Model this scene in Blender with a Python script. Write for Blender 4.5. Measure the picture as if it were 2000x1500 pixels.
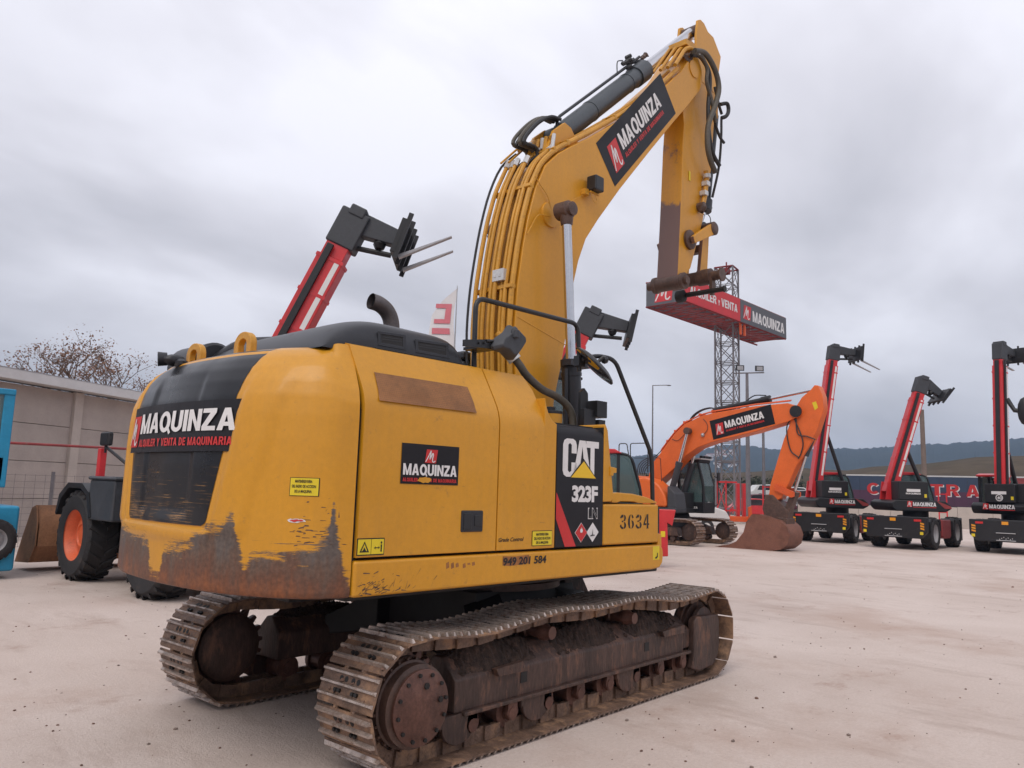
import bpy, bmesh, math, random
from mathutils import Vector, Matrix
R = math.radians
PI = math.pi
random.seed(7)
for o in list(bpy.data.objects):
    bpy.data.objects.remove(o)
SC = bpy.context.scene
COL = SC.collection

# ------------------------------------------------------------------ camera
cam = bpy.data.cameras.new('camera')
camo = bpy.data.objects.new('camera', cam)
COL.objects.link(camo)
right = Vector((0.65867704, -0.75181344, 0.03034959))
down = Vector((0.12110816, 0.06612263, -0.99043456))
fwd = Vector((0.74261522, 0.65605209, 0.1346042))
m = Matrix((right, -down, -fwd)).transposed().to_4x4()
m.translation = Vector((-5.0415, -4.71337, 1.67117))
camo.matrix_world = m
cam.sensor_fit = 'HORIZONTAL'
cam.sensor_width = 36.0
cam.lens = 1513.946 / 2000 * 36.0
cam.clip_start = 0.05
cam.clip_end = 6000
SC.camera = camo
SC.render.resolution_x = 1024
SC.render.resolution_y = 768

# ------------------------------------------------------------------ world: overcast sky
SUN_EL, SUN_AZ = R(52), R(200)          # azimuth measured anticlockwise from +X
W = bpy.data.worlds.new("World")
SC.world = W
W.use_nodes = True
nt = W.node_tree
nt.nodes.clear()
def N(nt, t, **kw):
    n = nt.nodes.new(t)
    for k, v in kw.items():
        setattr(n, k, v)
    return n
out = N(nt, 'ShaderNodeOutputWorld')
bg = N(nt, 'ShaderNodeBackground')
bg2 = N(nt, 'ShaderNodeBackground')
add = N(nt, 'ShaderNodeAddShader')
sky = N(nt, 'ShaderNodeTexSky', sky_type='NISHITA', sun_disc=False)
sky.sun_elevation = SUN_EL
sky.sun_rotation = PI / 2 - SUN_AZ
sky.air_density = 1.0
sky.dust_density = 3.0
bg.inputs['Strength'].default_value = 0.05 * 0.25     # the little blue that filters through the cloud deck
nt.links.new(sky.outputs[0], bg.inputs['Color'])
tc = N(nt, 'ShaderNodeTexCoord')
sep = N(nt, 'ShaderNodeSeparateXYZ')
nt.links.new(tc.outputs['Generated'], sep.inputs[0])
# flat cloud deck projection: direction / (z + .12)
zz = N(nt, 'ShaderNodeMath', operation='MAXIMUM'); zz.inputs[1].default_value = 0.0
nt.links.new(sep.outputs['Z'], zz.inputs[0])
za = N(nt, 'ShaderNodeMath', operation='ADD'); za.inputs[1].default_value = 0.30
nt.links.new(zz.outputs[0], za.inputs[0])
dv = N(nt, 'ShaderNodeVectorMath', operation='SCALE')
inv = N(nt, 'ShaderNodeMath', operation='DIVIDE'); inv.inputs[0].default_value = 1.0
nt.links.new(za.outputs[0], inv.inputs[1])
nt.links.new(tc.outputs['Generated'], dv.inputs[0]); nt.links.new(inv.outputs[0], dv.inputs['Scale'])
n1 = N(nt, 'ShaderNodeTexNoise'); n1.inputs['Scale'].default_value = 1.15; n1.inputs['Detail'].default_value = 5; n1.inputs['Roughness'].default_value = .47
n1.inputs['Distortion'].default_value = .25
mp = N(nt, 'ShaderNodeMapping'); mp.inputs['Location'].default_value = (3.1, 1.2, 0.4); mp.inputs['Rotation'].default_value = (0, 0, .6); mp.inputs['Scale'].default_value = (1, 1.7, 1)
nt.links.new(dv.outputs[0], mp.inputs[0]); nt.links.new(mp.outputs[0], n1.inputs['Vector'])
r1 = N(nt, 'ShaderNodeValToRGB')
r1.color_ramp.elements[0].position = .34; r1.color_ramp.elements[0].color = (.565, .56, .61, 1)
r1.color_ramp.elements[1].position = .64; r1.color_ramp.elements[1].color = (.93, .925, 1.0, 1)
e = r1.color_ramp.elements.new(.48); e.color = (.72, .71, .77, 1)
nt.links.new(n1.outputs['Fac'], r1.inputs[0])
# overcast luminance rises from horizon to zenith
gr = N(nt, 'ShaderNodeMapRange'); gr.inputs['From Min'].default_value = 0; gr.inputs['From Max'].default_value = .55
gr.inputs['To Min'].default_value = .70; gr.inputs['To Max'].default_value = 1.02
nt.links.new(zz.outputs[0], gr.inputs['Value'])
ml = N(nt, 'ShaderNodeVectorMath', operation='SCALE')
nt.links.new(r1.outputs[0], ml.inputs[0]); nt.links.new(gr.outputs[0], ml.inputs['Scale'])
nt.links.new(ml.outputs[0], bg2.inputs['Color'])
bg2.inputs['Strength'].default_value = 1.05
nt.links.new(bg.outputs[0], add.inputs[0]); nt.links.new(bg2.outputs[0], add.inputs[1])
nt.links.new(add.outputs[0], out.inputs['Surface'])

sun = bpy.data.lights.new('sun', 'SUN')
sun.energy = 1.2
sun.angle = R(35)
sun.color = (1.0, .93, .84)
suno = bpy.data.objects.new('sun', sun)
COL.objects.link(suno)
sd = Vector((math.cos(SUN_AZ) * math.cos(SUN_EL), math.sin(SUN_AZ) * math.cos(SUN_EL), math.sin(SUN_EL)))
suno.rotation_euler = sd.to_track_quat('Z', 'Y').to_euler()

vs = SC.view_settings
SC.display_settings.display_device = 'sRGB'
vs.view_transform = 'Standard'
vs.look = 'None'
vs.gamma = 1
vs.exposure = 0.08
vs.use_curve_mapping = False

# ------------------------------------------------------------------ mesh helpers
class MB:
    def __init__(s):
        s.v = []; s.f = []; s.mi = []; s.cur = 0
    def add(s, vs_, fs):
        b = len(s.v)
        s.v += [tuple(p) for p in vs_]
        s.f += [tuple(b + i for i in f) for f in fs]
        s.mi += [s.cur] * len(fs)
        return s
    def box(s, x0, x1, y0, y1, z0, z1, M=None):
        P = [Vector((x, y, z)) for x in (x0, x1) for y in (y0, y1) for z in (z0, z1)]
        if M: P = [M @ p for p in P]
        return s.add(P, [(0, 1, 3, 2), (4, 6, 7, 5), (0, 4, 5, 1), (2, 3, 7, 6), (0, 2, 6, 4), (1, 5, 7, 3)])
    def prism(s, poly, ax, a, b):
        n = len(poly)
        def P(u, v, w):
            return {'y': (u, w, v), 'x': (w, u, v), 'z': (u, v, w)}[ax]
        V_ = [P(u, v, a) for u, v in poly] + [P(u, v, b) for u, v in poly]
        F = [tuple(range(n)), tuple(range(2 * n - 1, n - 1, -1))]
        F += [(i, i + n, (i + 1) % n + n, (i + 1) % n) for i in range(n)]
        return s.add(V_, F)
    def tube(s, pts, r, n=8, cap=True):
        pts = [Vector(p) for p in pts]
        if len(pts) < 2: return s
        rr = r if isinstance(r, (list, tuple)) else [r] * len(pts)
        T = []
        for i in range(len(pts)):
            a = pts[max(i - 1, 0)]; b = pts[min(i + 1, len(pts) - 1)]
            T.append((b - a).normalized())
        up = Vector((0, 0, 1)) if abs(T[0].z) < .9 else Vector((1, 0, 0))
        nrm = T[0].cross(up).normalized()
        V_ = []; F = []
        for i, p in enumerate(pts):
            nrm = (nrm - T[i] * nrm.dot(T[i])).normalized()
            bn = T[i].cross(nrm)
            for k in range(n):
                a = 2 * PI * k / n
                V_.append(p + (nrm * math.cos(a) + bn * math.sin(a)) * rr[i])
        for i in range(len(pts) - 1):
            for k in range(n):
                F.append((i * n + k, i * n + (k + 1) % n, (i + 1) * n + (k + 1) % n, (i + 1) * n + k))
        if cap:
            F.append(tuple(range(n - 1, -1, -1))); F.append(tuple((len(pts) - 1) * n + k for k in range(n)))
        return s.add(V_, F)
    def cyl(s, a, b, r, n=16, r2=None):
        return s.tube([a, b], [r, r if r2 is None else r2], n)
    def lathe(s, prof, n, c, ax, cap=True):
        """prof: (radius, offset along axis); closed at both ends when radius 0"""
        ax = Vector(ax).normalized(); c = Vector(c)
        up = Vector((0, 0, 1)) if abs(ax.z) < .9 else Vector((1, 0, 0))
        u = ax.cross(up).normalized(); w = ax.cross(u)
        V_ = []
        for r, h in prof:
            for k in range(n):
                a = 2 * PI * k / n
                V_.append(c + ax * h + (u * math.cos(a) + w * math.sin(a)) * r)
        F = []
        for i in range(len(prof) - 1):
            for k in range(n):
                F.append((i * n + k, i * n + (k + 1) % n, (i + 1) * n + (k + 1) % n, (i + 1) * n + k))
        if cap: F.append(tuple(range(n - 1, -1, -1))); F.append(tuple((len(prof) - 1) * n + k for k in range(n)))
        return s.add(V_, F)
    def sphere(s, c, r, n=10, sc=(1, 1, 1), jit=0):
        V_ = []; F = []; k = n // 2
        for i in range(k + 1):
            t = PI * i / k
            for j in range(n):
                a = 2 * PI * j / n
                q = 1 + random.uniform(-jit, jit)
                V_.append((c[0] + r * sc[0] * math.sin(t) * math.cos(a) * q, c[1] + r * sc[1] * math.sin(t) * math.sin(a) * q, c[2] + r * sc[2] * math.cos(t) * q))
        for i in range(k):
            for j in range(n):
                F.append((i * n + j, (i + 1) * n + j, (i + 1) * n + (j + 1) % n, i * n + (j + 1) % n))
        return s.add(V_, F)
    def grid(s, rows):
        n = len(rows[0]); V_ = [p for r in rows for p in r]
        return s.add(V_, [(i * n + j, i * n + j + 1, (i + 1) * n + j + 1, (i + 1) * n + j) for i in range(len(rows) - 1) for j in range(n - 1)])

def fil(pts, r=.06, n=4):
    """rounded corners on a polyline"""
    pts = [Vector(p) for p in pts]
    o = [pts[0]]
    for i in range(1, len(pts) - 1):
        a, b, c = pts[i - 1], pts[i], pts[i + 1]
        d1 = (a - b); d2 = (c - b)
        q = min(r, d1.length * .45, d2.length * .45)
        p0 = b + d1.normalized() * q; p2 = b + d2.normalized() * q
        for k in range(n + 1):
            t = k / n
            o.append(p0 * (1 - t) ** 2 + b * 2 * t * (1 - t) + p2 * t * t)
    o.append(pts[-1])
    return o

def curve(pts, n=6):
    """Catmull-Rom through the points"""
    P = [Vector(p) for p in pts]
    P = [P[0] * 2 - P[1]] + P + [P[-1] * 2 - P[-2]]
    o = []
    for i in range(1, len(P) - 2):
        for k in range(n):
            t = k / n
            o.append(.5 * ((2 * P[i]) + (P[i + 1] - P[i - 1]) * t + (2 * P[i - 1] - 5 * P[i] + 4 * P[i + 1] - P[i + 2]) * t * t + (3 * P[i] - P[i - 1] - 3 * P[i + 1] + P[i + 2]) * t ** 3))
    o.append(P[-2])
    return o

def obj(name, mb, mat, parent=None, bevel=0, smooth=True, loc=None, rz=0, seg=2, **props):
    me = bpy.data.meshes.new(name)
    me.from_pydata(mb.v, [], mb.f)
    mats = mat if isinstance(mat, (list, tuple)) else [mat]
    for x in mats: me.materials.append(x)
    if len(mats) > 1:
        me.polygons.foreach_set('material_index', mb.mi)
    bm = bmesh.new(); bm.from_mesh(me)
    bmesh.ops.recalc_face_normals(bm, faces=bm.faces)
    bm.to_mesh(me); bm.free()
    if smooth:
        me.shade_smooth()
        if not bevel: me.set_sharp_from_angle(angle=R(38))
    o = bpy.data.objects.new(name, me)
    COL.objects.link(o)
    if parent: o.parent = parent
    if loc: o.location = loc
    if rz: o.rotation_euler.z = rz
    if bevel:
        b = o.modifiers.new('bevel', 'BEVEL'); b.width = bevel; b.segments = seg; b.limit_method = 'ANGLE'; b.angle_limit = R(35); b.harden_normals = True
        b.use_clamp_overlap = True
    for k, v in props.items(): o[k] = v
    return o

def thing(name, label, cat, loc=(0, 0, 0), rz=0, group=None):
    o = bpy.data.objects.new(name, None)
    COL.objects.link(o)
    o.empty_display_size = .3
    o.location = loc; o.rotation_euler.z = rz
    o['label'] = label; o['category'] = cat
    if group: o['group'] = group
    return o

# ------------------------------------------------------------------ materials
def mat(name, col, rough=.5, metal=0, var=.12, scale=2.5, dirt=None, damt=0.0, dscale=6, bump=0, bscale=40, stretch=(1, 1, 1), coat=0, spec=.5, rnd=False):
    m_ = bpy.data.materials.new(name); m_.use_nodes = True
    t = m_.node_tree; t.nodes.clear()
    o = N(t, 'ShaderNodeOutputMaterial'); b = N(t, 'ShaderNodeBsdfPrincipled')
    t.links.new(b.outputs[0], o.inputs[0])
    b.inputs['Roughness'].default_value = rough; b.inputs['Metallic'].default_value = metal
    b.inputs['Coat Weight'].default_value = coat; b.inputs['Specular IOR Level'].default_value = spec
    c = N(t, 'ShaderNodeTexCoord'); mp_ = N(t, 'ShaderNodeMapping'); mp_.inputs['Scale'].default_value = stretch
    t.links.new(c.outputs['Object'], mp_.inputs[0])
    if rnd:
        oi = N(t, 'ShaderNodeObjectInfo'); om = N(t, 'ShaderNodeMath', operation='MULTIPLY'); om.inputs[1].default_value = 40
        cx_ = N(t, 'ShaderNodeCombineXYZ'); t.links.new(oi.outputs['Random'], om.inputs[0]); t.links.new(om.outputs[0], cx_.inputs[1]); t.links.new(cx_.outputs[0], mp_.inputs['Location'])
    nz = N(t, 'ShaderNodeTexNoise'); nz.inputs['Scale'].default_value = scale; nz.inputs['Detail'].default_value = 6; nz.inputs['Roughness'].default_value = .6
    t.links.new(mp_.outputs[0], nz.inputs['Vector'])
    mr = N(t, 'ShaderNodeMapRange'); mr.inputs['From Min'].default_value = .3; mr.inputs['From Max'].default_value = .7
    mr.inputs['To Min'].default_value = 1 - var; mr.inputs['To Max'].default_value = 1 + var
    t.links.new(nz.outputs['Fac'], mr.inputs['Value'])
    sc = N(t, 'ShaderNodeVectorMath', operation='SCALE'); sc.inputs[0].default_value = col[:3]
    t.links.new(mr.outputs[0], sc.inputs['Scale'])
    last = sc.outputs[0]
    if var:
        ng = N(t, 'ShaderNodeTexNoise'); ng.inputs['Scale'].default_value = max(28, scale * 9); ng.inputs['Detail'].default_value = 5; ng.inputs['Roughness'].default_value = .75
        t.links.new(mp_.outputs[0], ng.inputs['Vector'])
        mg = N(t, 'ShaderNodeMapRange'); mg.inputs['From Min'].default_value = .3; mg.inputs['From Max'].default_value = .7
        mg.inputs['To Min'].default_value = 1 - var * .8; mg.inputs['To Max'].default_value = 1 + var * .8
        t.links.new(ng.outputs['Fac'], mg.inputs['Value'])
        s2_ = N(t, 'ShaderNodeVectorMath', operation='SCALE'); t.links.new(last, s2_.inputs[0]); t.links.new(mg.outputs[0], s2_.inputs['Scale']); last = s2_.outputs[0]
        rg = N(t, 'ShaderNodeMapRange'); rg.inputs['From Min'].default_value = .3; rg.inputs['From Max'].default_value = .7
        rg.inputs['To Min'].default_value = max(.03, rough - .10 * min(1, var * 6)); rg.inputs['To Max'].default_value = min(1, rough + .12 * min(1, var * 6))
        t.links.new(nz.outputs['Fac'], rg.inputs['Value']); t.links.new(rg.outputs[0], b.inputs['Roughness'])
    if dirt:
        n2 = N(t, 'ShaderNodeTexNoise'); n2.inputs['Scale'].default_value = dscale; n2.inputs['Detail'].default_value = 8; n2.inputs['Roughness'].default_value = .7
        t.links.new(mp_.outputs[0], n2.inputs['Vector'])
        m2 = N(t, 'ShaderNodeMapRange'); m2.inputs['From Min'].default_value = .62 - damt * .3; m2.inputs['From Max'].default_value = .72 - damt * .2
        m2.inputs['To Max'].default_value = min(1, .35 + damt)
        t.links.new(n2.outputs['Fac'], m2.inputs['Value'])
        mx = N(t, 'ShaderNodeMix', data_type='RGBA')
        t.links.new(m2.outputs[0], mx.inputs['Factor']); t.links.new(last, mx.inputs['A']); mx.inputs['B'].default_value = (*dirt[:3], 1)
        last = mx.outputs['Result']
        ra = N(t, 'ShaderNodeMapRange'); ra.inputs['To Min'].default_value = rough; ra.inputs['To Max'].default_value = max(rough, .85)
        t.links.new(m2.outputs[0], ra.inputs['Value']); t.links.new(ra.outputs[0], b.inputs['Roughness'])
    t.links.new(last, b.inputs['Base Color'])
    if bump:
        n3 = N(t, 'ShaderNodeTexNoise'); n3.inputs['Scale'].default_value = bscale; n3.inputs['Detail'].default_value = 5
        t.links.new(mp_.outputs[0], n3.inputs['Vector'])
        bp = N(t, 'ShaderNodeBump'); bp.inputs['Strength'].default_value = bump; bp.inputs['Distance'].default_value = .01
        t.links.new(n3.outputs['Fac'], bp.inputs['Height']); t.links.new(bp.outputs[0], b.inputs['Normal'])
    m_['bsdf'] = b.name; 
    return m_

YEL = (.60, .272, .012)
M = {}
def yellow(name, extra=None, dull=0):
    """machine yellow: broad tone drift, fine chips down to brown primer, long faint scratches"""
    m_ = mat(name, YEL, rough=.42, var=.07, scale=1.2, dirt=(.20, .10, .05), damt=.02, dscale=16, bump=.04, bscale=5, coat=.12)
    t = m_.node_tree
    b = t.nodes[m_['bsdf']]
    last = b.inputs['Base Color'].links[0].from_socket
    c = N(t, 'ShaderNodeTexCoord')
    # fine vertical dust streaks
    mp1 = N(t, 'ShaderNodeMapping'); mp1.inputs['Scale'].default_value = (9, 9, .8)
    t.links.new(c.outputs['Object'], mp1.inputs[0])
    n1_ = N(t, 'ShaderNodeTexNoise'); n1_.inputs['Scale'].default_value = 2.2; n1_.inputs['Detail'].default_value = 7; n1_.inputs['Roughness'].default_value = .7
    t.links.new(mp1.outputs[0], n1_.inputs['Vector'])
    q = N(t, 'ShaderNodeMapRange'); q.inputs['From Min'].default_value = .45; q.inputs['From Max'].default_value = .8; q.inputs['To Max'].default_value = .22 + dull
    t.links.new(n1_.outputs['Fac'], q.inputs['Value'])
    mx = N(t, 'ShaderNodeMix', data_type='RGBA'); mx.inputs['B'].default_value = (.40, .20, .04, 1)
    t.links.new(q.outputs[0], mx.inputs['Factor']); t.links.new(last, mx.inputs['A'])
    last = mx.outputs['Result']
    # short scratches lying level
    mp2 = N(t, 'ShaderNodeMapping'); mp2.inputs['Scale'].default_value = (2.2, 2.2, 34)
    t.links.new(c.outputs['Object'], mp2.inputs[0])
    n2_ = N(t, 'ShaderNodeTexNoise'); n2_.inputs['Scale'].default_value = 1.9; n2_.inputs['Detail'].default_value = 9; n2_.inputs['Roughness'].default_value = .75
    t.links.new(mp2.outputs[0], n2_.inputs['Vector'])
    q2 = N(t, 'ShaderNodeMapRange'); q2.inputs['From Min'].default_value = .655; q2.inputs['From Max'].default_value = .70; q2.inputs['To Max'].default_value = .65
    t.links.new(n2_.outputs['Fac'], q2.inputs['Value'])
    mx2 = N(t, 'ShaderNodeMix', data_type='RGBA'); mx2.inputs['B'].default_value = (.13, .06, .035, 1)
    t.links.new(q2.outputs[0], mx2.inputs['Factor']); t.links.new(last, mx2.inputs['A'])
    last = mx2.outputs['Result']
    if extra: last = extra(t, c, last, b)
    t.links.new(last, b.inputs['Base Color'])
    return m_

def cw_wear(t, c, last, b):
    """counterweight: paint scraped off along the bottom, steel and rust showing; shape follows the real scrape"""
    s = N(t, 'ShaderNodeSeparateXYZ'); t.links.new(c.outputs['Object'], s.inputs[0])
    xa = N(t, 'ShaderNodeMath', operation='ADD', use_clamp=True); xa.inputs[1].default_value = 2.6
    t.links.new(s.outputs['X'], xa.inputs[0])
    ya = N(t, 'ShaderNodeMath', operation='SUBTRACT'); t.links.new(s.outputs['Y'], ya.inputs[0]); t.links.new(xa.outputs[0], ya.inputs[1])
    r = N(t, 'ShaderNodeMapRange'); r.inputs['From Min'].default_value = -1.6; r.inputs['From Max'].default_value = 1.3
    t.links.new(ya.outputs[0], r.inputs['Value'])
    fc = N(t, 'ShaderNodeFloatCurve')
    cv = fc.mapping.curves[0]
    # (y, height of the scrape edge)
    tbl = [(-1.58, 1.10), (-1.54, 1.17), (-1.50, 1.27), (-1.47, 1.38), (-1.44, 1.47), (-1.425, 1.54), (-1.41, 1.46), (-1.40, 1.40), (-1.365, 1.375), (-1.315, 1.33), (-1.25, 1.285), (-1.10, 1.275), (-.99, 1.27), (-.905, 1.255), (-.888, 1.19), (-.86, 1.27), (-.822, 1.38), (-.796, 1.475), (-.77, 1.46), (-.734, 1.43), (-.62, 1.41), (-.545, 1.38), (-.45, 1.31), (-.316, 1.28), (-.16, 1.22), (-.14, 1.12), (-.03, 1.11), (.02, 1.2), (.08, 1.30), (.233, 1.31), (.9, 1.34), (1.25, 1.3)]
    while len(cv.points) < len(tbl): cv.points.new(.5, .5)
    for p_, (y, z) in zip(cv.points, tbl):
        p_.location = ((y + 1.6) / 2.9, (z - 1.0) / .6)
        p_.handle_type = 'AUTO'
    fc.mapping.update()
    t.links.new(r.outputs[0], fc.inputs['Value'])
    z = N(t, 'ShaderNodeMapRange'); z.inputs['From Min'].default_value = 1.0; z.inputs['From Max'].default_value = 1.6; z.clamp = False
    t.links.new(s.outputs['Z'], z.inputs['Value'])
    d = N(t, 'ShaderNodeMath', operation='SUBTRACT'); t.links.new(fc.outputs[0], d.inputs[0]); t.links.new(z.outputs[0], d.inputs[1])
    mp1 = N(t, 'ShaderNodeMapping'); mp1.inputs['Scale'].default_value = (3, 3, 22); t.links.new(c.outputs['Object'], mp1.inputs[0])
    n_ = N(t, 'ShaderNodeTexNoise'); n_.inputs['Scale'].default_value = 1.6; n_.inputs['Detail'].default_value = 10; n_.inputs['Roughness'].default_value = .78
    t.links.new(mp1.outputs[0], n_.inputs['Vector'])
    k = N(t, 'ShaderNodeMath', operation='MULTIPLY_ADD'); k.inputs[1].default_value = .8; k.inputs[2].default_value = -.39
    t.links.new(n_.outputs['Fac'], k.inputs[0])
    a = N(t, 'ShaderNodeMath', operation='ADD'); t.links.new(d.outputs[0], a.inputs[0]); t.links.new(k.outputs[0], a.inputs[1])
    f0 = N(t, 'ShaderNodeMapRange'); f0.inputs['From Min'].default_value = -.03; f0.inputs['From Max'].default_value = .045
    t.links.new(a.outputs[0], f0.inputs['Value'])
    ms = N(t, 'ShaderNodeMapping'); ms.inputs['Scale'].default_value = (1.6, 1.6, 50); ms.inputs['Location'].default_value = (3, 5, 1); t.links.new(c.outputs['Object'], ms.inputs[0])
    ns = N(t, 'ShaderNodeTexNoise'); ns.inputs['Scale'].default_value = 1.3; ns.inputs['Detail'].default_value = 8; ns.inputs['Roughness'].default_value = .7; t.links.new(ms.outputs[0], ns.inputs['Vector'])
    zf = N(t, 'ShaderNodeMapRange'); zf.inputs['From Min'].default_value = -.34; zf.inputs['From Max'].default_value = .0; zf.inputs['To Min'].default_value = -.16; zf.inputs['To Max'].default_value = .03
    t.links.new(d.outputs[0], zf.inputs['Value'])
    a3 = N(t, 'ShaderNodeMath', operation='ADD'); t.links.new(ns.outputs['Fac'], a3.inputs[0]); t.links.new(zf.outputs[0], a3.inputs[1])
    f2 = N(t, 'ShaderNodeMapRange'); f2.inputs['From Min'].default_value = .585; f2.inputs['From Max'].default_value = .62; f2.inputs['To Max'].default_value = .85; t.links.new(a3.outputs[0], f2.inputs['Value'])
    f = N(t, 'ShaderNodeMath', operation='MAXIMUM'); t.links.new(f0.outputs[0], f.inputs[0]); t.links.new(f2.outputs[0], f.inputs[1])
    # bare metal: grey steel high up, rust lower and in streaks
    mp3 = N(t, 'ShaderNodeMapping'); mp3.inputs['Scale'].default_value = (3.5, 3.5, .9); t.links.new(c.outputs['Object'], mp3.inputs[0])
    n3 = N(t, 'ShaderNodeTexNoise'); n3.inputs['Scale'].default_value = 1.7; n3.inputs['Detail'].default_value = 8; n3.inputs['Roughness'].default_value = .7
    t.links.new(mp3.outputs[0], n3.inputs['Vector'])
    zl = N(t, 'ShaderNodeMapRange'); zl.inputs['From Min'].default_value = 1.32; zl.inputs['From Max'].default_value = 1.10
    zl.inputs['To Min'].default_value = -.16; zl.inputs['To Max'].default_value = .16
    t.links.new(s.outputs['Z'], zl.inputs['Value'])
    ad = N(t, 'ShaderNodeMath', operation='ADD'); t.links.new(n3.outputs['Fac'], ad.inputs[0]); t.links.new(zl.outputs[0], ad.inputs[1])
    cr = N(t, 'ShaderNodeValToRGB'); el = cr.color_ramp.elements
    el[0].position = .34; el[0].color = (.105, .082, .070, 1)
    el[1].position = .76; el[1].color = (.21, .068, .022, 1)
    e_ = el.new(.47); e_.color = (.115, .068, .046, 1)
    e_ = el.new(.60); e_.color = (.125, .052, .028, 1)
    t.links.new(ad.outputs[0], cr.inputs[0])
    n4 = N(t, 'ShaderNodeTexNoise'); n4.inputs['Scale'].default_value = 45; n4.inputs['Detail'].default_value = 4; t.links.new(c.outputs['Object'], n4.inputs['Vector'])
    v4 = N(t, 'ShaderNodeMapRange'); v4.inputs['From Min'].default_value = .3; v4.inputs['From Max'].default_value = .7; v4.inputs['To Min'].default_value = .75; v4.inputs['To Max'].default_value = 1.25
    t.links.new(n4.outputs['Fac'], v4.inputs['Value'])
    vs_ = N(t, 'ShaderNodeVectorMath', operation='SCALE'); t.links.new(cr.outputs[0], vs_.inputs[0]); t.links.new(v4.outputs[0], vs_.inputs['Scale'])
    mx = N(t, 'ShaderNodeMix', data_type='RGBA')
    t.links.new(f.outputs[0], mx.inputs['Factor']); t.links.new(last, mx.inputs['A']); t.links.new(vs_.outputs[0], mx.inputs['B'])
    rr = N(t, 'ShaderNodeMapRange'); rr.inputs['To Min'].default_value = .42; rr.inputs['To Max'].default_value = .62
    t.links.new(f.outputs[0], rr.inputs['Value']); t.links.new(rr.outputs[0], b.inputs['Roughness'])
    return mx.outputs['Result']

def stick_wear(t, c, last, b):
    """stick: paint rubbed down to brown primer on the lower half"""
    s = N(t, 'ShaderNodeSeparateXYZ'); t.links.new(c.outputs['Object'], s.inputs[0])
    n_ = N(t, 'ShaderNodeTexNoise'); n_.inputs['Scale'].default_value = 3.5; n_.inputs['Detail'].default_value = 9; n_.inputs['Roughness'].default_value = .75
    t.links.new(c.outputs['Object'], n_.inputs['Vector'])
    z = N(t, 'ShaderNodeMapRange'); z.inputs['From Min'].default_value = 5.25; z.inputs['From Max'].default_value = 4.95; z.inputs['To Min'].default_value = -.06; z.inputs['To Max'].default_value = .55
    t.links.new(s.outputs['Z'], z.inputs['Value'])
    # only on the wear plate: underside face
    g = N(t, 'ShaderNodeNewGeometry'); vt = N(t, 'ShaderNodeVectorTransform', vector_type='NORMAL', convert_from='WORLD', convert_to='OBJECT')
    t.links.new(g.outputs['Normal'], vt.inputs[0]); s2 = N(t, 'ShaderNodeSeparateXYZ'); t.links.new(vt.outputs[0], s2.inputs[0])
    xm = N(t, 'ShaderNodeMapRange'); xm.inputs['From Min'].default_value = -.4; xm.inputs['From Max'].default_value = -.8; xm.inputs['To Min'].default_value = -1.0; xm.inputs['To Max'].default_value = .0
    t.links.new(s2.outputs['X'], xm.inputs['Value'])
    a = N(t, 'ShaderNodeMath', operation='ADD'); t.links.new(n_.outputs['Fac'], a.inputs[0]); t.links.new(z.outputs[0], a.inputs[1])
    a2 = N(t, 'ShaderNodeMath', operation='ADD'); t.links.new(a.outputs[0], a2.inputs[0]); t.links.new(xm.outputs[0], a2.inputs[1])
    f = N(t, 'ShaderNodeMapRange'); f.inputs['From Min'].default_value = .5; f.inputs['From Max'].default_value = .6
    t.links.new(a2.outputs[0], f.inputs['Value'])
    mx = N(t, 'ShaderNodeMix', data_type='RGBA'); mx.inputs['B'].default_value = (.155, .088, .075, 1)
    t.links.new(f.outputs[0], mx.inputs['Factor']); t.links.new(last, mx.inputs['A'])
    return mx.outputs['Result']

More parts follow.
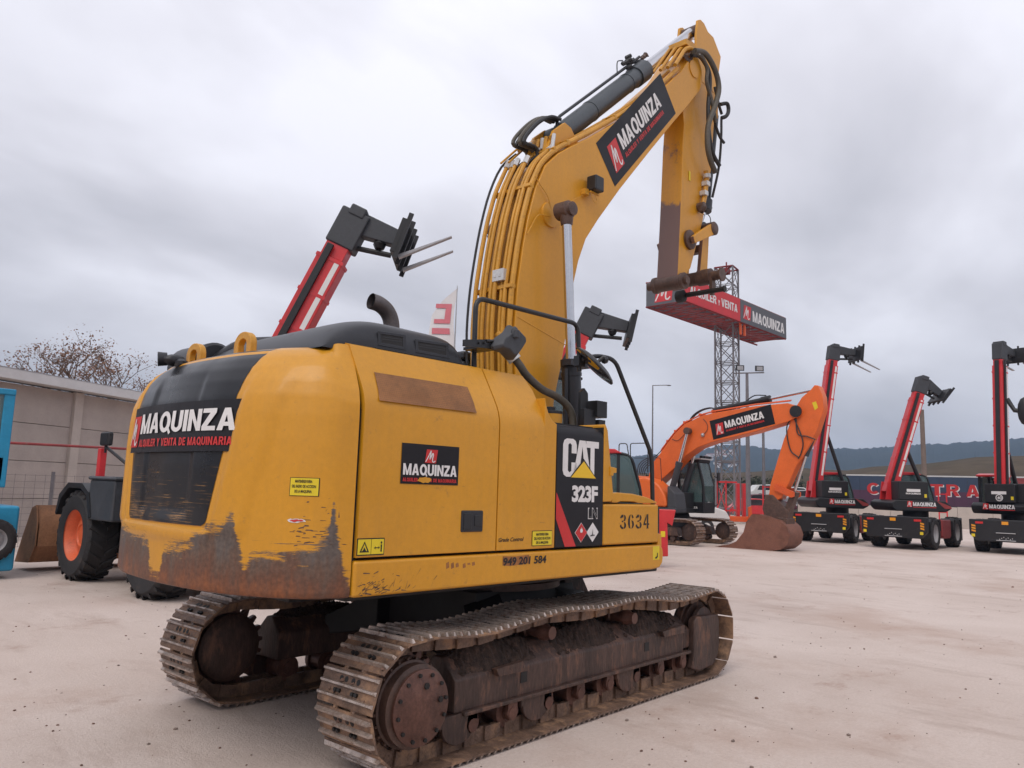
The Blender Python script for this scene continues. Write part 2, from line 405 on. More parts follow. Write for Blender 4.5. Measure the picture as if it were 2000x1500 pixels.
M['yellow'] = yellow('yellow_paint')
M['yellow_cw'] = yellow('yellow_scraped_paint', cw_wear)
M['yellow_stick'] = yellow('yellow_stick_paint', stick_wear, .15)
M['yellow_pipe'] = mat('yellow_pipe_paint', (.55, .265, .025), rough=.45, var=.15, scale=6, dirt=(.16, .09, .05), damt=.12, dscale=14)
M['black_panel'] = mat('black_panel_paint', (.006, .0065, .009), rough=.32, var=.2, coat=.12, spec=.35)
def scratched(m_):
    t = m_.node_tree; b = t.nodes[m_['bsdf']]; last = b.inputs['Base Color'].links[0].from_socket
    c = N(t, 'ShaderNodeTexCoord'); s = N(t, 'ShaderNodeSeparateXYZ'); t.links.new(c.outputs['Object'], s.inputs[0])
    mp2 = N(t, 'ShaderNodeMapping'); mp2.inputs['Scale'].default_value = (1.4, 1.7, 85); mp2.inputs['Rotation'].default_value = (.05, 0, 0)
    t.links.new(c.outputs['Object'], mp2.inputs[0])
    n2_ = N(t, 'ShaderNodeTexNoise'); n2_.inputs['Scale'].default_value = 1.5; n2_.inputs['Detail'].default_value = 9; n2_.inputs['Roughness'].default_value = .7
    t.links.new(mp2.outputs[0], n2_.inputs['Vector'])
    z = N(t, 'ShaderNodeMapRange'); z.inputs['From Min'].default_value = 1.95; z.inputs['From Max'].default_value = 1.45; z.inputs['To Min'].default_value = -.12; z.inputs['To Max'].default_value = .035
    t.links.new(s.outputs['Z'], z.inputs['Value'])
    a = N(t, 'ShaderNodeMath', operation='ADD'); t.links.new(n2_.outputs['Fac'], a.inputs[0]); t.links.new(z.outputs[0], a.inputs[1])
    f = N(t, 'ShaderNodeMapRange'); f.inputs['From Min'].default_value = .565; f.inputs['From Max'].default_value = .59
    t.links.new(a.outputs[0], f.inputs['Value'])
    nl = N(t, 'ShaderNodeTexNoise'); nl.inputs['Scale'].default_value = 3.2; nl.inputs['Detail'].default_value = 4; t.links.new(c.outputs['Object'], nl.inputs['Vector'])
    ml_ = N(t, 'ShaderNodeMapRange'); ml_.inputs['From Min'].default_value = .42; ml_.inputs['From Max'].default_value = .58; t.links.new(nl.outputs['Fac'], ml_.inputs['Value'])
    fm = N(t, 'ShaderNodeMath', operation='MULTIPLY'); t.links.new(f.outputs[0], fm.inputs[0]); t.links.new(ml_.outputs[0], fm.inputs[1])
    mx = N(t, 'ShaderNodeMix', data_type='RGBA'); mx.inputs['B'].default_value = (.36, .19, .06, 1)
    t.links.new(fm.outputs[0], mx.inputs['Factor']); t.links.new(last, mx.inputs['A']); t.links.new(mx.outputs['Result'], b.inputs['Base Color'])
scratched(M['black_panel'])
M['plastic'] = mat('black_plastic', (.016, .017, .022), rough=.42, var=.2, dirt=(.09, .08, .075), damt=.05, dscale=4, bump=.05, bscale=120)
M['tube_black'] = mat('black_tube_paint', (.016, .017, .02), rough=.38, var=.1)
M['black_decal'] = mat('black_decal', (.011, .010, .013), rough=.45, var=.15, spec=.3)
M['white_decal'] = mat('white_decal', (.72, .70, .69), rough=.4, var=.06)
M['red_decal'] = mat('red_decal', (.55, .025, .025), rough=.4, var=.08)
M['yellow_decal'] = mat('yellow_decal', (.72, .55, .02), rough=.4, var=.05)
M['cat_yellow'] = mat('logo_yellow', (.80, .50, .02), rough=.4, var=.03)
M['black_ink'] = mat('black_ink', (.012, .010, .010), rough=.5, var=.2)
M['brown_ink'] = mat('old_adhesive', (.30, .12, .035), rough=.7, var=.3, scale=20)
M['grille'] = mat('brown_grille', (.26, .11, .035), rough=.6, var=.25, scale=4, dirt=(.16, .07, .03), damt=.2, dscale=9)
M['dark'] = mat('dark_steel_and_shade', (.010, .009, .009), rough=.6, var=.3, scale=5)  # dark steel parts, and near-black where shade is painted in
M['chrome'] = mat('chrome', (.62, .62, .64), rough=.16, metal=1, var=.05)
M['cyl_grey'] = mat('blue_grey_cylinder', (.055, .065, .075), rough=.4, var=.15, dirt=(.14, .12, .10), damt=.06)
M['galv'] = mat('galvanised_steel', (.36, .36, .37), rough=.5, metal=.5, var=.15, scale=8)
M['steel_white'] = mat('bright_fitting', (.6, .6, .6), rough=.4, metal=.4, var=.1)
M['hose'] = mat('hydraulic_hose', (.020, .020, .022), rough=.55, var=.2, dirt=(.10, .08, .06), damt=.15, dscale=10)
M['hose_grey'] = mat('grey_hose', (.085, .075, .06), rough=.6, var=.25, dirt=(.16, .12, .08), damt=.2, dscale=12)
M['grease'] = mat('greasy_brown_casting', (.085, .048, .036), rough=.5, var=.35, scale=9, dirt=(.19, .09, .055), damt=.2, dscale=14, bump=.3, bscale=40)
M['exhaust'] = mat('heat_stained_steel', (.115, .10, .10), rough=.45, metal=.4, var=.25, scale=8)
M['shoe'] = mat('track_shoe_steel', (.15, .092, .064), rough=.5, metal=.1, var=.4, scale=9, dirt=(.40, .235, .135), damt=.40, dscale=5, bump=.5, bscale=60, rnd=True)
M['shoe_edge'] = mat('polished_grouser', (.42, .35, .31), rough=.38, metal=.55, var=.35, scale=14, dirt=(.20, .125, .085), damt=.40, dscale=16, bump=.3, bscale=60, rnd=True)
M['mudsteel'] = mat('muddy_frame_steel', (.060, .033, .025), rough=.55, var=.5, scale=3.0, dirt=(.22, .11, .07), damt=.30, dscale=7, bump=.5, bscale=35, stretch=(1.6, 1.6, .45))
M['hub'] = mat('hub_steel', (.105, .048, .035), rough=.45, metal=.25, var=.4, scale=5, dirt=(.22, .12, .085), damt=.16, dscale=5, bump=.2, bscale=30)
M['soil'] = mat('packed_soil', (.040, .024, .018), rough=.95, var=.6, scale=14, dirt=(.13, .07, .045), damt=.25, dscale=22, bump=1, bscale=40)
M['rubber'] = mat('tyre_rubber', (.022, .020, .021), rough=.75, var=.3, scale=5, dirt=(.12, .085, .065), damt=.15, dscale=4)
M['red'] = mat('red_paint', (.56, .025, .03), rough=.38, var=.1, coat=.2)
M['red_dull'] = mat('dull_red_paint', (.27, .04, .04), rough=.6, var=.2, dirt=(.25, .17, .14), damt=.15)
M['orange'] = mat('orange_paint', (.72, .135, .022), rough=.42, var=.08, dirt=(.30, .09, .04), damt=.06, dscale=5)
M['orange2'] = mat('orange_chassis_paint', (.66, .10, .02), rough=.5, var=.1, dirt=(.25, .08, .04), damt=.1)
M['tblack'] = mat('machine_black', (.010, .010, .012), rough=.5, var=.2, dirt=(.06, .055, .05), damt=.1)
M['tgrey'] = mat('machine_dark_grey', (.042, .045, .052), rough=.55, var=.2)
M['bucket_tan'] = mat('worn_orange_bucket', (.33, .15, .07), rough=.7, var=.25, dirt=(.14, .08, .055), damt=.25, dscale=3)
M['rustb'] = mat('rusty_bucket', (.185, .075, .048), rough=.7, var=.3, scale=3, dirt=(.09, .05, .04), damt=.25, dscale=3, bump=.2)
M['ltgrey'] = mat('lattice_steel', (.17, .16, .17), rough=.55, metal=.2, var=.2)
M['redtruss'] = mat('red_truss', (.21, .022, .022), rough=.55, var=.25)
M['ban_grey'] = mat('grey_banner', (.115, .12, .135), rough=.75, var=.12)
M['ban_red'] = mat('red_banner', (.58, .045, .055), rough=.7, var=.1)
M['white'] = mat('white_paint', (.62, .61, .60), rough=.45, var=.06)
M['blue'] = mat('cyan_blue_paint', (.02, .26, .45), rough=.45, var=.1)
M['maroon'] = mat('maroon_paint', (.10, .022, .035), rough=.4, var=.1)
M['navy'] = mat('curtain_navy', (.035, .055, .10), rough=.6, var=.12)
M['purple'] = mat('curtain_purple', (.085, .028, .062), rough=.6, var=.12)
M['rim'] = mat('wheel_rim_grey', (.30, .29, .30), rough=.5, var=.1)
M['rim_o'] = mat('wheel_rim_orange', (.62, .12, .04), rough=.5, var=.15, dirt=(.2, .1, .06), damt=.15)
M['amber'] = mat('amber_lens', (.75, .30, .02), rough=.3, var=.03)
M['conc'] = mat('precast_concrete', (.40, .345, .31), rough=.9, var=.12, scale=1.5, bump=.1)
M['conc2'] = mat('pilaster_concrete', (.46, .40, .355), rough=.9, var=.1, scale=1.5)
M['wood'] = mat('weathered_wood', (.17, .13, .11), rough=.9, var=.2)
M['bark'] = mat('bark', (.13, .085, .06), rough=.95, var=.2)
M['twig'] = mat('dry_leaves', (.21, .115, .075), rough=.95, var=.3)
M['roof'] = mat('roof_tile', (.30, .13, .09), rough=.9)
M['stone'] = mat('stone', (.22, .17, .145), rough=.95, var=.35, scale=3)
M['clod'] = mat('clod', (.17, .10, .075), rough=.95, var=.35, scale=3)
def glass(name, col=(.05, .075, .075), rough=.06, alpha=.55):
    m_ = mat(name, col, rough=rough, var=0)
    m_.node_tree.nodes[m_['bsdf']].inputs['Alpha'].default_value = alpha
    m_.node_tree.nodes[m_['bsdf']].inputs['Specular IOR Level'].default_value = .8
    return m_
M['glass'] = glass('window_glass', (.10, .16, .16), alpha=.6)
M['mirror'] = mat('mirror_glass', (.8, .8, .8), rough=.04, metal=1, var=0)
M['windshield'] = glass('car_glass', (.03, .035, .04), alpha=.9)
def flagmat():
    m_ = mat('flag_cloth', (.68, .66, .66), rough=.8, var=.04)
    return m_
M['flag'] = flagmat()

# ground: dry trampled earth / old concrete, pinkish beige
def ground_mat():
    m_ = bpy.data.materials.new('dusty_yard'); m_.use_nodes = True
    t = m_.node_tree; b = t.nodes['Principled BSDF']; b.inputs['Roughness'].default_value = .92; b.inputs['Specular IOR Level'].default_value = .25
    c = N(t, 'ShaderNodeTexCoord')
    def noise(scale, det, rough, st=(1, 1, 1), rot=0, dist=0):
        mp_ = N(t, 'ShaderNodeMapping'); mp_.inputs['Scale'].default_value = st; mp_.inputs['Rotation'].default_value = (0, 0, rot)
        n = N(t, 'ShaderNodeTexNoise'); n.inputs['Scale'].default_value = scale; n.inputs['Detail'].default_value = det; n.inputs['Roughness'].default_value = rough; n.inputs['Distortion'].default_value = dist
        t.links.new(c.outputs['Object'], mp_.inputs[0]); t.links.new(mp_.outputs[0], n.inputs['Vector'])
        return n.outputs['Fac']
    def rng(s, a, b_, c_=0, d=1):
        r = N(t, 'ShaderNodeMapRange'); r.inputs['From Min'].default_value = a; r.inputs['From Max'].default_value = b_; r.inputs['To Min'].default_value = c_; r.inputs['To Max'].default_value = d
        t.links.new(s, r.inputs['Value']); return r.outputs[0]
    def mix(f, a, b_):
        x = N(t, 'ShaderNodeMix', data_type='RGBA'); t.links.new(f, x.inputs['Factor'])
        for k, v in (('A', a), ('B', b_)):
            if isinstance(v, tuple): x.inputs[k].default_value = (*v, 1)
            else: t.links.new(v, x.inputs[k])
        return x.outputs['Result']
    base = mix(rng(noise(.35, 6, .6, dist=.4), .35, .65), (.55, .455, .405), (.66, .565, .515))
    st = mix(rng(noise(1.3, 9, .74, (1, .35, 1), .35), .53, .66, 0, .6), base, (.42, .325, .28))       # dragged tyre streaks
    st2 = mix(rng(noise(1.1, 10, .78, (.6, 1, 1), .75), .57, .66, 0, .65), st, (.38, .255, .21))            # reddish soil smears
    st3 = mix(rng(noise(.22, 7, .7), .55, .66, 0, .5), st2, (.41, .275, .215))
    fine = mix(rng(noise(38, 6, .75), .35, .75, 0, .55), st3, (.42, .33, .275))
    grit = mix(rng(noise(120, 3, .6), .66, .72, 0, .6), fine, (.22, .16, .135))
    t.links.new(grit, b.inputs['Base Color'])
    h = N(t, 'ShaderNodeMath', operation='MULTIPLY_ADD'); h.inputs[1].default_value = .5
    t.links.new(noise(3.0, 9, .7, (1, .5, 1), .4), h.inputs[0]); t.links.new(rng(noise(60, 5, .7), 0, 1, 0, .25), h.inputs[2])
    bp = N(t, 'ShaderNodeBump'); bp.inputs['Strength'].default_value = .7; bp.inputs['Distance'].default_value = .05
    t.links.new(h.outputs[0], bp.inputs['Height']); t.links.new(bp.outputs[0], b.inputs['Normal'])
    return m_
M['yard'] = ground_mat()
def field_mat(name, a, b_, scale):
    m_ = mat(name, a, rough=1, var=.25, scale=scale * 4, dirt=b_, damt=.5, dscale=scale, bump=.6, bscale=scale * 6, spec=.1)
    return m_
M['field'] = field_mat('dry_grass_slope', (.085, .065, .045), (.06, .05, .032), .06)
M['forest'] = field_mat('forested_hill', (.014, .022, .014), (.022, .028, .018), .012)
M['bush'] = mat('scrub_leaves', (.045, .050, .028), rough=.9, var=.4, scale=.6)

# ------------------------------------------------------------------ lettering
_TC = {}
def text2d(body, bold=.0, spacing=1.0, shear=0):
    k = (body, bold, spacing, shear)
    if k in _TC: return _TC[k]
    cu = bpy.data.curves.new('t', 'FONT'); cu.body = body; cu.size = 1; cu.offset = bold; cu.space_character = spacing; cu.shear = shear
    cu.resolution_u = 3
    o = bpy.data.objects.new('t', cu); COL.objects.link(o)
    dg = bpy.context.evaluated_depsgraph_get(); dg.update()
    me = o.evaluated_get(dg).to_mesh()
    V_ = [(v.co.x, v.co.y) for v in me.vertices]; F = [tuple(p.vertices) for p in me.polygons]
    o.evaluated_get(dg).to_mesh_clear()
    bpy.data.objects.remove(o); bpy.data.curves.remove(cu)
    x0 = min(v[0] for v in V_); x1 = max(v[0] for v in V_); y0 = min(v[1] for v in V_); y1 = max(v[1] for v in V_)
    if 'Q' in body or ',' in body: y0 = 0 - bold
    _TC[k] = ([((x - x0) / (x1 - x0), (y - y0) / (y1 - y0)) for x, y in V_], F)
    return _TC[k]
def clean2d(V_, F):
    return V_, F
def put(mb, mapf, V_, F, rect, h, slices=0):
    """place a unit 2D mesh in rect (u0,u1,v0,v1) through mapf(u,v,h); slices: cut so that it can follow a curved surface"""
    u0, u1, v0, v1 = rect
    bm = bmesh.new()
    vv = [bm.verts.new((u0 + x * (u1 - u0), v0 + y * (v1 - v0), 0)) for x, y in V_]
    for f in F:
        try: bm.faces.new([vv[i] for i in f])
        except ValueError: pass
    for k in range(1, slices):
        x = u0 + (u1 - u0) * k / slices
        bmesh.ops.bisect_plane(bm, geom=bm.verts[:] + bm.edges[:] + bm.faces[:], plane_co=(x, 0, 0), plane_no=(1, 0, 0))
    bm.verts.index_update()
    mb.add([mapf(v.co.x, v.co.y, h) for v in bm.verts], [tuple(v.index for v in f.verts) for f in bm.faces])
    bm.free()
SQ = ([(0, 0), (1, 0), (1, 1), (0, 1)], [(0, 1, 2, 3)])
def _r(a, b_, c, d): return [(a, b_), (c, b_), (c, d), (a, d)]
def _arc(cx, cy, ro, ri, a0, a1, n=10):
    P = []
    for k in range(n):
        p, q = R(a0 + (a1 - a0) * k / n), R(a0 + (a1 - a0) * (k + 1) / n)
        P.append([(cx + ri[0] * math.cos(p), cy + ri[1] * math.sin(p)), (cx + ro[0] * math.cos(p), cy + ro[1] * math.sin(p)), (cx + ro[0] * math.cos(q), cy + ro[1] * math.sin(q)), (cx + ri[0] * math.cos(q), cy + ri[1] * math.sin(q))])
    return P
def _mir(P, w): return [(w - x, y) for x, y in P]
_ml = [(.23, 1), (.46, .33), (.46, 0), (.36, 0), (.23, .58)]; _al = [(0, 0), (.25, 0), (.40, .70), (.40, 1), (.27, 1)]; _yl = [(0, 1), (.27, 1), (.38, .70), (.38, .42), (.26, .42)]
GLYPH = {
 'I': (.24, [_r(0, 0, .24, 1)]), 'L': (.60, [_r(0, 0, .24, 1), _r(.24, 0, .60, .2)]),
 'E': (.64, [_r(0, 0, .24, 1), _r(.24, 0, .64, .2), _r(.24, .4, .60, .6), _r(.24, .8, .64, 1)]),
 'T': (.68, [_r(0, .8, .68, 1), _r(.22, 0, .46, .8)]),
 'N': (.76, [_r(0, 0, .23, 1), _r(.53, 0, .76, 1), [(.23, 1), (.23, .60), (.53, 0), (.53, .40)]]),
 'M': (.92, [_r(0, 0, .23, 1), _r(.69, 0, .92, 1), _ml, _mir(_ml, .92)]),
 'A': (.80, [_al, _mir(_al, .80), [(.29, .19), (.51, .19), (.47, .37), (.33, .37)]]),
 'V': (.78, [[(x * .975, 1 - y) for x, y in _al], [(.78 - x * .975, 1 - y) for x, y in _al]]),
 'Y': (.76, [_yl, _mir(_yl, .76), _r(.26, 0, .50, .42)]),
 'Z': (.68, [_r(0, .8, .68, 1), _r(0, 0, .68, .2), [(0, .2), (.29, .2), (.68, .8), (.39, .8)]]),
 'U': (.74, [_r(0, .32, .23, 1), _r(.51, .32, .74, 1)] + _arc(.37, .32, (.37, .33), (.14, .13), 180, 360)),
 'Q': (.84, _arc(.42, .5, (.42, .51), (.18, .30), 0, 360, 20) + [[(.66, .10), (.76, .20), (.90, -.02), (.78, -.12)]]),
 'O': (.84, _arc(.42, .5, (.42, .51), (.18, .30), 0, 360, 20)),
 'C': (.76, _arc(.42, .5, (.42, .51), (.18, .30), 42, 318, 16)),
 'R': (.74, [_r(0, 0, .23, 1), _r(.23, .82, .42, 1), _r(.23, .40, .42, .58), [(.33, .40), (.57, .405), (.75, 0), (.49, 0)]] + _arc(.42, .70, (.29, .30), (.09, .12), -90, 90)),
 'D': (.75, [_r(0, 0, .23, 1), _r(.23, 0, .33, .2), _r(.23, .8, .33, 1)] + _arc(.33, .5, (.42, .5), (.18, .30), -90, 90)),
 ' ': (.30, [])}
def block2d(body, gap=.07):
    V_ = []; F = []; x = 0
    for c in body:
        w, P = GLYPH[c]
        for pl in P:
            F.append(tuple(range(len(V_), len(V_) + len(pl)))); V_ += [(x + a, b_) for a, b_ in pl]
        x += w + gap
    x -= gap
    return [(a / x, b_) for a, b_ in V_], F
def ribbon(pts, w):
    """2D stroke as quads"""
    P = [Vector((*p, 0)) for p in curve([(a, b, 0) for a, b in pts], 5)] if False else [Vector((p.x, p.y)) for p in curve([(a, b, 0) for a, b in pts], 6)]
    V_ = []; F = []
    n = len(P)
    for i, p in enumerate(P):
        t_ = (P[min(i + 1, n - 1)] - P[max(i - 1, 0)]).normalized(); nn = Vector((-t_.y, t_.x))
        k = i / (n - 1)
        ww = w * (1 - .35 * abs(2 * k - 1))
        V_ += [tuple(p + nn * ww), tuple(p - nn * ww)]
    F = [(2 * i, 2 * i + 1, 2 * i + 3, 2 * i + 2) for i in range(n - 1)]
    return V_, F
MSTROKE = ribbon([(-.02, .04), (.16, .34), (.36, .72), (.47, .93), (.43, .62), (.38, .28), (.52, .52), (.64, .72), (.70, .62), (.64, .34), (.64, .12), (.76, .05), (.92, .16)], .055)
def mlogo(mbr, mbw, mapf, rect, h=.002, slices=0, skew=.12):
    u0, u1, v0, v1 = rect
    put(mbr, mapf, [(0, 0), (1 - skew, 0), (1, 1), (skew, 1)], [(0, 1, 2, 3)], rect, h, slices)
    du = (u1 - u0); dvv = v1 - v0
    put(mbw, mapf, *MSTROKE, (u0 + du * .06, u1 - du * .12, v0 + dvv * .03, v1 - dvv * .03), h + .002, slices)

def maquinza(parent, mapf, rect, name='company_sticker', slices=0, sub=True, logo='left', rz=0, base=.003, label=None, tear=False, lay=(.015, .155, .17, .83, .165, .91, .42, .83, .17, .31)):
    """the company sticker: black field, red square with a white script m, white name, red line below"""
    u0, u1, v0, v1 = rect; W_ = u1 - u0; H_ = v1 - v0
    b = MB(); put(b, mapf, *SQ, rect, base, slices)
    o = obj(name, b, M['black_decal'], parent, smooth=False, rz=rz)
    if label: o['label'] = label
    r = MB(); w = MB(); sl_ = MB()
    if logo == 'left':
        a, b_, c, d, e, f, g, h, i, j = lay
        mlogo(r, w, mapf, (u0 + W_ * a, u0 + W_ * b_, v0 + H_ * c, v0 + H_ * d), base + .002, slices and 4)
        put(w, mapf, *block2d('MAQUINZA'), (u0 + W_ * e, u0 + W_ * f, v0 + H_ * g, v0 + H_ * h), base + .004, slices)
        if sub: put(sl_, mapf, *block2d('ALQUILER Y VENTA DE MAQUINARIA', .1), (u0 + W_ * e, u0 + W_ * (f - .01), v0 + H_ * i, v0 + H_ * j), base + .004, slices)
    else:
        mlogo(r, w, mapf, (u0 + W_ * .39, u0 + W_ * .61, v1 - H_ * .46, v1 - H_ * .12), base + .002)
        put(w, mapf, *block2d('MAQUINZA'), (u0 + W_ * .03, u1 - W_ * .04, v0 + H_ * .22, v0 + H_ * .50), base + .004)
        if sub: put(sl_, mapf, *block2d('ALQUILER Y VENTA DE MAQUINARIA', .1), (u0 + W_ * .03, u1 - W_ * .04, v0 + H_ * .06, v0 + H_ * .15), base + .004)
    obj('logo_square', r, M['red_decal'], o, smooth=False)
    obj('lettering', w, M['white_decal'], o, smooth=False)
    if sub: obj('slogan_lettering', sl_, M['red_decal'], o, smooth=False, kind='stuff')
    return o

# ------------------------------------------------------------------ ground, field, hills
def polar(name, rings, hfun, material, az0, az1, n, parent=None, c=(-5.04, -4.71), **kw):
    rows = []
    for r in rings:
        rows.append([(c[0] + r * math.cos(az0 + (az1 - az0) * k / n), c[1] + r * math.sin(az0 + (az1 - az0) * k / n), hfun(r, az0 + (az1 - az0) * k / n)) for k in range(n + 1)])
    b = MB(); b.grid(rows)
    return obj(name, b, material, **kw)
def lerp_tab(tab, x):
    if x <= tab[0][0]: return tab[0][1]
    for (a, b), (c, d) in zip(tab, tab[1:]):
        if x <= c: return b + (d - b) * (x - a) / (c - a)
    return tab[-1][1]
def ss(a, b_, x):
    t = max(0, min(1, (x - a) / (b_ - a))); return t * t * (3 - 2 * t)
def wob(*a):
    return sum(math.sin(x * k + k * 1.7) / k for x in a for k in (1.0, 2.3, 5.1))
yard = MB(); nn = 72
yard.add([(math.cos(2 * PI * k / nn) * 63 - 5, math.sin(2 * PI * k / nn) * 63 - 4.7, 0) for k in range(nn)], [tuple(range(nn))])
obj('ground', yard, M['yard'], smooth=False, kind='structure')
# crest of the earth mounds at 150 m by bearing (degrees)
CREST = [(-180, 6), (-40, 7), (6, 9.6), (8.0, 9.6), (10.3, 9.4), (11.8, 8.8), (13.8, 8.2), (16.6, 7.6), (18.5, 6.6), (21, 7.2), (24, 6.4), (30, 5.6), (60, 5), (180, 6)]
def field_h(r, a):
    d = math.degrees((a + PI) % (2 * PI) - PI)
    c = lerp_tab(CREST, d)
    h = lerp_tab([(60, -.25), (63, -.22), (66, 0), (82, 1.7), (100, 2.3), (125, c * .66), (150, c), (175, c * .75), (260, c * .4), (1000, 3), (3000, 3)], r)
    lo = lerp_tab([(60, -.25), (66, -.04), (92, -.02), (110, 1.6), (130, c * .7), (150, c), (175, c * .75), (260, c * .4), (1000, 3), (3000, 3)], r)
    k = ss(20.2, 21.6, d); h = h * k + lo * (1 - k)
    if r > 90: h += wob(r * .11, a * 37) * .10 * min(1, (r - 90) / 40)
    return h
polar('field', [58, 62.5, 66, 70, 76, 82, 90, 100, 108, 116, 125, 134, 142, 150, 160, 175, 200, 260, 400, 700, 1000, 1700], field_h, M['field'], 0, 2 * PI, 240, kind='structure')
RIDGE = [(-180, 70), (-30, 85), (0, 96), (8, 93.5), (10.5, 91), (13.5, 85), (16, 82), (19, 79), (22, 77), (25.3, 84), (27, 78), (29, 68), (33, 60), (40, 50), (60, 55), (120, 60), (180, 70)]
def hill_h(r, a):
    d = math.degrees((a + PI) % (2 * PI) - PI)
    c = lerp_tab(RIDGE, d)
    h = lerp_tab([(900, 2), (1000, c * .35), (1150, c * .72), (1300, c), (1400, c * .93), (1600, c * .5)], r)
    if 950 < r < 1500: h += wob(a * 61 + r * .003) * .9 + (random.random() - .5) * 2.6
    return h
polar('hills', [900, 1000, 1060, 1110, 1150, 1190, 1230, 1265, 1300, 1340, 1400, 1600], hill_h, M['forest'], R(-35), R(75), 900, kind='structure')

# loose stones and clods on the yard
def scatter(name, n, material, rad, kx):
    b = MB()
    for i in range(n):
        r_ = 1.5 + 24 * random.random() ** 1.6; a = R(random.uniform(-2, 92))
        x = -5.04 + r_ * math.cos(a); y = -4.71 + r_ * math.sin(a)
        q = rad * random.uniform(.35, 1.3) * (1 + (random.random() < .04) * 1.4)
        b.sphere((x, y, q * .3), q, 6, (1, random.uniform(.6, 1), .55), .22)
    o = obj(name, b, material, smooth=False, kind='stuff'); o['label'] = kx
scatter('gravel', 1100, M['stone'], .0075, 'small grey stones scattered over the dusty yard')
scatter('soil_crumbs', 700, M['clod'], .0105, 'reddish soil crumbs dropped on the dusty yard')

# ------------------------------------------------------------------ THE YELLOW EXCAVATOR
EXC = thing('crawler_excavator', 'large yellow crawler excavator with black rear panel, raised boom and no bucket', 'excavator')
UY = -0.0355439
def up(name, mb, material, bevel=0, **kw):
    return obj(name, mb, material, EXC, bevel=bevel, rz=UY, **kw)

# --- tracks
L_ = 1.825; RP = .325; ZC = .41; WSH = .50
TOP = [(-1.9, .82), (-1.75, .815), (-1.4, .785), (-1.2, .785), (-.7, .832), (-.5, .85), (0, .822), (.5, .848), (.75, .83), (1.1, .785), (1.3, .775), (1.6, .795), (1.83, .82), (1.9, .82)]
def track_path(n, L=L_, rp=RP, zc=ZC, top=TOP, off=.085):
    P = []
    for k in range(60): P.append((-L + 2 * L * k / 60, zc - rp))
    for k in range(40): a = -PI / 2 + PI * k / 40; P.append((L + rp * math.cos(a), zc + rp * math.sin(a)))
    for k in range(80):
        x = L - 2 * L * k / 80
        P.append((x, (lerp_tab(top, x) - off) if top else zc + rp))
    for k in range(40): a = PI / 2 + PI * k / 40; P.append((-L + rp * math.cos(a), zc + rp * math.sin(a)))
    S = [0]
    for i in range(len(P)):
        a = P[i]; b = P[(i + 1) % len(P)]; S.append(S[-1] + math.hypot(b[0] - a[0], b[1] - a[1]))
    T = S[-1]
    def at_(s):
        s %= T
        for i in range(len(P)):
            if S[i + 1] >= s:
                t = (s - S[i]) / (S[i + 1] - S[i]); a = P[i]; b = P[(i + 1) % len(P)]
                return a[0] + (b[0] - a[0]) * t, a[1] + (b[1] - a[1]) * t
    pins = [at_(T * (k + .3) / n) for k in range(n)]
    res = []
    for k in range(n):
        a = pins[k]; b = pins[(k + 1) % n]
        tx, tz = b[0] - a[0], b[1] - a[1]; l = math.hypot(tx, tz); tx /= l; tz /= l
        X = Vector((tx, 0, tz)); Z = Vector((tz, 0, -tx)); Y = Z.cross(X)
        Mx = Matrix((X, Y, Z)).transposed().to_4x4(); Mx.translation = Vector(((a[0] + b[0]) / 2, 0, (a[1] + b[1]) / 2))
        res.append((Mx, l))
    return res
def shoe_mb(w=WSH, l=.192, simple=False):
    b = MB()
    z0 = .047; h = w / 2
    # plate with a curled overlap edge, three grousers
    prof = [(-l / 2 - .004, z0 + .006), (-l / 2 + .012, z0 + .013), (l / 2 - .008, z0 + .013), (l / 2 + .006, z0 + .004), (l / 2 + .006, z0 - .006), (l / 2 - .01, z0), (-l / 2 - .004, z0 - .002)]
    b.prism(prof, 'y', -h, h)
    b.cur = 1
    for x in ((-.078, -.012, .056) if not simple else (-.06, .03)):
        e_ = .0 if not simple else 0
        b.add([(x - .011, -h + e_, z0 + .012), (x + .011, -h + e_, z0 + .012), (x + .006, -h + .012, z0 + .036), (x - .006, -h + .012, z0 + .036),
               (x - .011, h - e_, z0 + .012), (x + .011, h - e_, z0 + .012), (x + .006, h - .012, z0 + .036), (x - .006, h - .012, z0 + .036)],
              [(0, 1, 2, 3), (7, 6, 5, 4), (0, 4, 5, 1), (3, 2, 6, 7), (0, 3, 7, 4), (1, 5, 6, 2)])
    if not simple:
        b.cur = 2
        for y in (-.095, -.062, .062, .095):      # bolts in pairs
            b.cyl((.022, y, z0 + .012), (.022, y, z0 + .030), .0125, 6)
        for y in (-.032, .032, -.078, .078):      # dark discs paint the shade inside the shoe openings
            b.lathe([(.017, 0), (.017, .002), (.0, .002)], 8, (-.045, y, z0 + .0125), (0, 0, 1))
    return b
def chain_mb(path, y0=0):
    b = MB()
    for Mx, l in path:
        for s in (-1, 1):
            for (xa, xb, yy) in ((-l / 2 - .03, .02, s * .07), (-.02, l / 2 + .03, s * .088)):
                q = Mx.copy()
                b.box(xa, xb, yy - .010, yy + .010, -.045, .046, q)
        q = Mx @ Matrix.Translation((l / 2, 0, 0))
        b.add([], [])
        P0 = q @ Vector((0, -.10, 0)); P1 = q @ Vector((0, .10, 0)); b.cyl(P0, P1, .024, 8)
    return b
PATH = track_path(49)
shoe_mesh = None
G_ = 2.02
def wheel_bolts(b, c, r_, n, ry, rad=.011, h=.016, s=-1):
    for k in range(n):
        a = 2 * PI * (k + .3) / n
        p0 = Vector((c[0] + ry * math.cos(a), c[1], c[2] + ry * math.sin(a)))
        b.cyl(p0, p0 + Vector((0, s * h, 0)), rad, 6)
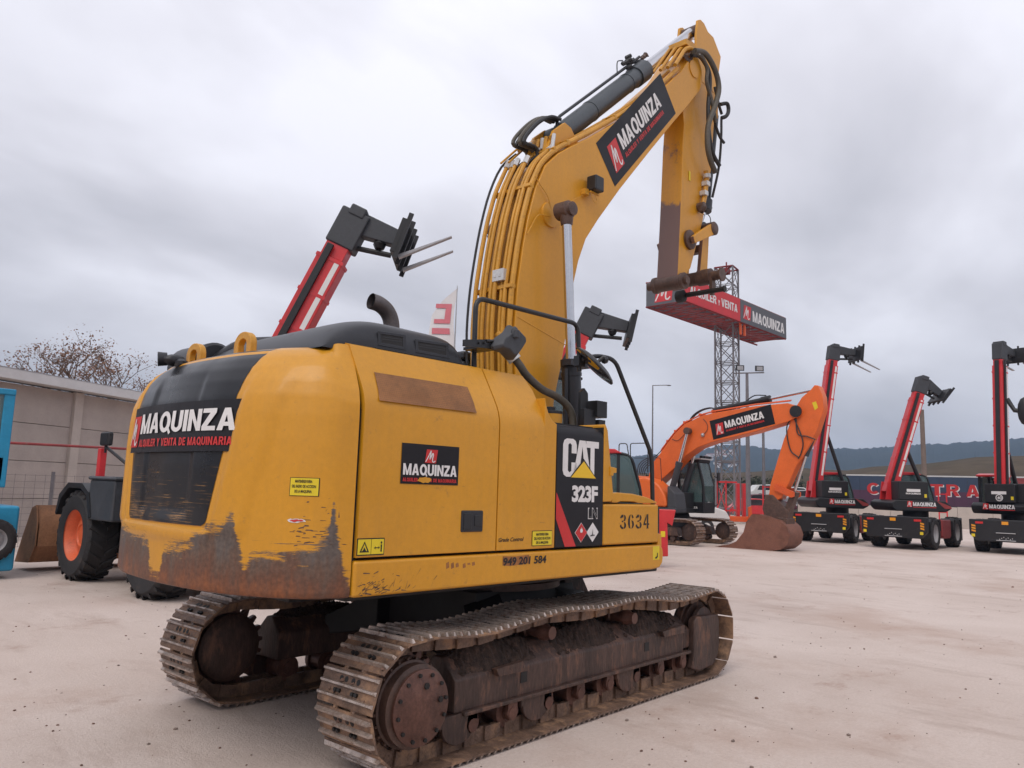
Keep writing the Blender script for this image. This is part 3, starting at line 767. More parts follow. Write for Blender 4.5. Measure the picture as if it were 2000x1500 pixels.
for s in (-1, 1):
    yc = s * G_ / 2
    ch = obj('track_chain', chain_mb(PATH), M['shoe'], EXC, loc=(0, yc, 0))
    for Mx, l in PATH:
        if shoe_mesh is None:
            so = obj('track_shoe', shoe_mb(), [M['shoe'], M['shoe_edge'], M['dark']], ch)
            shoe_mesh = so.data
        else:
            so = bpy.data.objects.new('track_shoe', shoe_mesh); COL.objects.link(so); so.parent = ch
        so.matrix_local = Mx
    # sprocket with teeth
    b = MB()
    b.lathe([(.10, -.03), (.265, -.03), (.265, .03), (.10, .03)], 36, (-L_, yc, ZC), (0, 1, 0))
    for k in range(21):
        a = 2 * PI * k / 21
        Mx = Matrix.Translation((-L_, yc, ZC)) @ Matrix.Rotation(a, 4, 'Y')
        b.add([Mx @ Vector(p) for p in [(-.030, -.028, .25), (.030, -.028, .25), (.012, -.02, .318), (-.012, -.02, .318), (-.030, .028, .25), (.030, .028, .25), (.012, .02, .318), (-.012, .02, .318)]],
              [(0, 1, 2, 3), (7, 6, 5, 4), (0, 4, 5, 1), (3, 2, 6, 7), (0, 3, 7, 4), (1, 5, 6, 2)])
    obj('sprocket', b, M['hub'], EXC)
    # final drive: stepped drum and bolted cover facing outward
    b = MB(); o_ = s
    b.lathe([(.02, .0), (.262, .0), (.262, .09), (.250, .10), (.250, .135), (.236, .14), (.236, .20), (.205, .21), (.205, .235)], 48, (-L_, yc, ZC - .008), (0, o_, 0))
    wheel_bolts(b, (-L_, yc + o_ * .10, ZC - .008), 0, 24, .256, .009, .03, o_)
    fd = obj('final_drive', b, M['grease'], EXC)
    b = MB()
    b.lathe([(.02, 0), (.212, 0), (.214, .006), (.214, .018), (.208, .022), (.16, .024), (.15, .030), (.02, .032)], 48, (-L_, yc + o_ * .222, ZC - .008), (0, o_, 0))
    cv_ = obj('hub_cover', b, M['hub'], fd)
    b = MB(); wheel_bolts(b, (-L_, yc + o_ * .244, ZC - .008), 0, 12, .186, .012, .014, o_)
    b.cyl((-L_ + .02, yc + o_ * .252, ZC + .112), (-L_ + .02, yc + o_ * .262, ZC + .112), .020, 6)
    b.cyl((-L_ + .135, yc + o_ * .252, ZC + .02), (-L_ + .135, yc + o_ * .262, ZC + .02), .018, 6)
    obj('hub_bolts', b, M['dark'], fd)
    # motor on the inside
    b = MB(); b.lathe([(.02, 0), (.25, 0), (.25, .06), (.20, .10), (.13, .12), (.02, .12)], 32, (-L_, yc - o_ * .03, ZC), (0, -o_, 0))
    obj('travel_motor', b, M['mudsteel'], EXC, bevel=.008)
    # idler
    b = MB(); b.lathe([(.05, -.09), (.09, -.09), (.09, -.07), (.235, -.055), (.262, -.06), (.262, -.028), (.285, -.026), (.285, .026), (.262, .028), (.262, .06), (.235, .055), (.09, .07), (.09, .09), (.05, .09)], 40, (L_, yc, ZC), (0, 1, 0))
    obj('idler_wheel', b, M['mudsteel'], EXC)
    # track frame: box beam with sloping shoulders, bottom flange, dark plates for openings
    b = MB()
    yo = yc + s * .145; yi = yc - s * .17
    A, B_ = min(yo, yi), max(yo, yi)
    prof = [(yo, .275), (yo, .475), (yo - s * .13, .60), (yi + s * .10, .60), (yi, .475), (yi, .275)]
    b.prism(prof, 'x', -1.46, 1.42)
    b.prism([(yo - s * .002, .30), (yo - s * .002, .46), (yo - s * .14, .56), (yi + s * .1, .56), (yi, .46), (yi, .30)], 'x', 1.42, 1.54)
    tf = obj('track_frame', b, M['mudsteel'], EXC, bevel=.014)
    b = MB(); b.box(-1.40, 1.50, min(yo - s * .03, yo + s * .035), max(yo - s * .03, yo + s * .035), .258, .283)
    obj('frame_flange', b, M['mudsteel'], tf, bevel=.006)
    for x in (-.80, .79):                                   # flat dark plates painting the shade of square holes
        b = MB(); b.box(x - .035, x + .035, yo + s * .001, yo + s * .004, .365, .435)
        obj('opening_shade', b, M['dark'], tf, smooth=False)
    for x0, x1 in ((-1.13, -.86), (.98, 1.36)):             # step brackets
        b = MB(); b.prism([(x0, .505), (x0 + .03, .455), (x1 - .01, .455), (x1, .52)], 'y', min(yo, yo + s * .045), max(yo, yo + s * .045))
        for k in range(2): b.cyl((x0 + .14 + k * .05, yo + s * .045, .49), (x0 + .14 + k * .05, yo + s * .049, .49), .007, 6)
        obj('step_bracket', b, M['mudsteel'], tf, bevel=.005)
    # rollers
    for k in range(8):
        x = -1.30 + k * .385
        b = MB()
        b.lathe([(.03, -.115), (.05, -.115), (.05, -.10), (.098, -.095), (.098, -.055), (.078, -.05), (.078, .05), (.098, .055), (.098, .095), (.05, .10), (.05, .115), (.03, .115)], 20, (x, yc, .185), (0, 1, 0))
        b.lathe([(.02, 0), (.042, 0), (.042, .05), (.02, .05)], 12, (x, yc + s * .11, .185), (0, s, 0))
        b.prism([(x - .055, .185), (x - .04, .275), (x + .04, .275), (x + .055, .185), (x + .03, .145), (x - .03, .145)], 'y', min(yc + s * .125, yc + s * .155), max(yc + s * .125, yc + s * .155))
        obj('track_roller', b, M['hub'], EXC)
    for x in (-1.42, -.66, .50):                            # half-moon chain guards
        b = MB()
        pl = [(x - .17, .275), (x - .165, .20)] + [(x - .0 + .15 * math.cos(a), .215 + .125 * math.sin(a)) for a in [PI + PI * k / 10 for k in range(11)]] + [(x + .165, .20), (x + .17, .275)]
        b.prism(pl, 'y', min(yc + s * .125, yc + s * .155), max(yc + s * .125, yc + s * .155))
        obj('track_guard', b, M['mudsteel'], EXC, bevel=.008)
    for x in (-.51, .58):                                   # carrier rollers on posts
        b = MB()
        b.lathe([(.02, -.10), (.062, -.10), (.062, -.06), (.048, -.05), (.048, .05), (.062, .06), (.062, .10), (.045, .125), (.045, .16), (.02, .16)], 18, (x, yc, lerp_tab(TOP, x) - .19), (0, s, 0))
        b.prism([(x - .07, .55), (x - .035, .66), (x + .035, .66), (x + .07, .55)], 'y', min(yc - s * .13, yc - s * .17), max(yc - s * .13, yc - s * .17))
        obj('carrier_roller', b, M['hub'], EXC)
    # idler guard plate
    b = MB()
    b.prism([(1.53, .24), (1.50, .12), (1.62, .085), (1.90, .10), (2.0, .20), (2.02, .30), (2.02, .50), (1.99, .555), (1.58, .57), (1.53, .53)], 'y', min(yc + s * .12, yc + s * .195), max(yc + s * .12, yc + s * .195))
    obj('idler_guard', b, M['mudsteel'], EXC, bevel=.016)
    b = MB(); b.lathe([(.02, 0), (.20, 0), (.19, .03), (.12, .05), (.02, .05)], 28, (L_, yc + s * .10, ZC + .03), (0, s, 0))
    obj('idler_yoke', b, M['mudsteel'], EXC)
    # soil heaped on the frame
    for x0, x1, hh in ((-1.40, -.62, .12), (-.42, .42, .10), (.52, 1.35, .09)):
        b = MB(); rows = []
        nx = 40
        for i in range(nx + 1):
            t = i / nx; x = x0 + (x1 - x0) * t; row = []
            for j in range(13):
                q = j / 12; y = yo - s * .005 - s * .30 * q
                z = .47 + .13 * min(1, q * 2.2) + hh * math.sin(PI * t) ** .7 * math.sin(PI * min(1, q * 1.1 + .05)) * (.7 + .3 * math.sin(x * 9))
                z += random.uniform(-.012, .012)
                row.append((x, y, z if 0 < j else .455))
            rows.append(row)
        b.grid(rows)
        for i in range(260):
            t = random.random(); q = random.random()
            b.sphere((x0 + (x1 - x0) * t, yo - s * .02 - s * .25 * q, .49 + .11 * min(1, q * 2.2) + hh * math.sin(PI * t) * q * .7), random.uniform(.006, .024), 5, (1, 1, .8), .4)
        obj('packed_soil', b, M['soil'], tf, smooth=False, kind='stuff')

b = MB(); rr_ = random.Random(77)
for k in range(420):
    Mx, l = PATH[rr_.randrange(len(PATH))]; s = rr_.choice((-1, -1, -1, 1))
    p_ = Mx @ Vector((rr_.uniform(-.08, .08), rr_.uniform(-.24, .24), .062)); p_.y += s * G_ / 2
    b.sphere(tuple(p_), rr_.uniform(.006, .017), 5, (1, 1, .8), .4)
obj('mud_lumps', b, M['clod'], EXC, smooth=False, kind='stuff')
# --- carbody between the tracks
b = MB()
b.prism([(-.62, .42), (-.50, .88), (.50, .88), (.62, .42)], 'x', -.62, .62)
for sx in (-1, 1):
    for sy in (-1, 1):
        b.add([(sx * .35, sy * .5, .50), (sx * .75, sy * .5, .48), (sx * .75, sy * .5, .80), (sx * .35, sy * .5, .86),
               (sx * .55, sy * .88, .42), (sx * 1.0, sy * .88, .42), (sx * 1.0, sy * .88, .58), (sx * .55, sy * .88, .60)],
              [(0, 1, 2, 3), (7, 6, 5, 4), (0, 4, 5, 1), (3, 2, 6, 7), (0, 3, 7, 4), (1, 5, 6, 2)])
obj('carbody', b, M['dark'], EXC, bevel=.01)  # near-black colour stands in for the deep shade under the machine
b = MB(); b.lathe([(.3, 0), (.66, 0), (.66, .05), (.62, .055), (.62, .10), (.66, .105), (.66, .15), (.3, .15)], 48, (0, 0, .87), (0, 0, 1))
obj('swing_bearing', b, M['grease'], EXC)
for y in (-.50, .40):
    b = MB(); b.prism([(.55, .62), (.50, .98), (.72, .98), (.95, .66)], 'y', y, y + .10)
    obj('swing_guard', b, M['mudsteel'], EXC, bevel=.01)

# --- upper structure
YS = -1.27
b = MB()
b.box(-2.24, .95, -1.15, 1.15, 1.015, 1.06)
b.box(-2.2, -1.1, -.5, .5, .93, 1.015); b.box(-.95, .9, -.62, .62, .985, 1.015)
up('revolving_frame', b, M['dark'], bevel=.01)
b = MB(); b.box(-2.30, -.05, -1.20, 1.20, 1.06, 2.17); b.box(-2.30, -1.17, -1.02, 1.02, 2.17, 2.46); b.box(-.05, .90, -1.20, -.58, 1.06, 1.55)
up('engine_bay', b, M['dark'])

# counterweight surface: plan curve and vertical profile
PL = [(-2.285, -1.255), (-2.42, -1.225), (-2.52, -1.165), (-2.60, -1.08), (-2.68, -.955), (-2.745, -.82), (-2.795, -.66), (-2.83, -.50), (-2.855, -.25), (-2.865, 0)]
PL = PL + [(x, -y) for x, y in PL[-2::-1]]
PLC = [(p.x, p.y) for p in curve([(x, y, 0) for x, y in PL], 8)]
PLN = []
for i in range(len(PLC)):
    a = PLC[max(i - 1, 0)]; c_ = PLC[min(i + 1, len(PLC) - 1)]
    t_ = Vector((c_[0] - a[0], c_[1] - a[1], 0)).normalized(); PLN.append((-t_.y, t_.x))     # outward (-x side)
PROF = [(.03, 1.05), (.008, 1.058), (.0, 1.075), (.0, 1.3), (.002, 1.6), (.004, 1.9), (.010, 2.05), (.022, 2.16), (.045, 2.25), (.08, 2.33), (.13, 2.395), (.19, 2.44), (.26, 2.468), (.34, 2.48)]
PROFB = [(.03, 1.05), (.008, 1.058), (.0, 1.075), (.0, 1.3), (.0, 1.6), (.0, 1.9), (.0, 2.05), (.004, 2.13), (.025, 2.205), (.06, 2.27), (.10, 2.34), (.14, 2.41), (.185, 2.49), (.26, 2.506)]
def cw_inset(z):
    return lerp_tab([(z_, i_) for i_, z_ in PROF[2:]], z)
def cw_point(y, z, h=0, rec=True, inset=None):
    """point on the counterweight skin at lateral y and height z, h proud of it"""
    for i in range(len(PLC) - 1):
        if PLC[i][1] <= y <= PLC[i + 1][1]:
            t = (y - PLC[i][1]) / (PLC[i + 1][1] - PLC[i][1])
            x_ = PLC[i][0] + (PLC[i + 1][0] - PLC[i][0]) * t
            n_ = (PLN[i][0] + (PLN[i + 1][0] - PLN[i][0]) * t, PLN[i][1] + (PLN[i + 1][1] - PLN[i][1]) * t)
            break
    else:
        i = 0 if y < 0 else len(PLC) - 1
        x_ = PLC[i][0]; n_ = PLN[i]
    s_ = 1 if n_[0] < 0 else -1
    d = -(cw_inset(z) if inset is None else inset) + h - (recess(y, z) if rec else 0)
    return (x_ + s_ * n_[0] * d, y + s_ * n_[1] * d, z)
def pl_half(z):      # half width of the black rear panel at height z
    return lerp_tab([(1.41, .555), (1.85, .655), (2.12, .70), (2.36, .76), (2.5, .80)], z)
def ss(a, b_, x):
    t = max(0, min(1, (x - a) / (b_ - a))); return t * t * (3 - 2 * t)
def recess(y, z):
    hw = pl_half(z)
    side = 1 - ss(hw - .005, hw + .03, abs(y))
    if z < 1.41 - .012: side *= ss(1.375, 1.40, z)
    r_ = side * .022
    # inner step: middle third sits a little deeper, framed by the shoulders
    r_ += (1 - ss(.30, .36, abs(y + .02))) * ss(1.42, 1.5, z) * (1 - ss(2.22, 2.36, z)) * .016
    # body shoulder lines beside the panel: proud wings
    r_ -= (ss(hw + .05, hw + .10, abs(y)) - ss(hw + .26, hw + .34, abs(y))) * ss(1.34, 1.42, z) * (1 - ss(2.1, 2.38, z)) * .018
    # lip along the bottom of the panel
    if abs(y) < hw + .05: r_ -= ss(1.30, 1.34, z) * (1 - ss(1.385, 1.40, z)) * .012
    return r_ * (1 if z < 2.44 else 0.4)
b = MB()
zs = []
for k in range(len(PROF) - 1):
    q = max(1, int((PROF[k + 1][1] - PROF[k][1]) / .016)); zs += [k + j_ / q for j_ in range(q)]
zs.append(len(PROF) - 1)
def prof_at(t, k):
    i_ = min(int(t), len(PROF) - 2); f_ = t - i_
    A_ = [PROF[i_][m_] * (1 - f_) + PROF[i_ + 1][m_] * f_ for m_ in (0, 1)]
    B_ = [PROFB[i_][m_] * (1 - f_) + PROFB[i_ + 1][m_] * f_ for m_ in (0, 1)]
    return A_[0] * (1 - k) + B_[0] * k, A_[1] * (1 - k) + B_[1] * k
rows = []
# walk the plan by index rather than y so that the corner is evenly sampled
idx = [k * (len(PLC) - 1) / 220 for k in range(221)]
SGN = -1 if PLN[len(PLN) // 2][0] > 0 else 1
def plan2(f):
    i = min(int(f), len(PLC) - 2); t = f - i
    return (PLC[i][0] * (1 - t) + PLC[i + 1][0] * t, PLC[i][1] * (1 - t) + PLC[i + 1][1] * t,
            SGN * (PLN[i][0] * (1 - t) + PLN[i + 1][0] * t), SGN * (PLN[i][1] * (1 - t) + PLN[i + 1][1] * t))
for tz in zs:
    row = []
    for f in idx:
        x_, y_, nx, ny = plan2(f)
        ins, z = prof_at(tz, ss(-2.50, -2.33, x_))
        d = -ins - recess(y_, z)
        row.append((x_ + nx * d, y_ + ny * d, z))
    rows.append(row)
b.grid(rows)
n_ = len(idx)
top = rows[-1]; 
b.add(top + [(-2.3, p_[1] * .8, 2.50) for p_ in top], [(k, k + 1, n_ + k + 1, n_ + k) for k in range(n_ - 1)])
b.add(rows[0], [tuple(range(n_ - 1, -1, -1))])
cw = up('counterweight', b, M['yellow_cw'])
# black rear panel: a skin over the recess
b = MB(); rows = []
zz_ = [1.41 + (2.478 - 1.41) * k / 70 for k in range(71)]
for z in zz_:
    hw = pl_half(z) - .002
    if z < 1.45: hw -= .035 * (1 - math.sqrt(max(0, 1 - ((1.45 - z) / .04) ** 2)))
    rows.append([cw_point(-hw + 2 * hw * k / 60, z, .004) for k in range(61)])
b.grid(rows)
ptop = rows[-1]
b.add([*ptop, *[(-2.36, p[1], 2.484) for p in ptop]], [(k, k + 1, 62 + k, 61 + k) for k in range(60)])
obj('rear_panel', b, M['black_panel'], cw)
# big company sticker across panel and wing
def cwmap(u, v, h): return cw_point(-u, v, h + .004, rec=False)
maquinza(cw, cwmap, (-.60, .935, 1.835, 2.135), slices=16, lay=(.005, .135, .12, .80, .15, .885, .40, .83, .12, .28))
b = MB(); put(b, cwmap, *SQ, (1.085, 1.195, 1.60, 1.70), -.001, 4)
wl = obj('warning_label', b, M['black_ink'], cw, smooth=False)
b = MB(); put(b, cwmap, *SQ, (1.088, 1.192, 1.603, 1.697), .001, 4); obj('label_field', b, M['yellow_decal'], wl, smooth=False)
b = MB()
for k, s_ in enumerate(('MANTENERSE FUERA', 'DEL RADIO DE ACCION', 'DE LA MAQUINA')):
    put(b, cwmap, *text2d(s_, .03), (1.096 + (.012 if k != 1 else 0), 1.184 - (.012 if k != 1 else 0), 1.672 - k * .027, 1.688 - k * .027), .003, 2)
obj('lettering', b, M['black_ink'], wl, smooth=False)
b = MB(); rr_ = random.Random(31)
for k in range(34):
    y = -rr_.triangular(1.08, 1.24, 1.22); z = 1.33 + abs(rr_.gauss(0, .10)); l = rr_.uniform(.006, .03); w = rr_.uniform(.002, .006); a = rr_.choice((0, 0, .4, 1.3))
    ca, sa = math.cos(a), math.sin(a)
    put(b, cwmap, [(0, 0), (ca, sa * .7), (ca * .8 + .1, sa * .7 + w / l), (.15, w / l * 1.3)], [(0, 1, 2, 3)], (-y, -y + l, z, z + l), -.0028)
for k in range(12):
    z = 1.44 + k * .05 + rr_.uniform(-.01, .01); y = 1.236 + rr_.uniform(-.006, .004)
    put(b, cwmap, [(0, 0), (1, .1), (.9, 1), (.1, .9)], [(0, 1, 2, 3)], (y, y + rr_.uniform(.003, .012), z, z + rr_.uniform(.008, .04)), -.0028)
obj('scuff_marks', b, M['grease'], cw, smooth=False, kind='stuff')
# torn red sticker remains
b = MB(); rr_ = random.Random(3)
put(b, cwmap, [(.5 + .5 * math.cos(a) * rr_.uniform(.7, 1), .5 + .5 * math.sin(a) * rr_.uniform(.5, 1)) for a in [2 * PI * k / 22 for k in range(22)]], [tuple(range(22))], (1.08, 1.165, 1.455, 1.482), -.001)
ts = obj('torn_sticker', b, M['white_decal'], cw, smooth=False)
b = MB(); put(b, cwmap, [(.5 + .5 * math.cos(a) * rr_.uniform(.6, .95), .5 + .4 * math.sin(a) * rr_.uniform(.3, .95)) for a in [2 * PI * k / 26 for k in range(26)]], [tuple(range(26))], (1.085, 1.16, 1.458, 1.478), .001)
obj('sticker_scrap', b, M['red_decal'], ts, smooth=False)
# lifting eyes
for yy in (-.27, .43):
    b = MB(); o2 = []; i2 = []
    for k in range(17):
        a = PI * k / 16
        o2.append((yy + .112 * math.cos(a), 2.535 + .085 * math.sin(a))); i2.append((yy + .052 * math.cos(a), 2.535 + .038 * math.sin(a)))
    poly = [(yy + .112, 2.44)] + o2 + [(yy - .112, 2.44), (yy - .052, 2.44)] + i2[::-1] + [(yy + .052, 2.44)]
    nP = len(poly)
    outer = [(yy + .112, 2.44)] + o2 + [(yy - .112, 2.44)]; inner = [(yy + .052, 2.44)] + i2 + [(yy - .052, 2.44)]
    V_ = [(x, *p) for x in (-2.52, -2.475) for p in outer] + [(x, *p) for x in (-2.52, -2.475) for p in inner]
    m1 = len(outer); F = []
    for k in range(m1 - 1):
        F += [(k, k + 1, 2 * m1 + k + 1, 2 * m1 + k), (m1 + k, 3 * m1 + k, 3 * m1 + k + 1, m1 + k + 1), (k, m1 + k, m1 + k + 1, k + 1), (2 * m1 + k, 2 * m1 + k + 1, 3 * m1 + k + 1, 3 * m1 + k)]
    b.add(V_, F)
    obj('lifting_eye', b, M['yellow_pipe'], cw, bevel=.006)
# rear camera in its rubber housing
b = MB(); b.sphere((-2.66, .40, 2.475), .065, 12, (1.3, 1.1, .62), .08); b.cyl((-2.70, .42, 2.48), (-2.755, .44, 2.475), .045, 10, .05); b.sphere((-2.64, .33, 2.45), .045, 10, (1, 1.2, .8), .1)
obj('rear_camera', b, M['plastic'], cw)

# right side skins: common vertical profile, shoulder slopes in at the top
SP = [(-1.27, 1.268), (-1.27, 1.7), (-1.27, 2.08), (-1.266, 2.13), (-1.254, 2.18), (-1.235, 2.225), (-1.205, 2.28), (-1.08, 2.492), (-1.04, 2.505), (-1.0, 2.508)]
def skin(name, x0, x1, material, ztop=None, parent=None, y=lambda x: 0, thick=.035, nx=2, bevel=.006):
    """closed panel following SP between x0 and x1"""
    b = MB(); rows = []
    for k in range(nx):
        x = x0 + (x1 - x0) * k / (nx - 1)
        pts = []
        zt = ztop(x) if ztop else 9
        prev = None
        for (yy, z) in SP:
            if z > zt:
                t = (zt - prev[1]) / (z - prev[1]); pts.append((prev[0] + (yy - prev[0]) * t, zt)); 
                while len(pts) < len(SP): pts.append((pts[-1][0] + .012, zt))
                break
            pts.append((yy, z)); prev = (yy, z)
        o_ = [(x, p[0] + y(x), p[1]) for p in pts]
        i_ = [(x, p[0] + thick + y(x), p[1] - (thick * .7 if j > 3 else 0)) for j, p in enumerate(pts)]
        rows.append(o_ + i_[::-1])
    n = len(rows[0])
    for k in range(nx - 1):
        b.add(rows[k] + rows[k + 1], [(j, (j + 1) % n, n + (j + 1) % n, n + j) for j in range(n)])
    b.add(rows[0], [tuple(range(n))]); b.add(rows[-1], [tuple(range(n - 1, -1, -1))])
    return up(name, b, material, bevel=bevel)
door = skin('service_door', -2.262, -1.168, M['yellow'])
panel = skin('side_panel', -1.156, -.70, M['yellow'], ztop=lambda x: lerp_tab([(-1.2, 3), (-.80, 3), (-.72, 2.47), (-.70, 2.40)], x), nx=12)
fp = MB(); fp.prism([(-.702, 1.268), (-.702, 2.33), (-.69, 2.28), (-.66, 2.215), (-.615, 2.17), (-.566, 2.15), (-.566, 1.268)], 'y', -1.269, -1.0)
up('pillar_panel', fp, M['yellow'], bevel=.008)
b = MB(); b.box(-1.1, -.71, -1.0, -.30, 2.46, 2.50); b.box(-.71, .10, -1.0, -.55, 2.10, 2.15)
up('deck_plate', b, M['yellow'], bevel=.01)
# dark strip painting the shade in the counterweight seam
b = MB(); b.box(-2.30, -2.262, -1.238, -1.18, 1.10, 2.10); up('seam_shade', b, M['dark'])
# badge panel
b = MB()
pr = [(-1.272, 1.268), (-1.272, 2.08), (-1.262, 2.12), (-1.235, 2.15), (-1.19, 2.162), (-.80, 2.168), (-.80, 1.268)]
b.prism(pr, 'x', -.562, -.004)
badge = up('badge_panel', b, M['black_decal'], bevel=.006)
def smap(u, v, h): return (u, -1.272 - h, v)
# shoulder cover ahead of the badge, with latch
b = MB(); b.prism([(.0, 1.595), (.0, 2.19), (.018, 2.20), (.05, 2.15), (.125, 1.70), (.135, 1.64), (.11, 1.60)], 'y', -1.274, -.9)
co = up('front_cowl', b, M['yellow'], bevel=.010)
b = MB(); b.prism([(.075, 1.80), (.075, 1.87), (.155, 1.862), (.155, 1.825), (.115, 1.82), (.112, 1.80)], 'y', -1.285, -1.24); obj('latch', b, M['yellow'], co, bevel=.004)
b = MB(); b.box(-.003, .001, -1.268, -.9, 1.27, 2.17); up('cowl_gap', b, M['dark'])
# toolbox and lid
b = MB(); b.box(.012, .782, -1.27, -.60, 1.268, 1.582); tb = up('toolbox', b, M['yellow'], bevel=.018, seg=3)
b = MB(); b.prism([(.13, 1.592), (.13, 1.665), (.20, 1.672), (.42, 1.665), (.62, 1.64), (.76, 1.605), (.775, 1.590), (.50, 1.590), (.44, 1.602), (.25, 1.602), (.20, 1.592)], 'y', -1.262, -.60)
obj('toolbox_lid', b, M['yellow'], tb, bevel=.012)
b = MB(); b.prism([(.785, 1.20), (.785, 1.345), (.84, 1.335), (.845, 1.24), (.83, 1.20)], 'y', -1.262, -1.15)
up('front_bracket', b, M['yellow'], bevel=.008)
# lower skirt
b = MB(); b.prism([(-2.276, 1.052), (-2.276, 1.252), (.80, 1.252), (.845, 1.225), (.855, 1.17), (.845, 1.10), (.80, 1.062), (.70, 1.052)], 'y', -1.275, -1.15)
skirt = up('side_skirt', b, M['yellow'], bevel=.020, seg=3)
# left side, plainer: skirt, engine door and rear of cab
b = MB(); b.prism([(-2.276, 1.052), (-2.276, 1.252), (1.65, 1.252), (1.68, 1.1), (1.6, 1.052)], 'y', 1.15, 1.27); up('side_skirt', b, M['yellow'], bevel=.02)
b = MB(); b.prism([(-y_, z) for y_, z in SP] + [(1.0, 1.268)], 'x', -2.262, .0); up('service_door', b, M['yellow'], bevel=.006)

# perforated grille following the shoulder
b = MB(); rows = []
SPa = [(-1.268, 2.155), (-1.254, 2.18), (-1.235, 2.225), (-1.205, 2.28), (-1.175, 2.331)]
for k in range(41):
    x = -2.165 + .785 * k / 40; r_ = []
    for j in range(13):
        t = j / 12 * 4; i = min(int(t), 3); t -= i
        y_ = SPa[i][0] * (1 - t) + SPa[i + 1][0] * t; z_ = SPa[i][1] * (1 - t) + SPa[i + 1][1] * t
        w_ = .004 + .006 * math.exp(-((k - 16) / 4.) ** 2) * math.exp(-((j - 8) / 2.) ** 2)
        r_.append((x + (.02 * (j / 12) if k < 1 else -.012 * (j / 12 - .2) ** 2 if k > 39 else 0), y_ - w_ * .9, z_ + w_ * .5))
    rows.append(r_)
b.grid(rows)
def grille_mat():
    m_ = M['grille']; t = m_.node_tree; b_ = t.nodes[m_['bsdf']]; last = b_.inputs['Base Color'].links[0].from_socket
    c = N(t, 'ShaderNodeTexCoord'); mp_ = N(t, 'ShaderNodeMapping'); mp_.inputs['Scale'].default_value = (1, 1, 1)
    t.links.new(c.outputs['Object'], mp_.inputs[0])
    w = N(t, 'ShaderNodeTexWave'); w.inputs['Scale'].default_value = 22; w.bands_direction = 'X'; w.inputs['Distortion'].default_value = .3
    w2 = N(t, 'ShaderNodeTexWave'); w2.inputs['Scale'].default_value = 26; w2.bands_direction = 'Z'
    t.links.new(mp_.outputs[0], w.inputs['Vector']); t.links.new(mp_.outputs[0], w2.inputs['Vector'])
    mn = N(t, 'ShaderNodeMath', operation='MULTIPLY'); t.links.new(w.outputs['Fac'], mn.inputs[0]); t.links.new(w2.outputs['Fac'], mn.inputs[1])
    mr = N(t, 'ShaderNodeMapRange'); mr.inputs['From Min'].default_value = .3; mr.inputs['From Max'].default_value = .5; mr.inputs['To Max'].default_value = .45
    t.links.new(mn.outputs[0], mr.inputs['Value'])
    mx = N(t, 'ShaderNodeMix', data_type='RGBA'); mx.inputs['B'].default_value = (.10, .04, .015, 1)
    t.links.new(mr.outputs[0], mx.inputs['Factor']); t.links.new(last, mx.inputs['A']); t.links.new(mx.outputs['Result'], b_.inputs['Base Color'])
grille_mat()
obj('air_grille', b, M['grille'], door)
# door handle: black recessed paddle
b = MB(); b.box(-1.485, -1.295, -1.279, -1.262, 1.395, 1.53); hd = obj('door_handle', b, M['plastic'], door, bevel=.008)
b = MB(); b.box(-1.470, -1.400, -1.284, -1.276, 1.41, 1.515); b.box(-1.375, -1.31, -1.284, -1.276, 1.43, 1.50); obj('paddle', b, M['tube_black'], hd, bevel=.004)
maquinza(door, smap, (-1.985, -1.525, 1.685, 1.925), logo='top', base=.001)
b = MB(); rr_ = random.Random(5)
put(b, smap, [(.5 + .5 * math.cos(a) * rr_.uniform(.7, 1), .5 + .5 * math.sin(a) * rr_.uniform(.6, 1)) for a in [2 * PI * k / 18 for k in range(18)]], [tuple(range(18))], (-1.87, -1.745, 1.69, 1.733), .007)
obj('torn_patch', b, M['yellow'], door, smooth=False)
# pictogram label
b = MB(); put(b, smap, *SQ, (-2.268, -2.077, 1.268 + .012, 1.375), .001)
pk = obj('pictogram_label', b, M['black_ink'], door, smooth=False)
b = MB(); put(b, smap, *SQ, (-2.262, -2.172, 1.286, 1.369), .003); put(b, smap, *SQ, (-2.169, -2.083, 1.286, 1.369), .003); obj('label_field', b, M['yellow_decal'], pk, smooth=False)
b = MB()
put(b, smap, [(0, 0), (1, 0), (.5, 1), (.5, .80), (.82, .10), (.18, .10)], [(0, 1, 4, 5), (1, 2, 3, 4), (2, 0, 5, 3)], (-2.25, -2.185, 1.298, 1.358), .005)
put(b, smap, [(0, 0), (.3, .4), (.5, .9), (.8, .4), (1, 0)], [(0, 1, 2, 3, 4)], (-2.232, -2.205, 1.304, 1.328), .005)
put(b, smap, [(0, .5), (.22, 1), (.22, .62), (.78, .62), (.78, 1), (1, .5), (.78, 0), (.78, .38), (.22, .38), (.22, 0)], [(0, 1, 2, 7, 8, 9)[:3] + (8, 9), (2, 3, 7, 8), (3, 4, 5, 6, 7)], (-2.15, -2.112, 1.312, 1.330), .005)
put(b, smap, [(.3, 0), (.7, 0), (.7, .75), (.3, .75)], [(0, 1, 2, 3)], (-2.112, -2.09, 1.298, 1.352), .005)
put(b, smap, [(.5 + .5 * math.cos(2 * PI * k / 10), .5 + .5 * math.sin(2 * PI * k / 10)) for k in range(10)], [tuple(range(10))], (-2.107, -2.095, 1.342, 1.356), .005)
obj('pictogram', b, M['black_ink'], pk, smooth=False, kind='stuff')
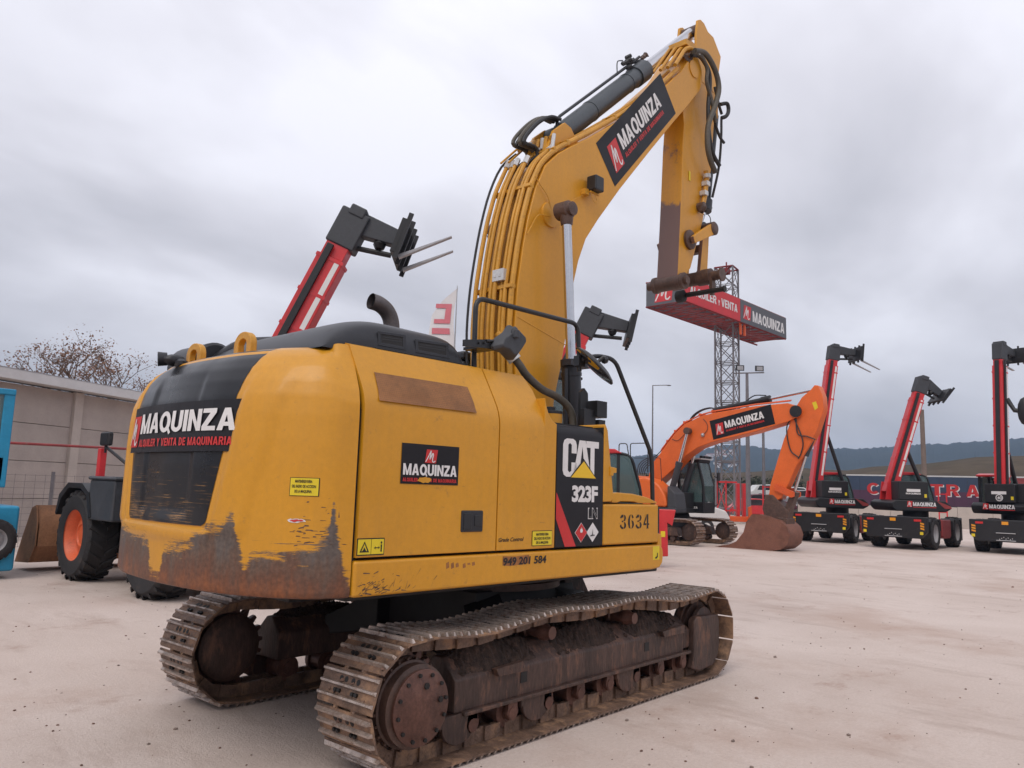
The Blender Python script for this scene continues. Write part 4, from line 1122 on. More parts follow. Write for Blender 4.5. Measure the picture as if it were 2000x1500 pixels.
# yellow warning label on the side panel, grade-control print
b = MB(); put(b, smap, *SQ, (-.812, -.598, 1.288, 1.392), .0)
wl = obj('warning_label', b, M['black_ink'], panel, smooth=False)
b = MB(); put(b, smap, *SQ, (-.808, -.602, 1.292, 1.388), .002); obj('label_field', b, M['yellow_decal'], wl, smooth=False)
b = MB()
for k, s_ in enumerate(('MANTENERSE FUERA', 'DEL RADIO DE ACCION', 'DE LA MAQUINA')):
    put(b, smap, *text2d(s_, .03), (-.79 + (.02 if k != 1 else 0), -.62 - (.02 if k != 1 else 0), 1.358 - k * .028, 1.376 - k * .028), .004)
obj('lettering', b, M['black_ink'], wl, smooth=False)
b = MB(); put(b, smap, *text2d('Grade Control', .02, 1, .3), (-1.14, -.895, 1.325, 1.352), .0)
obj('lettering', b, M['black_ink'], panel, smooth=False)
# phone number on the skirt
def kmap(u, v, h): return (u, -1.275 - h, v)
b = MB(); put(b, kmap, *text2d('949 201 584', .03, 1, .1), (-1.095, -.66, 1.168, 1.222), .003)
obj('phone_lettering', b, M['black_ink'], skirt, smooth=False)
b = MB(); rr_ = random.Random(8)
put(b, kmap, [(0, .1), (.3, 0), (1, .15), (1, 1), (.5, .9), (.0, 1)], [(0, 1, 2, 3, 4, 5)], (-1.10, -.84, 1.165, 1.232), .001)
for x in (-1.60, -1.56, -1.46, -1.42, -1.38, -1.52): put(b, kmap, [(.1, 0), (1, .2), (.8, 1), (0, .8)], [(0, 1, 2, 3)], (x, x + .028, 1.17 + rr_.uniform(0, .02), 1.20 + rr_.uniform(0, .02)), .001)
obj('old_adhesive', b, M['brown_ink'], skirt, smooth=False)
b = MB(); put(b, kmap, *SQ, (.688, .785, 1.13, 1.24), .001); sl = obj('tie_down_label', b, M['yellow_decal'], skirt, smooth=False)
b = MB(); put(b, kmap, [(0, 0), (.6, 0), (1, .3), (1, 1), (.7, 1), (.7, .45), (0, .2)], [(0, 1, 2, 3, 4, 5, 6)], (.72, .76, 1.14, 1.185), .003); obj('pictogram', b, M['black_ink'], sl, smooth=False)
# deep scrapes on the skirt near the counterweight
b = MB(); rr_ = random.Random(12)
for k in range(70):
    x = -2.26 + abs(rr_.gauss(0, .22)); z = 1.06 + abs(rr_.gauss(0, .05)); l = rr_.uniform(.01, .05); a = rr_.uniform(-.3, 1.3); w = rr_.uniform(.001, .004)
    if z > 1.23: continue
    put(b, kmap, [(0, 0), (math.cos(a) * 1, math.sin(a)), (math.cos(a) * 1 + .06, math.sin(a) + w / l * 2), (.1, .15)], [(0, 1, 2, 3)], (x, x + l, z, z + l), .0012)
obj('scrape_marks', b, M['grease'], skirt, smooth=False, kind='stuff')
# CAT lettering, drawn as tall condensed capitals, and model number
b = MB()
def blk(u0, u1, v0, v1, P, F): put(b, smap, P, F, (u0, u1, v0, v1), .002)
def letter(poly_holes, rect): put(b, smap, *poly_holes, rect, .002)
def fatC():
    o_ = [(.98, .62), (.62, .62), (.62, .80), (.60, .86), (.5, .885), (.40, .86), (.38, .80), (.38, .20), (.40, .14), (.5, .115), (.60, .14), (.62, .20), (.62, .38), (.98, .38)]
    outr = [(.98, .84), (.90, .95), (.72, 1), (.28, 1), (.10, .95), (.02, .84), (.02, .16), (.10, .05), (.28, 0), (.72, 0), (.90, .05), (.98, .16)]
    V_ = outr + o_
    # quads linking outer and inner outline
    F = [(0, 13 - 1 + 0, 13, 14), ]
    V_ = [(.98, .62), (.62, .62), (.62, .84), (.98, .84), (.90, .95), (.72, 1), (.5, 1), (.5, .885), (.28, 1), (.10, .95), (.02, .84), (.38, .84), (.02, .16), (.38, .16), (.10, .05), (.28, 0), (.5, 0), (.5, .115), (.72, 0), (.90, .05), (.98, .16), (.62, .16), (.62, .38), (.98, .38)]
    F = [(0, 3, 2, 1), (3, 4, 5, 6, 7, 2), (7, 6, 8, 9, 10, 11), (10, 12, 13, 11), (12, 14, 15, 16, 17, 13), (17, 16, 18, 19, 20, 21), (20, 23, 22, 21)]
    return V_, F
letter(fatC(), (-.502, -.335, 1.775, 2.055))
letter(([(.0, 0), (.30, 0), (.38, .26), (.5, .82), (.62, .26), (.70, 0), (1, 0), (.68, 1), (.32, 1)], [(0, 1, 2, 3, 8), (3, 7, 8), (3, 4, 5, 6, 7)]), (-.375, -.165, 1.79, 2.05))
letter(([(0, .82), (.34, .82), (.34, 0), (.66, 0), (.66, .82), (1, .82), (1, 1), (0, 1)], [(0, 1, 7), (1, 4, 6, 7)[:4], (4, 5, 6), (1, 2, 3, 4)]), (-.225, -.068, 1.775, 2.05))
put(b, smap, *text2d('323F', .045, .92), (-.385, -.072, 1.592, 1.715), .002)
obj('lettering', b, M['white_decal'], badge, smooth=False)
b = MB(); put(b, smap, [(0, 0), (1, 0), (.5, 1)], [(0, 1, 2)], (-.425, -.085, 1.762, 1.915), .004); obj('logo_edge', b, M['black_ink'], badge, smooth=False)
b = MB(); put(b, smap, [(0, 0), (1, 0), (.5, 1)], [(0, 1, 2)], (-.405, -.105, 1.772, 1.895), .006); obj('logo_triangle', b, M['cat_yellow'], badge, smooth=False)
b = MB(); put(b, smap, *text2d('LN', .03, 1), (-.19, -.072, 1.468, 1.552), .002); obj('outline_lettering', b, M['white_decal'], badge, smooth=False)
b = MB(); put(b, smap, *text2d('LN', .005, 1), (-.184, -.078, 1.474, 1.546), .004); obj('lettering', b, M['black_ink'], badge, smooth=False)
b = MB(); put(b, smap, [(0, .52), (.0, 1.0), (1, 0), (.46, 0)], [(0, 3, 2, 1)], (-.562, -.33, 1.272, 1.66), .002)
obj('red_stripe', b, M['red_decal'], badge, smooth=False)
DM = [(.5, 0), (1, .5), (.5, 1), (0, .5)]
b = MB(); put(b, smap, DM, [(0, 1, 2, 3)], (-.345, -.195, 1.297, 1.443), .002); put(b, smap, DM, [(0, 1, 2, 3)], (-.205, -.055, 1.297, 1.443), .002)
hz = obj('hazard_diamond', b, M['white_decal'], badge, smooth=False)
b = MB(); put(b, smap, DM, [(0, 1, 2, 3)], (-.340, -.20, 1.302, 1.438), .004); obj('diamond_field', b, M['red_decal'], hz, smooth=False)
b = MB(); put(b, smap, [(.2, 0), (.8, 0), (1, .35), (.75, .75), (.5, 1), (.45, .6), (.2, .75), (0, .35)], [tuple(range(8))], (-.287, -.253, 1.37, 1.41), .006); obj('flame_mark', b, M['white_decal'], hz, smooth=False)
b = MB(); put(b, smap, [(0, 0), (1, .1), (.8, .2), (.55, .2), (.5, 1), (.4, .2), (.1, .15)], [tuple(range(7))], (-.165, -.10, 1.34, 1.40), .006); obj('fish_tree_mark', b, M['black_ink'], hz, smooth=False)
# stencilled fleet number 3634: strokes with stencil bridges
def bmap(u, v, h): return (u, -1.27 - h, v)
def sten3():
    return [([(.0, .80), (.30, .98), (.52, .98), (.52, .78), (.30, .78), (.12, .72)], 0), ([(.6, .97), (.88, .90), (.96, .74), (.80, .56), (.52, .53), (.6, .60), (.68, .72), (.66, .84)], 0),
            ([(.60, .49), (.88, .42), (1, .26), (.92, .10), (.62, .0), (.62, .12), (.70, .25), (.68, .38)], 0), ([(.54, .0), (.25, .02), (.0, .16), (.02, .28), (.22, .30), (.28, .18), (.54, .12)], 0), ([(.28, .56), (.50, .58), (.50, .48), (.28, .46)], 0)]
def sten6():
    return [([(.46, 1), (.20, .90), (.02, .66), (.0, .34), (.16, .08), (.42, .0), (.34, .2), (.30, .5), (.34, .78)], 0), ([(.54, 1), (.80, .92), (.92, .76), (.72, .72), (.62, .84)], 0), ([(.54, .0), (.84, .08), (1, .28), (.90, .50), (.54, .60), (.66, .44), (.70, .28), (.64, .12)], 0)]
def sten4():
    return [([(.0, .30), (.52, 1), (.52, .72), (.24, .36), (.52, .36), (.52, .24), (.0, .24)], 0), ([(.60, 1), (.84, 1), (.84, .36), (1, .36), (1, .24), (.84, .24), (.84, .05), (.95, 0), (.45, 0), (.60, .05)], 0)]
b = MB()
for k, g_ in enumerate((sten3(), sten6(), sten3(), sten4())):
    u0 = .225 + k * .109
    for P, _ in g_: put(b, bmap, P, [tuple(range(len(P)))], (u0, u0 + .085, 1.387, 1.502), .002)
obj('stencil_number', b, M['black_ink'], tb, smooth=False)

# --- hood: black moulded cover, louvres, exhaust
HX0, HX1, HY0, HY1 = -2.42, -1.285, -1.035, .62
def hood_pt(u, v):
    """superellipse dome; u along x 0..1, v across 0..1"""
    x = HX0 + (HX1 - HX0) * u; y = HY0 + (HY1 - HY0) * v
    a = abs(2 * u - 1) ** (2.4 if u < .5 else 10); c = abs(2 * v - 1) ** (9 if v < .5 else 5)
    k = max(0, 1 - a) ** (.75 if u < .5 else .38) * max(0, 1 - c) ** (.34)
    return (x, y, 2.46 + .262 * k * (1 - .05 * (u - .4)))
def cosd(n): return [(1 - math.cos(PI * k / n)) / 2 for k in range(n + 1)]
b = MB(); rows = [[hood_pt(u, v) for v in cosd(34)] for u in cosd(44)]
b.grid(rows)
hood = up('engine_hood', b, M['plastic'])
def hood_side(x, z, h=0): return (x, -1.034 - h * .4 + max(0, z - 2.5) * .10, z)
for x0, x1 in ((-2.02, -1.80), (-1.72, -1.43)):
    b = MB(); P = [(x0, 2.528), (x1, 2.530), (x1 + .0, 2.635), (x0 - .0, 2.622)]
    Q = [(x0 + .025, 2.545), (x1 - .025, 2.548), (x1 - .022, 2.612), (x0 + .022, 2.602)]
    V_ = [hood_side(*p, .012) for p in P] + [hood_side(*p, .012) for p in Q] + [hood_side(*p, -.01) for p in P] + [hood_side(*p, -.01) for p in Q]
    F = []
    for k in range(4):
        j = (k + 1) % 4
        F += [(k, j, 4 + j, 4 + k), (8 + k, 12 + k, 12 + j, 8 + j), (k, 8 + k, 8 + j, j), (4 + k, 4 + j, 12 + j, 12 + k)]
    b.add(V_, F); lv = obj('louvre_frame', b, M['plastic'], hood, bevel=.004)
    b = MB(); b.add([hood_side(*p, .003) for p in Q], [(0, 1, 2, 3)]); obj('louvre_mesh', b, M['dark'], lv, smooth=False)
    for k in range(3):
        z = 2.572 + k * .015; b = MB(); b.add([hood_side(x0 + .03, z, .006), hood_side(x1 - .03, z + .008, .006), hood_side(x1 - .03, z + .012, .002), hood_side(x0 + .03, z + .004, .002)], [(0, 1, 2, 3)])
        obj('louvre_slat', b, M['tube_black'], lv, smooth=False)
b = MB(); b.box(-2.05, HX1, -1.055, -1.03, 2.478, 2.512); obj('hood_seal', b, M['dark'], hood, bevel=.006)
b = MB(); b.lathe([(.05, 0), (.15, 0), (.17, .02), (.17, .45), (.15, .47), (.05, .47)], 28, (-2.30, .52, 2.50), (0, 1, 0)); b.tube(curve([(-2.30, .55, 2.5), (-2.2, .35, 2.62), (-2.0, .2, 2.66)], 5), .07, 12)
obj('air_intake', b, M['plastic'], hood)
b = MB()
ep = curve([(-1.36, -.30, 2.60), (-1.36, -.30, 2.80), (-1.375, -.30, 2.90), (-1.42, -.30, 2.965), (-1.49, -.30, 3.0), (-1.56, -.295, 3.01)], 5)
b.tube(ep, .060, 20, cap=False); b.tube(ep, .054, 20, cap=False)
ex = up('exhaust_pipe', b, M['exhaust'])
b = MB(); b.cyl(ep[-5], ep[-4], .053, 16); obj('exhaust_bore', b, M['dark'], ex)

# --- handrails
b = MB()
b.tube(fil([(-1.07, -.90, 2.40), (-1.075, -.90, 3.045), (.115, -.90, 3.06), (.145, -.90, 2.66)], .09, 5), .019, 10)
up('handrail', b, M['tube_black'])
b = MB(); b.tube(fil([(-1.02, -.62, 2.45), (-1.02, -.62, 3.0), (-.95, -.62, 3.02)], .06), .016, 8)
b = MB()
b.tube(fil([(.145, -.92, 2.76), (.24, -1.0, 2.80), (.42, -1.06, 2.79), (.87, -1.14, 2.0), (.875, -1.16, 1.20)], .08, 5), .019, 10)
up('handrail', b, M['tube_black'])
b = MB(); b.box(.10, .19, -.93, -.87, 2.70, 2.79); b.cyl((.16, -.95, 2.765), (.23, -.95, 2.80), .022, 8); up('rail_clamp', b, M['tube_black'], bevel=.005)
# rear-view mirror on its arm
b = MB(); b.prism([(-1.36, 2.62), (-1.36, 2.665), (-1.15, 2.70), (-1.0, 2.72), (-1.0, 2.70), (-1.12, 2.64)], 'y', -1.10, -1.085)
for x, z in ((-1.22, 2.665), (-1.17, 2.672)): b.cyl((x, -1.10, z), (x, -1.112, z), .010, 8)
b.tube([(-1.15, -1.10, 2.69), (-1.0, -1.12, 2.705), (-.95, -1.13, 2.755)], .012, 8)
b.box(-1.18, -1.04, -1.09, -.90, 2.64, 2.66)
ma = up('mirror_arm', b, M['tube_black'])
b = MB()
hp = [(-1.115, 2.655), (-1.08, 2.72), (-1.0, 2.775), (-.955, 2.835), (-.88, 2.82), (-.795, 2.775), (-.785, 2.735), (-.84, 2.66), (-.905, 2.585), (-.955, 2.585), (-1.02, 2.625), (-1.10, 2.63)]
cx, cz = -.94, 2.71
V_ = [(x, -1.13, z) for x, z in hp] + [(cx + (x - cx) * .72, -1.185, cz + (z - cz) * .72) for x, z in hp] + [(x, -1.10, z) for x, z in hp]
k_ = len(hp)
F = [(i, (i + 1) % k_, k_ + (i + 1) % k_, k_ + i) for i in range(k_)] + [tuple(range(k_, 2 * k_))] + [(2 * k_ + i, 2 * k_ + (i + 1) % k_, (i + 1) % k_, i) for i in range(k_)] + [tuple(range(3 * k_ - 1, 2 * k_ - 1, -1))]
b.add(V_, F); b.sphere((-.95, -1.18, 2.77), .035, 8, (1, .8, 1.4)); b.box(-.975, -.93, -1.215, -1.17, 2.73, 2.79)
obj('mirror_housing', b, M['tgrey'], ma, bevel=.008)
# round convex mirror tipped over the right side
pc = Vector((.215, -1.0, 2.71)); la = Vector((.39, 0, -.18)).normalized(); vd = (pc - Vector((-5.04, -4.71, 1.67))).normalized()
nn_ = la.cross(vd).normalized()
if nn_.z < 0: nn_ = -nn_
nn_ = (nn_ + Vector((.10, .12, .0))).normalized()
b = MB(); b.lathe([(.01, .045), (.08, .043), (.15, .034), (.20, .016), (.215, .004), (.215, -.006), (.205, -.008), (.01, -.008)], 36, pc, nn_)
rm = up('round_mirror', b, M['tube_black'])
b = MB(); b.lathe([(.20, -.009), (.15, -.022), (.08, -.032), (.01, -.036)], 36, pc, nn_); obj('mirror_face', b, M['mirror'], rm)
b = MB(); b.tube([pc + nn_ * .04, pc + nn_ * .10, Vector((.33, -1.02, 2.80))], .016, 8); b.sphere(tuple(pc + nn_ * .08 + Vector((.05, 0, 0))), .035, 8); obj('mirror_ball_joint', b, M['tube_black'], rm)

# --- boom lift cylinders (right and left)
for yy in (-.45, .45):
    b = MB()
    a_, c_ = Vector((.47, yy, 4.26)), Vector((.66, yy, 1.9))
    d_ = (c_ - a_).normalized()
    h_ = a_ + d_ * 1.42
    b.cyl(h_, c_ + d_ * .1, .088, 24)
    b.cyl(h_ - d_ * .02, h_ + d_ * .05, .098, 24); b.cyl(h_ + d_ * .10, h_ + d_ * .13, .097, 24)
    b.box(h_.x - .12, h_.x + .16, yy - .10, yy + .0, h_.z - .05, h_.z - .0)
    for k in (0, 1): b.cyl((h_.x - .03 + .07 * k, yy - .10, h_.z - .02), (h_.x - .03 + .07 * k, yy - .118, h_.z - .02), .012, 8)
    for k in (.14, .26): b.cyl((h_.x + .08, yy, h_.z - k), (h_.x + .14, yy - .02, h_.z - k), .014, 8)
    b.tube([(h_.x - .10, yy - .03, h_.z - .08), (h_.x - .09, yy - .03, h_.z - .8)], .02, 8)
    lc = up('lift_cylinder', b, M['plastic'])
    b = MB(); b.cyl(a_ + d_ * .06, h_, .045, 20); obj('piston_rod', b, M['chrome'], lc)
    b = MB(); s = -1 if yy < 0 else 1
    b.lathe([(.02, -.09), (.085, -.09), (.085, .04), (.065, .05), (.065, .085), (.02, .09)], 20, a_, (0, s, 0)); b.cyl(a_ + d_ * .02, a_ + d_ * .14, .07, 16, .055)
    for k in range(5): b.sphere((a_.x + random.uniform(-.07, .07), yy + s * random.uniform(-.02, .06), a_.z + random.uniform(-.08, .05)), .03, 6, (1, 1, 1), .3)
    obj('rod_eye', b, M['grease'], lc)
# lamp / sensor box bracket by the cylinder
b = MB(); b.box(.0, .30, -.88, -.82, 2.15, 2.21); b.box(.36, .50, -.93, -.80, 2.30, 2.44); b.box(.22, .38, -.90, -.84, 2.20, 2.36); b.prism([(.22, 2.2), (.22, 2.5), (.27, 2.54), (.32, 2.5), (.34, 2.2)], 'y', -.86, -.83); b.box(.40, .49, -.92, -.86, 2.20, 2.28)
b.cyl((.32, -.86, 2.16), (.32, -.86, 2.30), .006, 6); up('work_lamp_bracket', b, M['tube_black'], bevel=.01)
# fuel filler
b = MB(); b.cyl((.02, -.72, 2.14), (.02, -.72, 2.30), .085, 20); ff = up('filler_neck', b, M['yellow'])
b = MB(); b.cyl((.02, -.72, 2.30), (.02, -.72, 2.325), .088, 20); b.box(-.03, .04, -.74, -.70, 2.325, 2.36); obj('filler_cap', b, M['tube_black'], ff, bevel=.004)
# big suction hose over the deck
b = MB(); hp_ = curve([(-.47, -.60, 2.84), (-.42, -.66, 2.74), (-.36, -.70, 2.65), (-.28, -.70, 2.585), (-.10, -.70, 2.50), (.08, -.70, 2.46), (.20, -.72, 2.40), (.26, -.74, 2.31), (.27, -.75, 2.16)], 6)
b.tube(hp_, .032, 12); hs = up('suction_hose', b, M['hose_grey'])
b = MB(); b.cyl((-.50, -.56, 2.92), (-.41, -.665, 2.725), .028, 12); obj('pipe_stub', b, M['yellow_pipe'], hs)
b = MB(); b.cyl((-.425, -.655, 2.74), (-.40, -.675, 2.70), .055, 14); obj('flange', b, M['steel_white'], hs)

# --- cab (far side, hidden by the boom from here)
b = MB()
for x, y in ((.05, .42), (.05, 1.22), (1.62, .42), (1.62, 1.22), (.75, 1.22), (.75, .42)): b.box(x - .04, x + .04, y - .04, y + .04, 1.26, 2.86)
b.box(.0, 1.68, .37, 1.27, 2.86, 2.95); b.box(.0, 1.68, .37, 1.27, 1.06, 1.30); b.box(.0, .09, .38, 1.26, 1.30, 1.75)
cab_ = up('cab_frame', b, M['plastic'], bevel=.03)
for (x0, x1, y0, y1) in ((.09, .71, .40, .41), (.79, 1.58, .40, .41), (.09, .71, 1.23, 1.24), (.79, 1.58, 1.23, 1.24), (1.625, 1.635, .46, 1.18), (.045, .055, .46, 1.18)):
    b = MB(); b.box(x0, x1, y0, y1, 1.32 if x0 > .05 or x1 > .1 else 1.76, 2.85); obj('cab_window', b, M['glass'], cab_)
b = MB(); b.box(.35, .85, .6, 1.05, 1.3, 1.7); b.box(.25, .40, .6, 1.05, 1.7, 2.3); obj('seat', b, M['plastic'], cab_, bevel=.04)

# --- boom
BL = [(.60, 2.51), (.68, 2.81), (.77, 3.22), (.84, 3.64), (.92, 3.92), (1.03, 4.17), (1.22, 4.42), (1.59, 4.86), (2.16, 5.49), (2.68, 6.05), (2.96, 6.34), (3.14, 6.54)]
BT = [(3.27, 6.68), (3.33, 6.82), (3.32, 6.98), (3.24, 7.10), (3.12, 7.13)]
BU = [(2.82, 6.74), (2.16, 6.11), (1.55, 5.62), (1.04, 5.24), (.76, 5.05), (.57, 4.91), (.39, 4.73), (.26, 4.46), (.17, 4.15), (.11, 3.85), (.055, 3.47), (.035, 3.09), (.06, 2.73)]
BF = [(.10, 2.35), (.16, 1.95), (.22, 1.72), (.36, 1.62), (.50, 1.68), (.56, 1.85), (.57, 2.2)]
bp_ = BL + BT + BU + BF
b = MB(); b.prism(bp_, 'y', -.25, .25)
boom = up('boom', b, M['yellow'], bevel=.012)
# weld seams / stiffener edges
b = MB(); b.tube([(.74, -.249, 3.05), (.05, -.249, 3.20)], .005, 6)
obj('weld_seam', b, M['yellow'], boom)
for s in (-1, 1):
    b = MB(); b.lathe([(.02, 0), (.125, 0), (.12, .02), (.02, .025)], 28, (.47, s * .25, 4.26), (0, s, 0)); obj('cylinder_boss', b, M['yellow'], boom)
    b = MB(); b.lathe([(.02, 0), (.11, 0), (.11, .012), (.02, .015)], 24, (3.12, s * .25, 6.90), (0, s, 0)); obj('pin_boss', b, M['yellow'], boom)
# boom sticker along the upper arm
O_ = Vector((1.50, 0, 4.865)); U_ = (Vector((2.70, 0, 6.155)) - O_); UL = U_.length; U_.normalize(); V__ = (Vector((1.14, 0, 5.25)) - O_).normalized(); VL = (Vector((1.14, 0, 5.25)) - O_).length
def bomap(u, v, h):
    p_ = O_ + U_ * u + V__ * v; return (p_.x, -.25 - h, p_.z)
maquinza(boom, bomap, (0, UL, 0, VL * .94), base=.002, lay=(.07, .21, .18, .76, .235, .86, .42, .78, .24, .34))
# work light on the boom with bracket and wire
b = MB(); b.box(.93, .99, -.31, -.25, 4.60, 4.66); b.box(.98, 1.12, -.34, -.32, 4.625, 4.64); bk = obj('lamp_bracket', b, M['yellow_pipe'], boom)
b = MB(); b.box(.98, 1.12, -.40, -.28, 4.645, 4.80); obj('work_lamp', b, M['tube_black'], bk, bevel=.015)
b = MB()
b.tube(curve([(.47, -.27, 4.30), (.40, -.275, 4.42), (.30, -.27, 4.50), (.22, -.27, 4.56)], 5), .005, 5)
b.tube(curve([(.42, -.30, 4.22), (.28, -.28, 4.20), (.20, -.27, 4.08), (.14, -.27, 3.98)], 5), .006, 5)
b.tube(curve([(.56, -.30, 4.30), (.75, -.27, 4.47), (.95, -.27, 4.60)], 5), .004, 5)
b.tube(curve([(1.02, -.35, 4.62), (1.06, -.36, 4.54), (1.01, -.36, 4.52), (.98, -.34, 4.61)], 5), .004, 5)
obj('grease_line', b, M['yellow_pipe'], boom)
# hydraulic pipes running up the back of the boom
def off_path(y, d, i0=0, i1=None, ext=None):
    pts = [Vector((x, y, z)) for x, z in (BF[0:1] + BU[::-1])][:]
    o_ = []
    for i, p_ in enumerate(pts):
        a = pts[max(i - 1, 0)]; c2 = pts[min(i + 1, len(pts) - 1)]
        t_ = (c2 - a).normalized(); n2 = Vector((-t_.z, 0, t_.x))
        o_.append(p_ + n2 * d)
    return o_[i0:i1]
pipes = [(-.215, .040, .026, 14, 'yellow_pipe'), (-.155, .060, .021, 9, 'yellow_pipe'), (-.105, .055, .019, 14, 'yellow_pipe'), (-.045, .085, .020, 8, 'yellow_pipe'),
         (.015, .075, .021, 9, 'yellow_pipe'), (.075, .095, .019, 8, 'yellow_pipe'), (.13, .085, .017, 8, 'yellow_pipe'), (.19, .10, .021, 8, 'yellow_pipe')]
for y, d, r_, i1, mm in pipes:
    b = MB(); P = off_path(y, d, 0, i1)
    P = [P[0] + Vector((-.02, 0, -.25))] + P
    b.tube(fil(P, .10, 3), r_, 8)
    pp = obj('hydraulic_pipe', b, M[mm], boom)
    if i1 < 13:
        e0 = P[-1]; e1 = P[-1] + (P[-1] - P[-2]).normalized() * .09
        b = MB(); b.cyl(e0, e1, r_ * 1.45, 6); obj('pipe_fitting', b, M['steel_white'], pp)
for y, d, zt in ((.235, .13, 4.55), (-.02, .055, 4.7), (.10, .055, 4.6)):
    b = MB(); P = off_path(y, d, 0, 9); b.tube(curve(P, 3), .012, 6); obj('black_hose', b, M['hose'], boom)
# thin return lines with right-angle kinks near the top
for y, d in ((.21, .17), (.12, .15)):
    b = MB(); P = off_path(y, d, 7, 10); q = P[-1]
    b.tube(fil([P[0] - Vector((0, 0, 0)), P[1], q, q + Vector((.17, 0, .10)), q + Vector((.30, -.04, .14))], .03, 3), .011, 6); obj('thin_line', b, M['yellow_pipe'], boom)
# clamps across the pipes
for i, yr in ((3, (-.24, .22)), (6, (-.24, .22)), (8, (-.24, .10)), (9, (-.24, .05)), (11, (-.24, -.07)), (12, (-.24, -.07))):
    P0 = off_path(0, .015, i, i + 1)[0]; P1 = off_path(0, .075, i, i + 1)[0]
    b = MB(); dr = (P1 - P0)
    tt = Vector((dr.z, 0, -dr.x)).normalized() * .02
    V_ = []
    for y in yr:
        for q in (P0 - tt, P0 + tt, P1 + tt, P1 - tt): V_.append((q.x, y, q.z))
    b.add(V_, [(0, 1, 2, 3), (7, 6, 5, 4), (0, 4, 5, 1), (1, 5, 6, 2), (2, 6, 7, 3), (3, 7, 4, 0)])
    obj('pipe_clamp', b, M['yellow_pipe'], boom, bevel=.005)
b = MB(); b.box(-.045, .02, -.16, -.02, 3.53, 3.64); b.box(-.05, -.04, -.13, -.10, 3.565, 3.60); b.box(-.05, -.04, -.07, -.04, 3.565, 3.60); obj('clamp_block', b, M['steel_white'], boom, bevel=.004)
for k in range(9):
    q = off_path(0, .09, 8, 9)[0]; yy = -.20 + k * .05
    b = MB(); b.cyl((q.x + random.uniform(-.05, .1), yy, q.z + random.uniform(-.1, .1)), (q.x + .05, yy, q.z + .14), .02, 6); obj('pipe_union', b, M['steel_white'] if k % 3 == 0 else M['yellow_pipe'], boom)
# hoses arching from the pipe ends up to the stick cylinder
for y0, y1, r_, bulge, mm in ((.02, .05, .024, .30, 'hose_grey'), (-.03, .0, .022, .22, 'hose'), (.10, .09, .020, .36, 'hose_grey'), (.07, -.04, .018, .20, 'hose')):
    b = MB(); q = off_path(y0, .09, 8, 9)[0]
    b.tube(curve([q + Vector((-.03, 0, -.35)), q, (.34 - bulge * .12, y0, 4.98 + bulge * .1), (.50 - bulge * .12, (y0 + y1) / 2, 5.20 + bulge * .12), (.68 - bulge * .06, y1, 5.36 + bulge * .14), (.84, y1, 5.42 + bulge * .05)], 6), r_, 8)
    obj('hydraulic_hose', b, M[mm], boom)
# cylinder bracket on the boom back
b = MB()
for s in (-1, 1): b.prism([(.50, 4.93), (.62, 5.20), (.78, 5.34), (.88, 5.32), (.98, 5.22), (1.02, 5.20)], 'y', s * .13 - .02, s * .13 + .02)
obj('cylinder_bracket', b, M['yellow'], boom, bevel=.006)
# stick cylinder
a_ = Vector((.85, 0, 5.26)); c_ = Vector((3.50, 0, 7.66)); d_ = (c_ - a_).normalized()
b = MB(); b.cyl(a_ + d_ * .08, a_ + d_ * 2.04, .108, 28); b.cyl(a_ + d_ * 1.82, a_ + d_ * 2.08, .124, 28)
b.lathe([(.02, -.11), (.10, -.11), (.10, .11), (.02, .11)], 20, a_, (0, 1, 0))
for k in (.7, 1.6): b.cyl(a_ + d_ * k, a_ + d_ * (k + .03), .113, 28)
sc_ = up('stick_cylinder', b, M['cyl_grey'])
b = MB(); b.cyl(a_ + d_ * 2.05, c_, .078, 24); obj('piston_rod', b, M['chrome'], sc_)
b = MB(); n2 = Vector((-d_.z, 0, d_.x))
b.tube(fil([a_ + n2 * .05 + d_ * .02, a_ + n2 * .155 + d_ * .12, a_ + n2 * .155 + d_ * 1.85, a_ + n2 * .16 + d_ * 2.1], .06), .017, 8)
b.tube(fil([a_ + n2 * .15 + d_ * 1.5, a_ + n2 * .15 + d_ * 1.9 + Vector((0, .05, 0)), a_ + n2 * .12 + d_ * 2.1], .06), .014, 8)
for k in range(9): p_ = a_ + n2 * random.uniform(.13, .26) + d_ * random.uniform(1.68, 1.95); b.cyl(p_, p_ + Vector((.05, random.uniform(-.05, .05), .04)), .024, 6)
b.tube(curve([a_ + n2 * .15 + d_ * 1.5, a_ + n2 * .26 + d_ * 1.6, a_ + n2 * .24 + d_ * 1.72], 5), .007, 5)
obj('cylinder_piping', b, M['tube_black'], sc_)
b = MB(); b.lathe([(.02, -.12), (.085, -.12), (.085, .12), (.02, .12)], 18, c_, (0, 1, 0))
obj('rod_eye', b, M['grease'], sc_)
b = MB(); 
for k in range(3): b.sphere(tuple(a_ + d_ * (2.16 + .05 * k) + n2 * .13), .035, 6, (1, 1, 1), .3)
obj('greasy_fitting', b, M['grease'], sc_, kind='stuff')
